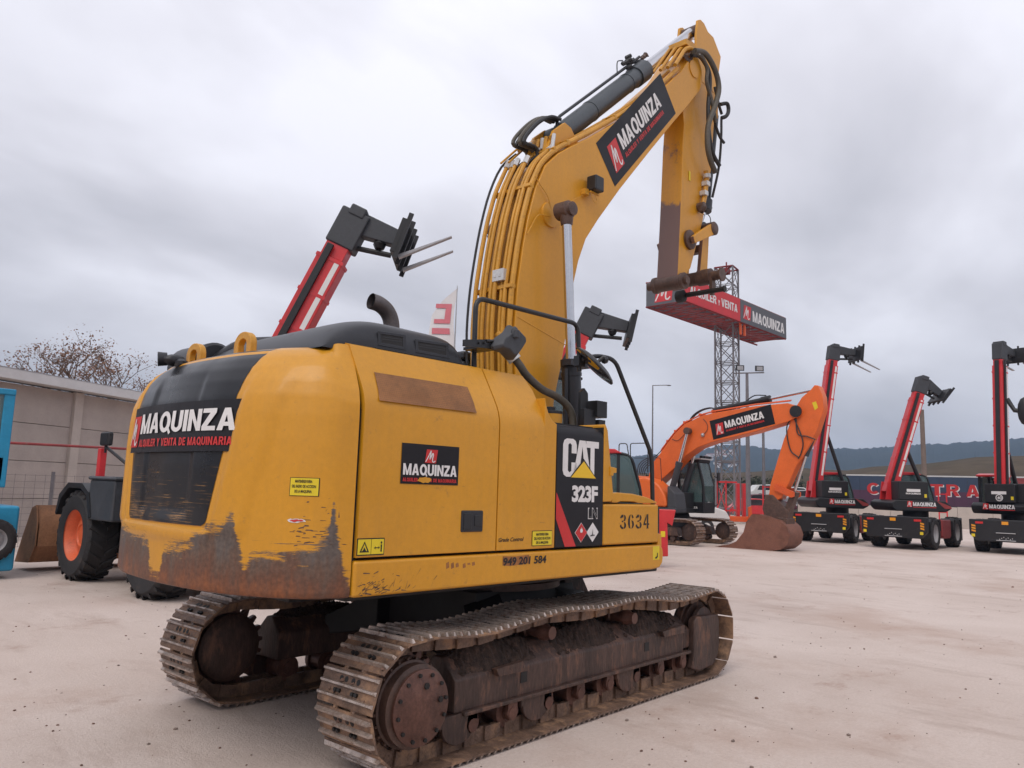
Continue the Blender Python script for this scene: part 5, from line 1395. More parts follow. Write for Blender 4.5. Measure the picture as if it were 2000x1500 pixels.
# --- stick
ST = [(3.40, 7.74), (3.47, 7.78), (3.56, 7.77), (3.66, 7.70), (3.80, 7.69), (4.0, 7.50), (3.885, 7.02), (3.855, 6.86), (3.74, 5.86), (3.52, 5.09), (3.22, 4.40), (3.06, 4.24), (2.97, 4.16), (2.92, 4.24), (2.97, 4.86), (3.0, 5.26), (3.04, 5.9), (3.07, 6.19), (2.99, 6.62), (2.98, 6.95), (3.08, 7.20), (3.18, 7.40), (3.30, 7.60)]
EAR = [(3.40, 7.74), (3.47, 7.78), (3.56, 7.77), (3.66, 7.70), (3.80, 7.69), (4.0, 7.50), (3.885, 7.02), (3.80, 6.9), (3.30, 6.95), (3.36, 7.28), (3.36, 7.50)]
MAIN = [(3.80, 7.64), (3.97, 7.48), (3.885, 7.02), (3.855, 6.86), (3.74, 5.86), (3.52, 5.09), (3.22, 4.40), (3.06, 4.24), (2.97, 4.16), (2.92, 4.24), (2.97, 4.86), (3.0, 5.26), (3.04, 5.9), (3.07, 6.19), (2.99, 6.62), (2.98, 6.95), (3.08, 7.12), (3.38, 7.20), (3.70, 7.45)]
b = MB(); b.prism(MAIN, 'y', -.145, .145); stick = up('stick', b, M['yellow_stick'], bevel=.010)
for y in (-.15, .115):
    b = MB(); b.prism(EAR, 'y', y, y + .035); obj('cylinder_ear', b, M['yellow'], stick, bevel=.008)
b = MB(); b.lathe([(.03, -.21), (.10, -.21), (.10, -.17), (.088, -.16), (.088, .16), (.10, .17), (.10, .21), (.03, .21)], 24, (2.98, 0, 4.18), (0, 1, 0))
b.lathe([(.02, -.25), (.05, -.25), (.05, .30), (.02, .30)], 14, (2.98, 0, 4.18), (0, 1, 0))
obj('bucket_pin_boss', b, M['grease'], stick)
b = MB(); b.lathe([(.02, 0), (.12, 0), (.12, .03), (.075, .05), (.02, .05)], 24, (3.17, -.15, 4.74), (0, -1, 0)); b.lathe([(.02, 0), (.055, 0), (.055, .08), (.02, .08)], 16, (3.40, -.15, 5.22), (0, -1, 0)); b.sphere((3.39, -.21, 5.20), .055, 8, (1, 1, 1.2), .25)
obj('link_boss', b, M['grease'], stick)
# bucket linkage without a bucket
for s in (-1, 1):
    A_ = Vector((3.17, s * .235, 4.74)); B2 = Vector((3.60, s * .235, 4.98)); dd = (B2 - A_).normalized(); n3 = Vector((-dd.z, 0, dd.x)) * .07
    b = MB(); pl = [A_ - dd * .07 + n3 * .6, A_ - dd * .07 - n3 * .6, A_ + dd * .1 - n3 * .8, B2 - n3, B2 + dd * .09 - n3 * .5, B2 + dd * .09 + n3 * .5, B2 + n3, A_ + dd * .1 + n3 * .8]
    b.prism([(p_.x, p_.z) for p_ in pl], 'y', s * .21, s * .26); obj('idler_link', b, M['yellow_stick'], stick, bevel=.008)
b = MB(); b.lathe([(.03, -.28), (.065, -.28), (.085, -.265), (.085, .265), (.065, .28), (.03, .28)], 20, (3.60, 0, 4.98), (0, 1, 0)); obj('link_pin', b, M['grease'], stick)
for s in (-1, 1):
    b = MB(); b.prism([(3.52, 4.98), (3.66, 4.98), (3.60, 4.35), (3.42, 4.35)], 'y', s * .13 - .025, s * .13 + .025); obj('power_link', b, M['yellow_stick'], stick, bevel=.008)
b = MB(); b.prism([(3.50, 4.78), (3.63, 4.78), (3.60, 4.68), (3.49, 4.68)], 'y', -.11, .11); obj('link_crosspiece', b, M['grease'], stick, bevel=.01)
b = MB(); b.lathe([(.03, -.27), (.10, -.27), (.10, -.10), (.085, -.09), (.085, .16), (.10, .17), (.10, .27), (.03, .27)], 22, (3.50, 0, 4.34), (0, 1, 0)); b.cyl((3.50, -.27, 4.34), (3.50, -.40, 4.34), .06, 14); b.cyl((3.50, -.40, 4.34), (3.50, -.42, 4.34), .085, 14)
b.prism([(3.44, 4.36), (3.56, 4.36), (3.52, 4.10), (3.47, 4.10)], 'y', -.30, -.26)
obj('power_link_boss', b, M['grease'], stick)
b = MB(); b.cyl((3.45, .10, 4.14), (3.45, -.46, 4.14), .032, 12); b.lathe([(.02, -.045), (.075, -.045), (.075, .045), (.02, .045)], 14, (3.40, .10, 4.12), (0, 1, 0)); b.cyl((3.45, -.46, 4.14), (3.45, -.48, 4.14), .04, 10)
obj('loose_pin', b, M['dark'], stick)
# bucket cylinder on the front of the stick
b = MB(); A_ = Vector((4.05, 0, 6.72)); B2 = Vector((3.80, 0, 5.35)); dd = (B2 - A_).normalized()
b.cyl(A_, B2, .075, 20); b.cyl(B2 - dd * .12, B2 + dd * .03, .10, 20); b.tube([A_ + Vector((.10, 0, 0)), B2 + Vector((.11, 0, .05))], .016, 6); b.cyl(B2 + Vector((.05, 0, .08)), B2 + Vector((.17, 0, .06)), .03, 8)
bc = up('bucket_cylinder', b, M['plastic'])
b = MB(); b.cyl(B2, (3.60, 0, 4.98), .045, 16); obj('piston_rod', b, M['chrome'], bc)
b = MB(); b.lathe([(.02, -.11), (.085, -.11), (.085, .11), (.02, .11)], 16, (3.63, 0, 5.02), (0, 1, 0)); b.tube(curve([(3.70, -.06, 5.28), (3.82, -.08, 5.22), (3.80, -.08, 5.08), (3.72, -.06, 5.04)], 5), .006, 5); obj('rod_eye', b, M['tube_black'], bc)
b = MB(); b.box(3.84, 3.98, -.12, .12, 6.62, 6.86); obj('cylinder_lug', b, M['yellow_stick'], stick, bevel=.02)
b = MB(); b.tube(curve([(3.95, -.16, 6.80), (4.06, -.2, 6.84), (4.10, -.2, 6.76), (4.04, -.2, 6.66), (3.98, -.16, 6.62)], 5), .026, 8); b.tube(curve([(3.98, -.16, 6.62), (3.95, -.17, 6.3), (3.90, -.16, 5.9), (3.84, -.1, 5.5)], 5), .018, 6); b.tube(curve([(3.75, -.19, 6.95), (3.83, -.2, 6.75), (3.95, -.18, 6.66)], 5), .02, 6)
obj('hydraulic_hose', b, M['hose'], stick)
# hoses looping round the boom-stick joint
def un_y(pts, y): return [Vector((x, y, z)) for x, z in pts]
for pts, y, r_, mm in (([(3.0, 7.06), (3.26, 7.14), (3.50, 7.03), (3.60, 6.82), (3.50, 6.55), (3.33, 6.22), (3.31, 5.95), (3.38, 5.78), (3.50, 5.66)], -.33, .034, 'hose_grey'),
                       ([(3.0, 7.02), (3.22, 7.09), (3.42, 6.98), (3.44, 6.78), (3.40, 6.5), (3.42, 6.15), (3.52, 5.92), (3.68, 5.82)], -.29, .026, 'hose'),
                       ([(2.98, 7.04), (3.20, 7.08), (3.34, 6.98), (3.33, 6.80), (3.45, 6.6), (3.55, 6.35)], -.31, .024, 'hose_grey'),
                       ([(3.55, 6.62), (3.62, 6.4), (3.74, 6.25), (3.86, 6.2)], -.26, .018, 'hose')):
    b = MB(); b.tube(curve(un_y(pts, y), 6), r_, 10); obj('hydraulic_hose', b, M[mm], stick)
b = MB(); b.tube(fil([(3.50, -.20, 5.72), (3.53, -.19, 5.62), (3.49, -.19, 5.40), (3.40, -.19, 5.16)], .04), .032, 10); sp = obj('stick_pipe', b, M['yellow_pipe'], stick)
b = MB(); b.cyl((3.52, -.20, 5.68), (3.525, -.20, 5.63), .05, 10); b.box(3.47, 3.55, -.235, -.15, 5.52, 5.58); b.box(3.42, 3.50, -.235, -.15, 5.38, 5.44); obj('pipe_clamp', b, M['steel_white'], sp, bevel=.006)
b = MB(); b.box(3.17, 3.205, -.153, -.150, 5.50, 5.62); obj('stick_label', b, M['yellow_decal'], stick)
# manifold and fittings at the boom nose
b = MB()
b.box(2.86, 3.10, -.30, -.05, 7.10, 7.17)
for k in range(4):
    y = -.29 + .07 * k
    b.tube(fil([(2.62 - .05 * k, y, 6.72 - .03 * k), (2.84, y, 7.02 + .03 * k), (2.95, y, 7.10 + .02 * k), (3.10, y - .02, 7.08 + .02 * k)], .05), .024 - .002 * k, 8)
obj('nose_manifold', b, M['yellow_pipe'], boom)
b = MB()
for k in range(4): b.cyl((3.04, -.30 + .05 * k, 7.07 + .012 * k), (3.13, -.31 + .05 * k, 7.09 + .012 * k), .034, 8)
obj('hose_fitting', b, M['steel_white'], boom)
b = MB()
for k in range(10): b.sphere((3.05 + random.uniform(-.16, .14), -.25, 6.97 + random.uniform(-.03, .1)), .035, 6, (1.3, .25, .7), .35)
obj('grease_smear', b, M['grease'], boom, smooth=False)
#@@BG

# ==================================================================== THE ORANGE EXCAVATOR
OX = thing('crawler_excavator', 'orange crawler excavator with rusty bucket resting on the yard', 'excavator', (19.6, 9.9, 0), -PI / 2)
PATH2 = track_path(46, L=1.95, rp=.35, zc=.45, top=None)
sm2 = None
for s in (-1, 1):
    yc = s * 1.2
    ch = obj('track_chain', chain_mb(PATH2), M['shoe'], OX, loc=(0, yc, 0))
    for Mx, l in PATH2:
        if sm2 is None:
            so = obj('track_shoe', shoe_mb(.6, .19, True), [M['shoe'], M['shoe_edge'], M['dark']], ch); sm2 = so.data
        else:
            so = bpy.data.objects.new('track_shoe', sm2); COL.objects.link(so); so.parent = ch
        so.matrix_local = Mx
    b = MB(); b.prism([(-1.6, .30), (-1.5, .58), (1.5, .58), (1.6, .30)], 'y', yc - .18, yc + .18); b.prism([(-1.4, .58), (-1.1, .70), (1.1, .70), (1.4, .58)], 'y', yc - .1, yc + .1)
    obj('track_frame', b, M['mudsteel'], OX, bevel=.02)
    for x in (-1.95, 1.95):
        b = MB(); b.lathe([(.04, -.10), (.12, -.10), (.30, -.04), (.30, .04), (.12, .10), (.04, .10)], 24, (x, yc, .45), (0, 1, 0)); obj('idler_wheel', b, M['mudsteel'], OX)
    for k in range(7):
        b = MB(); b.lathe([(.03, -.14), (.09, -.14), (.09, .14), (.03, .14)], 14, (-1.4 + k * .46, yc, .22), (0, 1, 0)); obj('track_roller', b, M['mudsteel'], OX)
b = MB(); b.prism([(-.9, .55), (-.7, 1.02), (.7, 1.02), (.9, .55)], 'y', -1.0, 1.0); obj('carbody', b, M['tblack'], OX, bevel=.02)
b = MB(); b.box(-2.6, 1.25, -1.32, 1.32, 1.04, 1.20); b.box(-.6, 1.2, -.55, .45, 1.2, 1.75); obj('revolving_frame', b, M['tblack'], OX, bevel=.03)
b = MB(); b.prism([(-2.9, 1.15), (-2.9, 2.1), (-2.75, 2.35), (-2.0, 2.4), (-2.0, 1.1)], 'y', -1.38, 1.38); obj('counterweight', b, M['orange'], OX, bevel=.12, seg=4)
b = MB(); b.prism([(-2.0, 1.22), (-2.0, 2.25), (-.15, 2.28), (-.02, 2.2), (-.02, 1.22)], 'y', -1.36, .4); obj('engine_hood', b, M['orange'], OX, bevel=.16, seg=5)
b = MB(); b.prism([(.0, 1.24), (.0, 2.20), (.25, 2.22), (.55, 2.16), (.85, 1.95), (1.05, 1.65), (1.12, 1.40), (1.12, 1.24)], 'y', -1.36, -.62); obj('fuel_tank', b, M['orange'], OX, bevel=.07, seg=4)
b = MB(); b.prism([(1.13, 1.2), (1.13, 1.95), (1.42, 1.7), (1.50, 1.2)], 'y', -1.30, -.62); b.box(-.2, 1.5, -1.345, -.62, 1.06, 1.22); sb = obj('step_box', b, M['tgrey'], OX, bevel=.03)
b = MB(); b.box(.35, .52, -1.352, -1.34, 1.10, 1.2); obj('caution_label', b, M['yellow_decal'], sb)
# cab on the far side
b = MB()
for x, y in ((.55, .55), (.55, 1.3), (1.15, 1.3)): b.box(x - .05, x + .05, y - .05, y + .05, 1.2, 2.85)
b.tube(fil([(1.52, .55, 1.2), (1.52, .55, 2.0), (1.30, .55, 2.85)], .3), .055, 6); b.tube(fil([(1.52, 1.3, 1.2), (1.52, 1.3, 2.0), (1.30, 1.3, 2.85)], .3), .055, 6)
b.box(.5, 1.38, .5, 1.35, 2.82, 2.93); b.box(.5, 1.55, .5, 1.35, 1.04, 1.42); b.box(.50, .56, .55, 1.3, 1.3, 2.0)
cf = obj('cab_frame', b, M['tblack'], OX, bevel=.03)
for q in ((.62, 1.10, .50, .52), (.62, 1.10, 1.33, 1.34)):
    b = MB(); b.prism([(.60, 1.43), (.60, 2.80), (1.28, 2.80), (1.47, 2.0), (1.47, 1.43)], 'y', q[2], q[3]); obj('cab_window', b, M['glass'], cf)
b = MB(); b.add([(1.54, .56, 1.45), (1.54, 1.29, 1.45), (1.54, 1.29, 2.0), (1.54, .56, 2.0), (1.34, 1.29, 2.8), (1.34, .56, 2.8)], [(0, 1, 2, 3), (3, 2, 4, 5)]); obj('windscreen', b, M['glass'], cf, smooth=False)
b = MB(); b.box(.48, 1.45, .48, 1.37, 2.93, 2.97); obj('cab_roof', b, M['white'], cf, bevel=.01)
for k in range(4):
    b = MB(); b.box(1.36, 1.46, .55 + k * .2, .70 + k * .2, 2.98, 3.06); obj('roof_lamp', b, M['tblack'], cf, bevel=.01)
b = MB(); b.tube(fil([(1.5, 1.4, 1.3), (1.55, 1.6, 1.35), (1.55, 1.6, 2.3), (1.5, 1.4, 2.35)], .08), .02, 6); b.box(1.55, 1.58, 1.5, 1.68, 2.2, 2.5); obj('cab_mirror', b, M['tblack'], cf)
def oxm(u, v, h): return (u, .50 - h, v)
maquinza(OX, oxm, (.62, 1.38, 1.12, 1.30), sub=False, base=.004)
# deck rails
for a0, a1 in ((-.95, -.52), (-.47, .25)):
    b = MB(); b.tube(fil([(a0, -1.1, 2.2), (a0, -1.1, 3.42), (a1 - .1 if a1 < 0 else a1, -1.1, 3.42), (a1, -1.1, 2.9 if a1 < 0 else 2.4)], .09), .018, 6); obj('handrail', b, M['tblack'], OX)
b = MB(); b.tube(fil([(-.3, -1.1, 2.9), (.75, -1.1, 2.9), (.8, -1.1, 2.1)], .06), .012, 6); obj('handrail', b, M['tblack'], OX)
# boom
obL = [(.17, 2.05), (.81, 2.56), (1.25, 3.0), (1.75, 3.3), (2.31, 3.48), (3.05, 3.63), (3.77, 3.78), (4.9, 4.08), (5.2, 4.22)]
obU = [(5.32, 4.42), (5.22, 4.56), (4.91, 4.68), (3.79, 4.63), (2.31, 4.47), (1.83, 4.37), (1.23, 4.12), (.87, 3.82), (.56, 3.47), (.17, 3.0), (-.1, 2.7), (-.25, 2.1), (-.1, 1.6), (.1, 1.6)]
b = MB(); b.prism(obL + obU, 'y', -.30, .30); ob = obj('boom', b, M['orange'], OX, bevel=.02)
OO = Vector((2.33, 0, 3.55)); OU = Vector((4.50, 0, 4.02)) - OO; ol = OU.length; OU.normalize(); OV = Vector((-OU.z, 0, OU.x))
def obm(u, v, h): p_ = OO + OU * u + OV * v; return (p_.x, -.30 - h, p_.z)
maquinza(ob, obm, (0, ol, 0, .66), base=.004, lay=(.07, .21, .18, .76, .235, .86, .42, .78, .24, .34))
OBK = [(5.0, 4.70), (3.79, 4.63), (2.31, 4.47), (1.83, 4.37), (1.23, 4.12), (.87, 3.82), (.56, 3.47), (.30, 3.16)]
for k, (y, d, n0) in enumerate(((-.27, .05, 0), (-.19, .075, 0), (-.10, .10, 3), (-.01, .14, 4), (.08, .19, 4), (.17, .10, 3))):
    P = []
    for i in range(n0, len(OBK)):
        a0 = OBK[max(i - 1, 0)]; a1 = OBK[min(i + 1, len(OBK) - 1)]; tx, tz = a1[0] - a0[0], a1[1] - a0[1]; l_ = math.hypot(tx, tz)
        P.append(Vector((OBK[i][0] + tz / l_ * d, y, OBK[i][1] - tx / l_ * d)))
    P.append(P[-1] + Vector((.16, 0, -.05)))
    b = MB(); b.tube(fil(P, .1), .024, 6); obj('hydraulic_pipe', b, M['orange2'], ob)
for i in (2, 3, 4, 5, 6):
    b = MB(); x, z = OBK[i]; b.box(x - .06, x + .0, -.30, .2, z + .0, z + .11); obj('pipe_clamp', b, M['orange2'], ob, bevel=.01)
b = MB(); b.tube(curve([(1.95, -.31, 4.28), (2.1, -.33, 4.12), (2.12, -.33, 3.9), (1.97, -.33, 3.72)], 6), .01, 5); b.tube(curve([(.75, -.31, 3.6), (1.0, -.33, 3.55), (1.3, -.33, 3.8), (1.45, -.33, 3.86)], 6), .01, 5); obj('grease_line', b, M['hose'], ob)
for k in range(5):
    b = MB(); y = -.28 + k * .12; b.tube(curve([(-.7, y, 2.35), (-.62, y, 2.70 - .03 * k), (-.35, y, 2.90 - .03 * k), (.05, y, 3.0 - .02 * k), (.32, y, 3.22)], 6), .016, 6); obj('hydraulic_hose', b, M['hose'], ob)
for k in range(2):
    b = MB(); y = -.05 + k * .1; b.tube(curve([(1.25, y, 4.2), (1.45, y, 4.45), (1.75, y, 4.62), (2.1, y, 4.68), (2.3, y, 4.6)], 6), .024, 6); obj('hydraulic_hose', b, M['hose'], ob)
b = MB(); a_ = Vector((2.2, 0, 4.58)); c_ = Vector((5.78, 0, 5.12)); d_ = (c_ - a_).normalized(); b.cyl(a_, a_ + d_ * 2.0, .10, 16); b.cyl(a_ + d_ * 1.75, a_ + d_ * 2.05, .125, 16); b.tube(curve([a_ + d_ * 1.2 + Vector((0, 0, .1)), a_ + d_ * 1.5 + Vector((0, 0, .22)), a_ + d_ * 1.9 + Vector((0, 0, .14))], 4), .02, 6)
sc2 = obj('stick_cylinder', b, M['tblack'], OX)
b = MB(); b.cyl(a_ + d_ * 2.0, c_, .05, 12); obj('piston_rod', b, M['chrome'], sc2)
for yy in (-.45, .45):
    b = MB(); a_ = Vector((1.45, yy, 3.86)); c_ = Vector((.75, yy, 1.55)); d_ = (c_ - a_).normalized(); b.cyl(a_ + d_ * 1.15, c_, .11, 16); b.cyl(a_ + d_ * 1.12, a_ + d_ * 1.25, .125, 16)
    lc = obj('lift_cylinder', b, M['tgrey'], OX)
    b = MB(); b.cyl(a_, a_ + d_ * 1.15, .055, 12); obj('piston_rod', b, M['chrome'], lc)
    b = MB(); s = -1 if yy < 0 else 1; b.lathe([(.02, -.08), (.12, -.08), (.12, .12), (.02, .12)], 16, a_, (0, s, 0)); obj('rod_eye', b, M['grease'], lc)
b = MB(); b.sphere((1.95, -.33, 3.72), .07, 8); obj('boom_lamp', b, M['galv'], ob)
oS = [(5.62, 5.08), (5.74, 5.22), (5.86, 5.2), (5.99, 4.85), (6.01, 4.45), (5.79, 3.78), (5.45, 3.17), (5.12, 2.69), (4.86, 2.12), (4.62, 1.66), (4.47, 1.58), (4.20, 1.62), (4.24, 2.02), (4.45, 2.68), (4.72, 3.51), (4.89, 3.92), (5.09, 4.49), (5.33, 4.85)]
b = MB(); b.prism(oS, 'y', -.20, .20); os_ = obj('stick', b, M['orange'], OX, bevel=.02)
for s in (-1, 1):
    b = MB(); b.lathe([(.02, 0), (.19, 0), (.19, .05), (.02, .06)], 20, (5.18, s * .30, 4.40), (0, s, 0))
    obj('joint_pin', b, M['tblack'], ob)
b = MB(); b.cyl((5.85, 0, 4.3), (5.35, 0, 3.0), .09, 12); bc = obj('bucket_cylinder', b, M['tgrey'], OX)
b = MB(); b.cyl((5.35, 0, 3.0), (4.98, 0, 1.9), .05, 12); obj('piston_rod', b, M['chrome'], bc)
for k, pts in enumerate(([(5.1, 4.3), (4.85, 3.9), (4.95, 3.2), (5.2, 2.95)], [(5.15, 4.25), (5.2, 3.7), (5.5, 3.6), (5.75, 3.5)], [(5.05, 4.3), (5.35, 3.5), (5.3, 3.1), (5.2, 2.9)])):
    b = MB(); b.tube(curve([(x, -.24, z) for x, z in pts], 6), .020, 6); obj('hydraulic_hose', b, M['hose'], os_)
b = MB(); b.prism([(5.66, 4.66), (5.78, 4.70), (5.84, 4.50), (5.74, 4.42)], 'y', -.206, -.20); obj('caution_label', b, M['yellow_decal'], os_)
for y in (-.30, .22):
    b = MB(); b.prism([(4.42, 2.05), (4.50, 2.10), (5.06, 1.86), (5.06, 1.72), (4.96, 1.68), (4.44, 1.90)], 'y', y, y + .08); obj('idler_link', b, M['orange2'], os_)
b = MB(); b.prism([(4.92, 1.90), (5.10, 1.84), (4.78, 1.05), (4.60, 1.10)], 'y', -.15, .15); obj('power_link', b, M['grease'], os_, bevel=.02)
b = MB(); b.prism([(4.10, 1.75), (4.35, 1.75), (4.85, 1.25), (4.80, .88), (4.40, .75), (4.10, .95), (4.0, 1.3)], 'y', -.24, .24); b.prism([(4.55, 1.05), (4.85, 1.02), (4.80, .58), (4.60, .62)], 'y', -.34, .34); obj('quick_coupler', b, M['grease'], os_, bevel=.02)
# bucket: curved shell between two side plates
bo = [(3.72, 1.10), (3.60, .88), (3.50, .52), (3.25, .22), (2.85, .05), (2.62, .0), (3.9, .0)]
arc = [(3.9, .0), (4.4, .0), (4.72, .06), (4.94, .24), (5.01, .52), (4.92, .78), (4.70, .96), (4.40, 1.02)]
bk = MB(); bk.add([], [])
pl = [(2.62, .0)] + arc + [(4.05, 1.12), (3.78, 1.10), (3.60, .86), (3.50, .52), (3.25, .22), (2.95, .08)]
for s in (-1, 1): bk.prism(pl, 'y', s * .55 - .02, s * .55 + .02)
rows = [[(x, y, z) for y in (-.55, .55)] for x, z in [(2.62, .0)] + arc + [(4.05, 1.12)]]
rows2 = [[(x * .99 + .03, y, z * .96 + .03) for y in (-.55, .55)] for x, z in [(2.62, .0)] + arc + [(4.05, 1.12)]]
bk.grid(rows); bk.grid(rows2)
bko = obj('bucket', bk, M['rustb'], OX)
for k in range(5):
    b = MB(); y = -.46 + k * .23; b.prism([(2.80, .005), (2.80, .07), (2.45, .01)], 'y', y - .04, y + .04); obj('bucket_tooth', b, M['rustb'], bko)

# ==================================================================== wheels
LUG = None
def wheel(parent, c, r, w, rim_mat, ax=(0, 1, 0), side=1, rz=0):
    b = MB(); A_ = Vector(ax)
    h = w / 2
    b.lathe([(r * .56, -h * .92), (r * .62, -h), (r * .86, -h), (r * .94, -h * .8), (r * .955, 0), (r * .94, h * .8), (r * .86, h), (r * .62, h), (r * .56, h * .92)], 32, c, A_, False)
    up_ = Vector((0, 0, 1)); fx = A_.cross(up_).normalized()
    n = 22
    for k in range(n):
        for sd in (-1, 1):
            a = 2 * PI * (k + (.5 if sd > 0 else 0)) / n
            rd = fx * math.cos(a) + up_ * math.sin(a); tg = -fx * math.sin(a) + up_ * math.cos(a)
            Q = []
            for (y, sh, rr) in ((0.02 * sd, .10, .93), (sd * h * .98, -.10, .90), (0.02 * sd, .10, 1.0), (sd * h * .9, -.10, .985)):
                for e in (-.035, .035):
                    Q.append(Vector(c) + A_ * y + rd * r * rr + tg * (sh + e) * r)
            b.add(Q, [(0, 1, 3, 2), (4, 6, 7, 5), (0, 4, 5, 1), (2, 3, 7, 6), (0, 2, 6, 4), (1, 5, 7, 3)])
    t_ = obj('wheel', b, M['rubber'], parent, rz=rz)
    b = MB(); b.lathe([(.05 * r, h * .35), (.22 * r, h * .35), (.24 * r, h * .45), (.30 * r, h * .42), (.48 * r, h * .2), (.54 * r, h * .75), (.60 * r, h * .93), (.60 * r, -h * .9), (.05 * r, -h * .9)], 28, c, A_ * side)
    obj('rim', b, rim_mat, t_)
    return t_

# ==================================================================== ROTATING TELEHANDLERS
def telehandler(label, loc, heading, az, elev, blen, jib=(1.0, -8), fork=-20, decals='side', rim='rim', S=.88, name='telehandler', cabx=0):
    T = thing(name, label, 'telehandler', (loc[0], loc[1], 0), R(heading), 'red and black rotating telehandlers parked in the yard')
    T.scale = (S, S, S)
    for x in (-1.6, 1.6):
        for s in (-1, 1): wheel(T, (x, s * .98, .65), .65, .46, M[rim], side=s)
    b = MB(); b.prism([(-2.5, .50), (-2.5, 1.1), (2.5, 1.1), (2.7, .85), (2.5, .50)], 'y', -.55, .55); b.box(-1.15, 1.15, -.75, .75, .45, 1.12)
    for x in (-1.6, 1.6): b.cyl((x, -.8, .6), (x, .8, .6), .12, 10)
    ch = obj('chassis', b, M['tblack'], T, bevel=.02)
    for s in (-1, 1):
        for x in (-1.6, 1.6):
            b = MB(); y0, y1 = sorted((s * .70, s * 1.20))
            b.prism([(x - .72, .75), (x - .72, 1.12), (x - .6, 1.22), (x + .6, 1.22), (x + .72, 1.12), (x + .72, .75), (x + .66, .75), (x + .62, 1.05), (x + .5, 1.17), (x - .5, 1.17), (x - .62, 1.05), (x - .66, .75)], 'y', y0, y1)
            obj('fender', b, M['tblack'], T)
        b = MB(); y0, y1 = sorted((s * .76, s * 1.19)); b.prism([(-.62, .52), (-.62, 1.18), (.62, 1.18), (.62, .52), (.45, .42), (-.45, .42)], 'y', y0, y1); obj('side_tank', b, M['red_dull'], T, bevel=.03)
        b = MB(); b.box(2.55, 2.95, s * .9 - .16, s * .9 + .16, .25, 1.25); obj('outrigger', b, M['tblack'], T, bevel=.03)
    # rear plate with its lamps, hazard stripes and steps
    b = MB(); b.add([(x, y, z) for x in (-2.95, -2.62) for y, z in ((-1.22, 1.30), (1.22, 1.30), (1.22, .72), (1.0, .46), (-1.0, .46), (-1.22, .72))], [(0, 1, 2, 3, 4, 5), (11, 10, 9, 8, 7, 6)] + [(i, 6 + i, 6 + (i + 1) % 6, (i + 1) % 6) for i in range(6)])
    rp = obj('rear_plate', b, M['tblack'], T, bevel=.03)
    def rm_(u, v, h): return (-2.95 - h, -u, v)
    for u in (-1.0, .78):
        b = MB(); b.box(-2.975, -2.95, -u - .26, -u, 1.13, 1.21); obj('tail_lamp', b, M['red_decal'], rp)
    for u in (-1.14, 1.0):
        for k in range(3):
            b = MB(); put(b, rm_, [(0, .35), (1, 0), (1, .65), (0, 1)], [(0, 1, 2, 3)], (u, u + .14, .80 + k * .10, .90 + k * .10), .006); obj('hazard_stripe', b, M['amber'], rp, smooth=False)
    b = MB(); put(b, rm_, *SQ, (-.12, .10, 1.12, 1.24), .006); obj('number_plate', b, M['amber'], rp, smooth=False)
    for u in (-1.15, .98):
        b = MB(); put(b, rm_, *SQ, (u, u + .12, .62, .73), .006); obj('caution_label', b, M['yellow_decal'], rp, smooth=False)
    for v in (.80, .52):
        b = MB(); b.cyl((-2.98, -.32, v), (-2.98, .32, v), .018, 6); obj('step_bar', b, M['galv'], rp)
    b = MB()
    for k in range(7): put(b, rm_, *SQ, (-.22 + k * .07, -.20 + k * .07, .55 + (k * 37 % 5) * .02, .58 + (k * 37 % 5) * .02), .007)
    obj('coupling_marks', b, M['white_decal'], rp, smooth=False, kind='stuff')
    # turret
    q = R(az - heading)
    def tp(n, mb, m_, par=T, **k): return obj(n, mb, m_, par, rz=q if par is T else 0, loc=(0, 0, .22) if par is T else None, **k)
    b = MB(); b.prism([(-1.45, 1.42), (-1.30, 1.28), (.75, 1.28), (.98, 1.40), (.98, 1.55), (.75, 1.74), (-1.30, 1.74), (-1.48, 1.62)], 'y', -1.05, 1.05); tb_ = tp('turret', b, M['tblack'], bevel=.05)
    b = MB(); b.cyl((0, 0, 1.05), (0, 0, 1.52), .5, 20); obj('swing_bearing', b, M['tblack'], T)
    b = MB(); b.box(-1.15, .08, -1.03, -.30, 1.74, 2.52); bx = tp('engine_box', b, M['tblack'], bevel=.04)
    if decals == 'side':
        def dm(u, v, h): return (u, -1.03 - h, v)
        def dm2(u, v, h): return (u, -1.05 - h, v)
        cx_ = -.53
    else:
        b = MB(); b.box(-1.42, -1.15, -.62, .52, 1.74, 2.50); obj('rear_cover', b, M['tblack'], bx, bevel=.03)
        def dm(u, v, h): return (-1.42 - h, -.05 - (u + .53), v)
        def dm2(u, v, h): return (-1.50 - h, .25 - (u + .53), v)
        cx_ = -.53
    b = MB(); put(b, dm, *SQ, (cx_ - .30, cx_ + .26, 2.08, 2.20), .004); obj('maker_plate', b, M['white_decal'], bx, smooth=False)
    b = MB()
    if decals == 'side': put(b, dm, *block2d('MAQUINZA'), (cx_ - .34, cx_ + .28, 1.98, 2.05), .004)
    else:
        ring = [(.5 + .5 * math.cos(2 * PI * k / 20), .5 + .5 * math.sin(2 * PI * k / 20)) for k in range(20)] + [(.5 + .38 * math.cos(2 * PI * k / 20), .5 + .38 * math.sin(2 * PI * k / 20)) for k in range(20)]
        put(b, dm, ring, [(k, (k + 1) % 20, 20 + (k + 1) % 20, 20 + k) for k in range(20)], (cx_ - .15, cx_ + .13, 1.80, 2.08), .004)
        put(b, dm, *text2d('40', .03), (cx_ - .09, cx_ + .08, 1.87, 2.0), .004)
    obj('lettering', b, M['white_decal'], bx, smooth=False)
    b = MB(); put(b, dm, *SQ, (cx_ + .42, cx_ + .52, 1.86, 2.0), .004); obj('caution_label', b, M['yellow_decal'], bx, smooth=False)
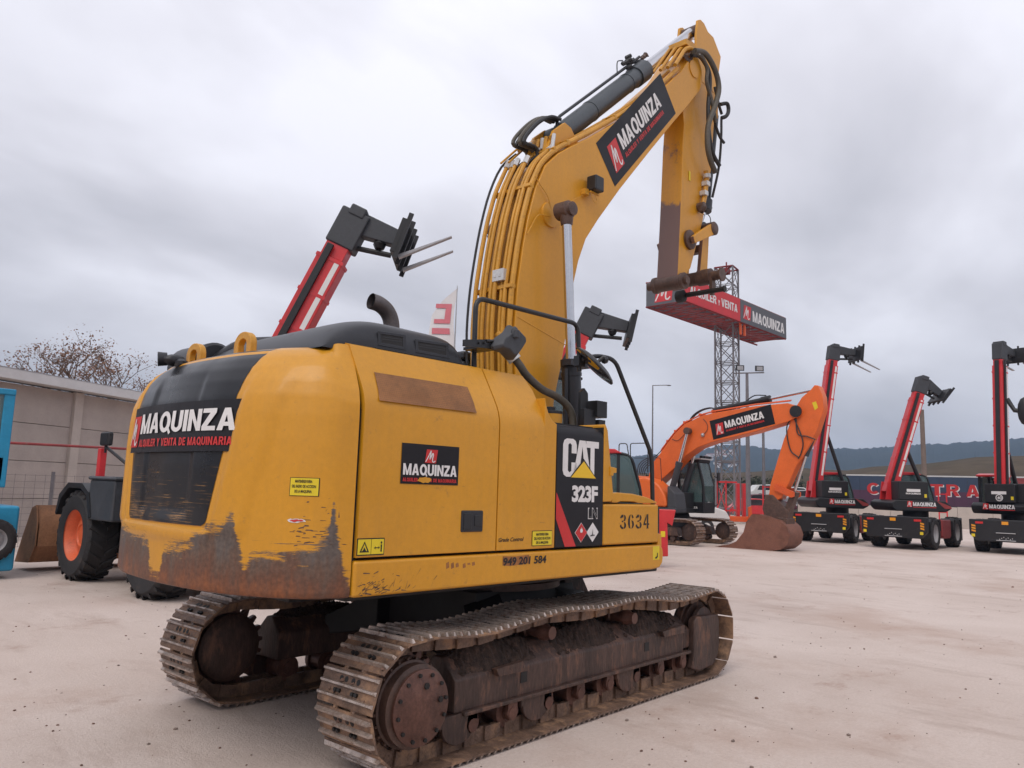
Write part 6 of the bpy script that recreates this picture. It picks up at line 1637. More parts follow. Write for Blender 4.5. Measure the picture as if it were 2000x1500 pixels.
    b = MB(); r_ = MB(); put(b, dm2, *block2d('MAQUINZA'), (-.60, .35, 1.50, 1.66), .004); mlogo(r_, b, dm2, (-.85, -.62, 1.46, 1.70), .004); put(r_, dm2, *SQ, (-.60, .35, 1.44, 1.465), .004)
    obj('lettering', b, M['white_decal'], tb_, smooth=False); obj('logo_square', r_, M['red_decal'], tb_, smooth=False)
    # cab on the left of the turret
    b = MB()
    for x in (-.55, .35): 
        for y in (.32, 1.08): b.box(x - .04, x + .04, y - .04, y + .04, 1.4, 2.82)
    for y in (.32, 1.08): b.tube(fil([(.95, y, 1.45), (.93, y, 1.9), (.68, y, 2.80), (.2, y, 2.86)], .35), .045, 6)
    b.box(-.60, .98, .28, 1.12, 1.30, 1.55)
    cf = tp('cab_frame', b, M['tblack'], bevel=0)
    cf.location = (cabx * math.cos(q), cabx * math.sin(q), -.16 if cabx else .22)
    b = MB(); b.prism([(-.68, 2.80), (-.72, 2.88), (-.45, 2.95), (.25, 2.95), (.45, 2.84)], 'y', .22, 1.16); tp('cab_roof', b, M['red'], par=cf, bevel=.03)
    for y in (.285, 1.11):
        b = MB(); b.prism([(-.50, 1.56), (-.50, 2.79), (.20, 2.83), (.64, 2.76), (.89, 1.9), (.91, 1.56)], 'y', y, y + .012); obj('cab_window', b, M['glass'], cf)
    b = MB(); b.add([(.955, .33, 1.56), (.955, 1.07, 1.56), (.93, 1.07, 1.95), (.93, .33, 1.95), (.68, 1.07, 2.80), (.68, .33, 2.80)], [(0, 1, 2, 3), (3, 2, 4, 5)]); obj('windscreen', b, M['glass'], cf, smooth=False)
    b = MB(); b.prism([(.35, 1.75), (.95, 1.52), (.99, 1.42), (.7, 1.42)], 'y', -1.06, -.9); tp('turret_stripe', b, M['red_dull'])
    # telescopic boom
    E_ = R(elev); P0 = Vector((-1.02, 0, 2.30)); D_ = Vector((math.cos(E_), 0, math.sin(E_))); Nn = Vector((-D_.z, 0, D_.x))
    def sect(a0, a1, n0, n1, y0, y1):
        return [(P0 + D_ * a + Nn * n_ + Vector((0, y, 0))) for a in (a0, a1) for n_ in (n0, n1) for y in (y0, y1)]
    BF6 = [(0, 1, 3, 2), (4, 6, 7, 5), (0, 4, 5, 1), (2, 3, 7, 6), (0, 2, 6, 4), (1, 5, 7, 3)]
    b = MB(); b.add(sect(-.3, blen, -.26, .24, -.20, .20), BF6); bo_ = tp('boom_outer', b, M['red'], bevel=.02)
    b = MB(); b.add(sect(-.2, blen + .2, .02, .14, -.27, -.202), BF6); obj('cable_channel', b, M['tblack'], bo_, bevel=.01)
    if decals == 'rear':
        b = MB(); b.add(sect(-.2, blen + .2, .242, .285, -.085, .085), BF6); obj('cable_channel', b, M['tblack'], bo_, bevel=.01)
    b = MB(); b.add(sect(.5, blen - .05, -.21, -.12, -.206, -.201), BF6); obj('white_stripe', b, M['white_decal'], bo_)
    for k in range(5):
        b = MB(); b.add(sect(.3 + k * blen * .22, .36 + k * blen * .22, -.27, .25, -.21, .21), BF6); obj('boom_collar', b, M['red'], bo_)
    b = MB(); b.add(sect(blen, blen + .35, -.22, .20, -.17, .17), BF6); obj('boom_inner', b, M['red'], bo_, bevel=.01)
    b = MB(); b.prism([(P0.x - .35, 1.74), (P0.x - .25, 2.5), (P0.x + .3, 2.5), (P0.x + .65, 1.74)], 'y', -.32, -.24); b.prism([(P0.x - .35, 1.74), (P0.x - .25, 2.5), (P0.x + .3, 2.5), (P0.x + .65, 1.74)], 'y', .24, .32); tp('boom_pivot_plate', b, M['red'])
    a_ = P0 + D_ * (blen * .42) - Nn * .25; b = MB(); b.cyl((.55, 0, 1.75), a_, .085, 12); lc = tp('lift_cylinder', b, M['tblack'])
    # head and carriage
    H0 = P0 + D_ * (blen + .30)
    b = MB(); b.add(sect(blen + .25, blen + .95, -.30, .24, -.20, .20), BF6); b.add(sect(blen + .85, blen + 1.05, -.20, .10, -.22, .22), BF6); hd_ = tp('boom_head', b, M['tgrey'], bevel=.03)
    J0 = P0 + D_ * (blen + .80) - Nn * .2; ja = R(jib[1]); JD = Vector((math.cos(ja), 0, math.sin(ja))); JN = Vector((-JD.z, 0, JD.x)); jl = jib[0]
    b = MB(); V_ = [J0 + JD * a + JN * n_ + Vector((0, y, 0)) for a, n0, n1 in ((0, -.22, .20), (jl, -.16, .12)) for n_ in (n0, n1) for y in (-.13, .13)]; b.add(V_, BF6); jb = tp('jib', b, M['tgrey'], bevel=.02)
    b = MB(); b.cyl(J0 - JN * .45 - JD * .1, J0 + JD * jl * .9 - JN * .34, .05, 8); b.sphere(tuple(J0 + JD * jl * .55 - JN * .22), .12, 8, (1, 1.2, 1)); obj('tilt_cylinder', b, M['tblack'], jb)
    b = MB(); C0 = J0 + JD * jl
    b.add([C0 + JD * a + JN * n_ + Vector((0, y, 0)) for a in (0, .10) for n_ in (-.42, .22) for y in (-.62, .62)], BF6); cg = tp('carriage', b, M['tblack'], bevel=.01)
    for y in (-.62, -.2, .2, .58):
        b = MB(); b.add([C0 + JD * a + JN * n_ + Vector((0, y + w_, 0)) for a in (.08, .16) for n_ in (-.5, .34) for w_ in (0, .05)], BF6); obj('carriage_bar', b, M['tblack'], cg)
    if fork is not None:
        fa = R(fork); FD = Vector((math.cos(fa), 0, math.sin(fa)))
        for y in (-.45, .38):
            b = MB(); F0 = C0 + JD * .14 - JN * .42
            FN = Vector((-FD.z, 0, FD.x))
            b.add([F0 + FD * a + FN * n_ + Vector((0, y + w_, 0)) for a, n0, n1 in ((0, -.03, .03), (1.0, -.01, .005)) for n_ in (n0, n1) for w_ in (0, .11)], BF6); obj('fork', b, M['galv'], cg)
    return T
telehandler('red telehandler just right of the orange excavator, its forks held high', (28.1, 6.5), 4, -46, 81, 5.8, (.85, -6), -25)
telehandler('lower-raised red telehandler with leaning boom, in the middle of the right-hand row', (27.3, 3.35), -2, -50, 72, 4.05, (.75, -38), None)
telehandler('rightmost red telehandler with upright boom, partly cut by the picture edge', (28.6, .35), 2, -14, 86, 5.15, (1.0, -6), -8, decals='rear')
telehandler('red telehandler hidden behind the big yellow excavator, its long forks tilted up over the hood', (4.25, 9.15), 80, -46, 66, 3.12, (.74, -18), 24, rim='rim_o', S=1.2)
t5 = telehandler('red telehandler standing behind the yellow boom, black head pointing right', (10.73, 7.53), 32, -52, 64.5, 3.3, (.80, -12), None, cabx=1.18, S=1.0)
b = MB(); b.box(-1.54, -1.32, -2.5, -.7, .55, .75); b.prism([(-2.36, 1.32), (-2.86, 1.32), (-2.78, .95), (-2.67, 1.02), (-2.69, .27), (-2.42, .25), (-2.35, .5)], 'x', -1.55, -1.33); og = obj('outrigger_leg', b, M['red'], t5, bevel=.02)
b = MB(); b.box(-1.56, -1.55, -2.62, -2.52, .70, .83); obj('caution_label', b, M['yellow_decal'], og)

# ==================================================================== wheel loader behind the rear of the excavator
WLo = thing('wheel_loader', 'dark compact wheel loader with orange rims and tilted bucket beside the pale building', 'loader', (.85, 7.75, 0), PI / 2)
for x in (-1.35, 1.30):
    for s in (-1, 1): wheel(WLo, (x, s * .72, .72), .73, .50, M['rim_o'], side=s)
b = MB(); b.prism([(-2.1, .6), (-2.1, 1.45), (-1.7, 1.62), (-.3, 1.66), (.1, 1.60), (.1, .55)], 'y', -.62, .62); obj('engine_hood', b, M['tgrey'], WLo, bevel=.06)
b = MB(); b.prism([(.1, .5), (.1, 1.25), (.9, 1.5), (1.5, 1.25), (1.6, .55)], 'y', -.45, .45); b.box(-2.0, 1.5, -.35, .35, .42, .62); obj('chassis', b, M['tblack'], WLo, bevel=.04)
b = MB(); b.box(-.2, .75, .30, .98, 1.0, 1.62); b.box(-.25, .8, .25, 1.0, 1.62, 1.68); obj('side_locker', b, M['tgrey'], WLo, bevel=.04)
for s in (-1, 1):
    b = MB(); b.prism([(.7, 1.35), (.8, 1.58), (1.7, 1.45), (2.45, 1.0), (2.7, .55), (2.55, .5), (2.2, .9), (1.5, 1.2)], 'y', s * .52 - .06, s * .52 + .06); obj('loader_arm', b, M['tgrey'], WLo, bevel=.02)
    b = MB(); b.prism([(x_, z_) for x_, z_ in ((.55, 1.05), (.7, 1.42), (1.0, 1.56), (1.6, 1.56), (1.95, 1.36), (2.05, 1.05), (2.0, 1.02), (1.85, 1.3), (1.55, 1.48), (1.05, 1.48), (.78, 1.36), (.63, 1.02))], 'y', min(s * .48, s * 1.0), max(s * .48, s * 1.0)); obj('fender', b, M['tblack'], WLo)
b = MB(); P_ = [(2.75, 1.15), (2.62, .85), (2.62, .45), (2.85, .16), (3.55, .12), (3.55, .15), (2.92, .22), (2.72, .50), (2.72, .82), (2.82, 1.12)]
b.prism(P_, 'y', -1.05, 1.05); 
for s in (-1, 1): b.prism([(2.75, 1.15), (2.62, .85), (2.62, .45), (2.85, .16), (3.55, .12), (3.3, .55), (2.95, 1.1)], 'y', s * 1.05 - .02, s * 1.05 + .02)
obj('loader_bucket', b, M['bucket_tan'], WLo)
b = MB(); b.box(.60, .72, .82, .92, 1.60, 2.12); obj('roll_bar', b, M['red'], WLo, bevel=.01)
b = MB(); b.tube(curve([(.55, .87, 2.15), (.1, .80, 1.95), (-.3, .6, 1.66)], 5), .025, 6); b.cyl((.55, .87, 2.05), (.55, .87, 2.2), .02, 6); ms = obj('mirror_stalk', b, M['tblack'], WLo)
b = MB(); b.box(.34, .68, .84, .93, 2.16, 2.38); obj('mirror_housing', b, M['tblack'], ms, bevel=.035)

# ==================================================================== blue machine cut by the left edge
BM = thing('forklift', 'bright blue forklift cut off by the left edge of the picture', 'forklift', (-1.7, 10.6, 0), 0)
b = MB(); b.box(-1.2, 1.02, -.85, .6, .12, 1.16); obj('body', b, M['blue'], BM, bevel=.05)
b = MB(); b.box(.62, .78, -.80, -.62, 1.45, 3.0); b.box(-1.2, .78, -.82, .5, 2.95, 3.05); b.box(-1.2, .72, -.80, -.76, 1.55, 1.95); obj('cab_frame', b, M['blue'], BM, bevel=.02)
b = MB(); b.box(-1.2, .62, -.78, -.76, 1.95, 2.95); obj('cab_window', b, M['glass'], BM)
b = MB(); b.box(-1.2, .66, -.7, .5, 1.16, 1.46); obj('dark_gap_block', b, M['tgrey'], BM, bevel=.03)  # dark block put in for the dark gap between body and cab
wheel(BM, (.66, -.86, .62), .34, .2, M['rim'], side=-1)

# ==================================================================== building, fence, tree (left)
BD = thing('warehouse', 'low pale concrete warehouse with white eaves behind the fence', 'building', (.91, 18.5, 0), math.atan2(2.6, 4.92))
xx = [-9.0, -3.0, 2.95, 9.0, 15.0]
for x0, x1 in zip(xx, xx[1:]):
    for k in range(4):
        b = MB(); b.box(x0 + .01, x1 - .01, 0, .25, k * 1.02 + (.004 if k else 0), k * 1.02 + 1.012); obj('wall_panel', b, M['conc'], BD, bevel=.012)
for x in xx:
    b = MB(); b.box(x - .16, x + .16, -.10, .12, 0, 4.1); obj('pilaster', b, M['conc2'], BD, bevel=.015)
b = MB(); b.box(-9.6, 15.6, -.55, .3, 4.12, 4.16); b.box(-9.6, 15.6, -.58, -.52, 4.10, 4.38); obj('eave', b, M['white'], BD, bevel=.01)
b = MB(); b.add([(-9.6, -.58, 4.385), (15.6, -.58, 4.385), (15.6, 9, 5.6), (-9.6, 9, 5.6), (-9.6, -.58, 4.35), (15.6, -.58, 4.35), (15.6, 9, 5.55), (-9.6, 9, 5.55)], [(0, 1, 2, 3), (4, 7, 6, 5), (0, 4, 5, 1), (1, 5, 6, 2), (2, 6, 7, 3), (3, 7, 4, 0)]); obj('roof_sheet', b, M['galv'], BD)
b = MB(); b.box(-9, 15, .25, 8.8, 0, 4.1); obj('rear_hall', b, M['conc'], BD)
FN = thing('fence', 'wire mesh fence with dark posts and a red top rail before the warehouse', 'fence', (0, 14.6, 0), 0)
for x in [-6 + 2.45 * k for k in range(9)]:
    b = MB(); b.box(x - .03, x + .03, -.03, .03, 0, 1.75); obj('fence_post', b, M['ltgrey'], FN)
b = MB(); b.cyl((-7, .06, 2.30), (14, .06, 2.42), .03, 8); 
for x in (-6.6, 5.6, 13.6): b.box(x - .03, x + .03, .03, .09, 0, 2.35)
obj('red_rail', b, M['red_dull'], FN)
b = MB()
for z in [.12 + .14 * k for k in range(12)]: b.box(-6, 13.6, -.003, .003, z - .003, z + .003)
for x in [-6 + .20 * k for k in range(98)]: b.box(x - .0025, x + .0025, -.006, 0, .1, 1.68)
obj('wire_mesh', b, M['ltgrey'], FN, smooth=False, kind='stuff')

def tree(label, loc, h, w, seed, name='bare_tree'):
    rr = random.Random(seed)
    T = thing(name, label, 'tree', loc)
    b = MB(); tips = []
    def br(p, d, l, r, n):
        q = p + d * l
        b.tube([p, (p + q) / 2 + Vector((rr.uniform(-.04, .04), rr.uniform(-.04, .04), 0)) * l, q], [r, r * .85, r * .65], 5, cap=False)
        if n == 0: tips.append(q); return
        for k in range(rr.choice((2, 3, 3))):
            a = rr.uniform(0, 2 * PI); t = rr.uniform(.35, .75)
            dd = (d + Vector((math.cos(a) * t * w / h * 1.8, math.sin(a) * t * w / h * 1.8, rr.uniform(-.1, .35)))).normalized()
            br(q, dd, l * rr.uniform(.62, .85), r * .6, n - 1)
    br(Vector((0, 0, 0)), Vector((0, 0, 1)), h * .30, h * .022, 5)
    obj('trunk', b, M['bark'], T)
    b = MB()
    for t in tips:
        for k in range(16):
            c = t + Vector((rr.gauss(0, .22), rr.gauss(0, .22), rr.gauss(0, .2))) * (h / 8)
            s = rr.uniform(.03, .08) * h / 8; u = Vector((rr.uniform(-1, 1), rr.uniform(-1, 1), rr.uniform(-1, 1))).normalized(); v = u.cross(Vector((rr.uniform(-1, 1), rr.uniform(-1, 1), 1))).normalized()
            b.add([c - u * s, c + v * s * .6, c + u * s, c - v * s * .6], [(0, 1, 2, 3)])
    obj('crown', b, M['twig'], T, smooth=False, kind='stuff')
tree('brown half-bare tree rising highest behind the warehouse roof', (10.2, 37.6, 0), 8.6, 6, 4)
tree('smaller brown tree left of the tallest behind the warehouse', (8.2, 38.2, 0), 6.9, 5, 9)
tree('low brown tree behind the warehouse, nearest the excavator', (12.4, 36.9, 0), 7.1, 5, 15)

# ==================================================================== feather flag
FG = thing('feather_flag', 'white feather flag with a pale red letter mark on a thin pole', 'flag', (15.86, 16.82, 0))
b = MB(); b.tube([(0, 0, 0), (0, 0, 6), (.02, 0, 9.6)], [.05, .035, .015], 8); obj('pole', b, M['galv'], FG)
ax_ = Vector((-.66, .75, 0)).normalized()
def fl(u, v, h):  # u across away from the pole, v height
    return tuple(ax_ * u + Vector((.05 * math.sin(v * 2.1 + u * 2) - h * .75, .06 * math.sin(v * 1.7) - h * .66, v)))
b = MB(); rows = []
for k in range(31):
    v = 5.5 + 4.0 * k / 30; w_ = lerp_tab([(5.5, .9), (7.5, 1.0), (8.4, .92), (9.0, .55), (9.5, .03)], v)
    rows.append([fl(w_ * j / 8, v, 0) for j in range(9)])
b.grid(rows); fc_ = obj('cloth', b, M['flag'], FG)
M['flag_red'] = mat('flag_print', (.60, .17, .20), rough=.8, var=.08)
b = MB()
put(b, fl, [(1, 0), (1, 1), (0, 1), (0, .78), (.65, .78), (.65, .22), (0, .22), (0, 0)], [(0, 1, 4, 5), (1, 2, 3, 4), (0, 5, 6, 7)], (.80, .14, 8.05, 8.85), .03, 4)
put(b, fl, *SQ, (.86, .16, 7.62, 7.86), .03, 4)
obj('flag_mark', b, M['flag_red'], fc_, smooth=False)

# ==================================================================== sign tower with banner beam
TW = thing('lattice_tower', 'tall grey lattice tower carrying the banner beam', 'tower', (40.4, 17.25, 0), R(8))
q = .58; TH = 16.2
for x in (-q, q):
    for y in (-q, q):
        b = MB(); b.cyl((x, y, 0), (x, y, TH), .06, 6); obj('tower_leg', b, M['ltgrey'], TW)
b = MB()
n = 13; dz = TH / n
for k in range(n):
    z = k * dz
    for (x0, y0, x1, y1) in ((-q, -q, q, -q), (q, -q, q, q), (q, q, -q, q), (-q, q, -q, -q)):
        b.cyl((x0, y0, z), (x1, y1, z), .028, 4); b.cyl((x0, y0, z), (x1, y1, z + dz), .026, 4); b.cyl((x1, y1, z), (x0, y0, z + dz), .026, 4)
        b.cyl((x0, y0, z + dz * .08), (x1, y1, z + dz * .08), .022, 4)
obj('lattice_bracing', b, M['ltgrey'], TW, smooth=False, kind='stuff')
b = MB()
for (x0, y0, x1, y1) in ((-q, -q, q, -q), (q, -q, q, q), (q, q, -q, q), (-q, q, -q, -q), (-q, -q, q, q)): b.cyl((x0, y0, TH), (x1, y1, TH), .06, 6)
b.cyl((0, 0, TH - .1), (0, 0, TH + .45), .05, 6); b.box(-.3, .2, -.2, .2, TH - .35, TH); obj('tower_head', b, M['redtruss'], TW)
b = MB(); b.box(-1.1, 1.1, -1.1, 1.1, 0, .5); obj('footing', b, M['conc2'], TW)
BB = thing('banner_beam', 'long horizontal truss beam wrapped in grey and red banners high on the tower', 'sign', (33.05, 16.2, 12.45), R(-1.8))
BLn, BW, BH = 13.3, 2.55, 1.42
def bp1(u, v, h): return (u, -h, v)
b = MB(); b.box(6.62, BLn, -.02, .02, 0, BH); g1 = obj('grey_banner', b, M['ban_grey'], BB)
b = MB(); b.box(0.02, 6.58, -.02, .02, .0, BH); g2 = obj('red_banner', b, M['ban_red'], BB)
b = MB(); b.box(-.02, .02, .03, BW, 0, BH); g3 = obj('end_banner', b, M['ban_grey'], BB)
def bp2(u, v, h): return (-.02 - h, BW - u, v)
r_ = MB(); w_ = MB(); mlogo(r_, w_, bp2, (.58, 1.85, .15, BH - .05), .01); obj('logo_square', r_, M['ban_red'], g3, smooth=False); obj('logo_stroke', w_, M['white_decal'], g3, smooth=False)
def bp3(u, v, h): return (u, -.02 - h, v)
b = MB(); put(b, bp3, *block2d('ALQUILER'), (.5, 3.55, .48, .98), .01); put(b, bp3, *block2d('Y'), (3.75, 3.98, .48, .80), .01); put(b, bp3, *block2d('VENTA'), (4.15, 6.2, .48, .98), .01); obj('lettering', b, M['white_decal'], g2, smooth=False)
b = MB(); r_ = MB(); mlogo(r_, b, bp3, (6.95, 8.05, .25, 1.15), .01); put(b, bp3, *block2d('MAQUINZA'), (8.25, 12.95, .28, .98), .01); obj('lettering', b, M['white_decal'], g1, smooth=False); obj('logo_square', r_, M['ban_red'], g1, smooth=False)
b = MB()
for y, z in ((.05, -.02), (BW, -.02), (.05, BH), (BW, BH)): b.cyl((0, y, z), (BLn + (.9 if (y > 1 and z < 0) else 0), y, z), .06, 6)
nb = 15
for k in range(nb):
    x0, x1 = BLn * k / nb, BLn * (k + 1) / nb
    for z in (-.02, BH): b.cyl((x0, .05, z), (x1, BW, z), .035, 4); b.cyl((x0, BW, z), (x1, .05, z), .035, 4); b.cyl((x0, .05, z), (x0, BW, z), .035, 4)
    for y in (.1, BW): b.cyl((x0, y, 0), (x1, y, BH), .03, 4)
obj('beam_truss', b, M['redtruss'], BB, smooth=False, kind='stuff')
b = MB(); b.box(.1, BLn, BW + .02, BW + .06, 0, BH); b.box(BLn - .02, BLn + .02, .03, BW, 0, BH); obj('rear_banner', b, M['ban_grey'], BB)
b = MB(); b.box(6.85, 7.0, .1, .2, -.75, .0); b.box(7.4, 7.55, .1, .2, -.75, .0); obj('hoist_bracket', b, M['orange2'], BB)

# ==================================================================== poles
def pole(name, label, loc, h, r0, r1, material, extra=None, cat='lamp post'):
    T = thing(name, label, cat, loc)
    b = MB(); b.tube([(0, 0, 0), (0, 0, h)], [r0, r1], 10); obj('pole', b, material, T)
    if extra: extra(T, h)
    return T
def two_flood(T, h):
    d = Vector((.66, -.75, 0)).normalized()
    b = MB(); b.cyl(-d * .65 + Vector((0, 0, h)), d * .85 + Vector((0, 0, h + .08)), .035, 6); obj('cross_arm', b, M['ltgrey'], T)
    for k in (-.35, .62):
        c = d * k + Vector((0, 0, h + .28)); f = Vector((-.75, -.66, -.15)).normalized(); u = d; v = Vector((0, 0, 1))
        b = MB(); b.add([c + f * a + u * x + v * z for a in (-.06, .06) for x in (-.20, .20) for z in (-.14, .14)], [(0, 1, 3, 2), (4, 6, 7, 5), (0, 4, 5, 1), (2, 3, 7, 6), (0, 2, 6, 4), (1, 5, 7, 3)]); fl_ = obj('floodlight', b, M['tblack'], T)
        b = MB(); b.add([c + f * .065 + u * x + v * z for x, z in ((-.15, -.10), (.15, -.10), (.15, .10), (-.15, .10))], [(0, 1, 2, 3)]); obj('lens', b, M['galv'], fl_, smooth=False)
def gooseneck(T, h):
    d = Vector((.66, -.75, 0)).normalized()
    b = MB(); b.cyl((0, 0, h - .03), d * 1.6 + Vector((0, 0, h + .05)), .04, 6); b.box(.9, 1.3, -1.25, -.95, h, h + .06); obj('lamp_arm', b, M['ltgrey'], T)
pole('street_lamp', 'slender street lamp with a single arm left of the tower', (59.2, 33.99, 0), 12.0, .10, .05, M['ltgrey'], gooseneck)
pole('floodlight_pole', 'steel pole with two square floodlights beside the lattice tower', (31.38, 11.83, 0), 7.75, .14, .07, M['ltgrey'], two_flood)
pole('street_lamp', 'thin grey mast passing behind the orange boom', (59.21, 23.06, 0), 8.3, .16, .10, M['ltgrey'])
pole('wooden_pole', 'weathered wooden pole behind the leaning telehandler boom', (43.6, 6.88, 0), 6.9, .15, .12, M['wood'], cat='pole')

# ==================================================================== red mast lift trailer
LT = thing('mast_lift_trailer', 'orange and red mast lift trailer behind the rusty bucket', 'mast lift', (28.2, 10.9, 0), R(-48))
b = MB(); b.box(-1.0, 1.3, -.45, -.3, .55, .78); b.box(-1.0, 1.3, .3, .45, .55, .78); b.box(-1.0, -.85, -.45, .45, .55, .78); obj('chassis', b, M['orange2'], LT, bevel=.02)
b = MB(); b.prism([(.35, .2), (.30, 1.2), (.42, 1.25), (.55, .2)], 'y', -.62, -.5); obj('stabiliser_leg', b, M['orange2'], LT)
b = MB(); b.box(.40, .55, -.6, -.5, .0, .2); obj('stabiliser_foot', b, M['galv'], LT)
wheel(LT, (.75, -.35, .3), .3, .16, M['rim'], side=-1)
for x in (-.05, .22):
    b = MB(); b.box(x, x + .13, -.12, .12, .78, 2.25); obj('mast_section', b, M['red'], LT, bevel=.01)
for x in (-1.0, -.62):
    b = MB(); b.box(x, x + .05, -.3, -.25, .78, 2.35); obj('cage_post', b, M['red'], LT)
b = MB(); b.box(-1.0, -.1, -.3, -.25, 2.25, 2.32); b.box(-1.0, -.1, -.3, -.25, 1.0, 1.05); b.cyl((-1, -.27, 1.05), (-.6, -.27, 2.25), .02, 5); b.cyl((-.6, -.27, 1.05), (-1, -.27, 2.25), .02, 5); obj('cage_rail', b, M['red'], LT)
b = MB(); b.box(-.85, -.4, -.2, .2, .78, 1.15); obj('winch_box', b, M['ltgrey'], LT, bevel=.04)

def barrier(label, loc, rz, w, h):
    T = thing('red_barrier', label, 'barrier', loc, rz)
    for x in (0, w): b = MB(); b.box(x - .03, x + .03, -.03, .03, 0, h); obj('post', b, M['red'], T)
    for z in (h * .55, h * .97): b = MB(); b.box(0, w, -.02, .02, z - .025, z + .025); obj('rail', b, M['red'], T)
barrier('red tube barrier between the mast lift and the orange stick', (33.5, 12.0, .0), R(-50), .45, 2.25)
barrier('red upright frame just right of the leaning telehandler', (38.9, 5.15, 0), R(-80), .35, 2.15)
barrier('low red railing in front of the parked cars', (33.0, 13.6, 0), R(-50), 2.2, 1.0)

# ==================================================================== vehicles
def car(label, loc, rz, paint, l=4.3, w=1.75, h=1.45, name='parked_car', cat='car', van=False):
    T = thing(name, label, cat, loc, rz)
    if van:
        prof = [(-l / 2, .35), (-l / 2, h - .1), (-l / 2 + .12, h), (l * .18, h), (l * .30, h * .80), (l * .36, h * .52), (l * .47, h * .44), (l / 2, .75), (l / 2, .35)]
        win = [(l * .08, h * .56), (l * .08, h * .86), (l * .19, h * .86), (l * .29, h * .74), (l * .335, h * .56)]
    else:
        prof = [(-l / 2, .32), (-l / 2 + .02, .80), (-l / 2 + .25, .93), (-l * .36, h * .96), (-l * .12, h), (l * .08, h * .97), (l * .25, .98), (l * .44, .82), (l / 2, .62), (l / 2 - .02, .32)]
        win = [(-l * .36, .95), (-l * .31, h * .93), (-l * .1, h * .955), (l * .06, h * .93), (l * .20, .97)]
    b = MB(); b.prism(prof, 'y', -w / 2, w / 2); bd = obj('body', b, paint, T, bevel=.09, seg=3)
    for s in (-1, 1):
        b = MB(); b.prism(win, 'y', min(s * (w / 2 - .02), s * (w / 2 + .006)), max(s * (w / 2 - .02), s * (w / 2 + .006))); obj('side_window', b, M['windshield'], bd)
        b = MB(); b.box(-l / 2 - .01, -l / 2 + .02, s * w * .40 - .1, s * w * .40 + .1, .65, .82); obj('tail_lamp', b, M['red_decal'], bd)
        b = MB(); b.box(l / 2 - .08, l / 2 - .01, s * w * .38 - .13, s * w * .38 + .13, .58, .70); obj('headlight', b, M['white_decal'], bd)
    for x in (-l * .30, l * .32):
        for s in (-1, 1):
            b = MB(); b.lathe([(.18, -.1), (.31, -.1), (.33, -.06), (.33, .06), (.31, .1), (.18, .1)], 20, (x, s * (w / 2 - .09), .33), (0, 1, 0), False); wh = obj('wheel', b, M['rubber'], T)
            b = MB(); b.lathe([(.02, .03), (.19, .05), (.19, -.09), (.02, -.09)], 14, (x, s * (w / 2 - .09), .33), (0, s, 0)); obj('rim', b, M['rim'], wh)
    return T
vn = car('white panel van behind the orange excavator', (25.5, 13.25, 0), R(-49), M['white'], 5.6, 2.0, 2.35, 'parked_van', 'van', True)
for x in (-.35, .05):
    b = MB(); b.box(x, x + .12, -1.012, -1.004, .45, 1.2); obj('red_stripe', b, M['red_decal'], vn)
car('white car on the bank above the others', (64.0, 24.4, 1.35), R(-50), M['white'])
car('dark maroon car below the white one on the bank', (55.6, 21.3, .45), R(-50), M['maroon'])
car('red car with a pale roof nearest the red barrier', (49.9, 19.4, .1), R(-50), M['red'])
car('second white car half hidden behind the orange stick', (61.2, 21.0, 1.15), R(-50), M['white'])
car('grey car at the right end of the bank', (60.0, 19.6, .9), R(-50), M['galv'])

def trailer(label, loc, rz, l, top, bot, letters):
    T = thing('curtain_trailer', label, 'trailer', loc, rz)
    b = MB(); b.box(0, l, 0, 2.5, 1.2, 1.34); b.box(0, .06, 0, 2.5, 1.34, 3.95); b.box(l - .06, l, 0, 2.5, 1.34, 3.95); obj('frame', b, M['tgrey'], T)
    b = MB(); b.box(0, l, -.02, 2.52, 3.92, 4.04); obj('roof_rail', b, M['white'], T)
    n = 10
    for k in range(n):
        x0, x1 = .06 + (l - .12) * k / n, .06 + (l - .12) * (k + 1) / n
        b = MB(); b.box(x0, x1 - .02, 0, .03, 2.62, 3.92); obj('curtain_panel', b, top, T)
        b = MB(); b.box(x0, x1 - .02, 0, .03, 1.34, 2.62); obj('curtain_skirt', b, bot, T)
    b = MB(); b.box(.06, l - .06, .05, 2.45, 1.36, 3.9); obj('load_space', b, M['tgrey'], T)
    for x in (l * .68, l * .76, l * .84):
        for y in (.15, 2.35): b = MB(); b.lathe([(.2, -.15), (.5, -.15), (.5, .15), (.2, .15)], 18, (x, y, .5), (0, 1, 0)); obj('wheel', b, M['rubber'], T)
    for ch_, x in letters:
        b = MB(); put(b, lambda u, v, h: (u, -h, v), *(block2d(ch_) if ch_ in GLYPH else text2d(ch_, .06)), (x + .08, x + 1.08, 2.18, 3.22), .01); lt = obj('letter_shadow', b, M['white_decal'], T, smooth=False)
        b = MB(); put(b, lambda u, v, h: (u, -h, v), *(block2d(ch_) if ch_ in GLYPH else text2d(ch_, .05)), (x, x + 1.0, 2.26, 3.28), .02); obj('letter', b, M['red_decal'], lt, smooth=False)
    return T
tr_a = Vector((71.0, 20.1)); tr_d = Vector((71.66 - 71.0 + 1.6, 9.3 - 20.1)); 
trailer('navy and purple curtain-sided trailer lettered in red behind the telehandlers', (71.0, 20.1, 0), math.atan2(tr_d.y, tr_d.x), 11.0, M['navy'], M['purple'], (('C', 1.75), ('N', 5.55), ('T', 6.95), ('R', 8.2), ('A', 9.7)))
trailer('red curtain-sided trailer at the far right behind the last telehandler', (72.4, 8.4, 0), math.atan2(tr_d.y, tr_d.x), 12.5, M['red_dull'], M['red_dull'], (('A', .9), ('G', 2.2)))
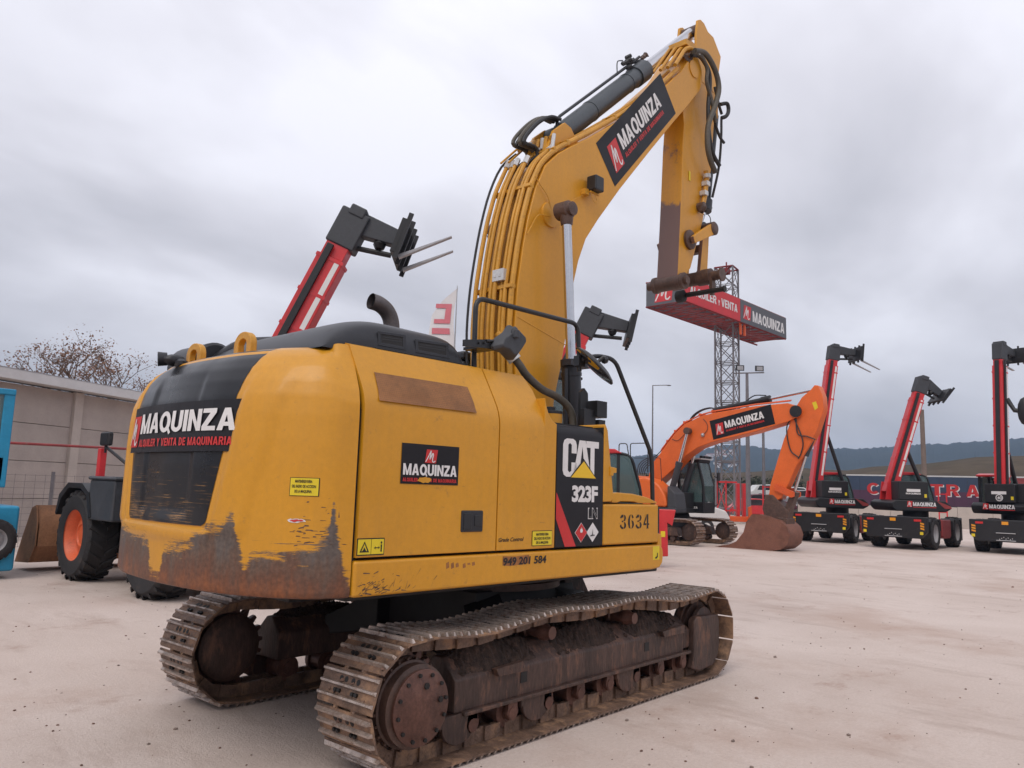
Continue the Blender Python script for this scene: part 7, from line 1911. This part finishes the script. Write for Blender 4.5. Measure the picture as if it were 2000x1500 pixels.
# low precast wall in front of the trailers
WL = thing('yard_wall', 'low beige precast wall at the yard edge below the trailers', 'wall', (51.0, 17.0, 0), math.atan2(-17, 4.6))
for k in range(13):
    b = MB(); b.box(k * 2.0, k * 2.0 + 1.985, 0, .2, 0, 1.25 + .03 * k); obj('wall_block', b, M['conc2'], WL, bevel=.015)

# wing mirror of a machine outside the frame, right edge
WM = thing('wing_mirror', 'black wing mirror on a bent tube reaching in at the right edge', 'mirror', (8.85, -2.74, 3.08))
b = MB(); b.tube([(-.0, .14, .20), (.0, .05, .02), (.0, -.3, -.05)], .035, 8); b.tube(fil([(0, -.3, -.05), (.1, -1.1, -.1), (.1, -1.15, -3.08)], .12), .035, 8); obj('mirror_arm', b, M['tblack'], WM)
b = MB(); b.sphere((0, -.08, .0), .16, 12, (.4, .6, 1.35)); obj('mirror_housing', b, M['tblack'], WM)

# scrub on the bank and houses on the hill
b = MB(); rr = random.Random(21)
for k in range(520):
    a = R(rr.uniform(19.5, 40)); r_ = rr.uniform(84, 122)
    x = -5 + r_ * math.cos(a); y = -4.7 + r_ * math.sin(a); z = field_h(r_, a)
    s = rr.uniform(.35, 1.1)
    for j in range(26):
        c = Vector((x + rr.gauss(0, s * .6), y + rr.gauss(0, s * .6), z + abs(rr.gauss(0, s * .45)))); e_ = rr.uniform(.12, .3) * s
        u = Vector((rr.uniform(-1, 1), rr.uniform(-1, 1), rr.uniform(-1, 1))).normalized(); v = u.cross(Vector((rr.uniform(-1, 1), 1, rr.uniform(-1, 1)))).normalized()
        b.add([c - u * e_, c + v * e_, c + u * e_, c - v * e_], [(0, 1, 2, 3)])
sc_o = obj('scrub', b, M['bush'], smooth=False, kind='stuff'); sc_o['label'] = 'dark green scrub on the brown bank beyond the yard'
hb = MB(); hb.box(-2.6, 2.6, -2, 2, 0, 3.0); hw = obj('wall', hb, M['white'])
hr = MB(); hr.prism([(-2.9, 3), (0, 4.2), (2.9, 3)], 'y', -2.2, 2.2); hro = obj('roof', hr, M['roof'])
first = True
for k in range(34):
    a = R(rr.gauss(26.4, .75)); r_ = rr.uniform(1040, 1200)
    T = thing('house', 'tiny white house with a tiled roof on the wooded hillside', 'house', (-5 + r_ * math.cos(a), -4.7 + r_ * math.sin(a), hill_h(1000 + (r_ - 1000) * .98, a) - .5), rr.uniform(0, 3), 'houses scattered over the hillside')
    for src in (hw, hro):
        c = src if first else src.copy()
        if not first: COL.objects.link(c)
        c.parent = T
        if not first: pass
    first = False
# air between here and the hills
b = MB(); b.box(-1900, 1900, -1900, 1900, -2, 125)
hm = bpy.data.materials.new('haze_air'); hm.use_nodes = True; t = hm.node_tree; t.nodes.clear()
o_ = N(t, 'ShaderNodeOutputMaterial'); pv = N(t, 'ShaderNodeVolumePrincipled'); pv.inputs['Color'].default_value = (.52, .70, 1, 1); pv.inputs['Density'].default_value = .00036; pv.inputs['Anisotropy'].default_value = .0
t.links.new(pv.outputs[0], o_.inputs['Volume'])
hz_ = obj('haze', b, hm, smooth=False, kind='stuff')
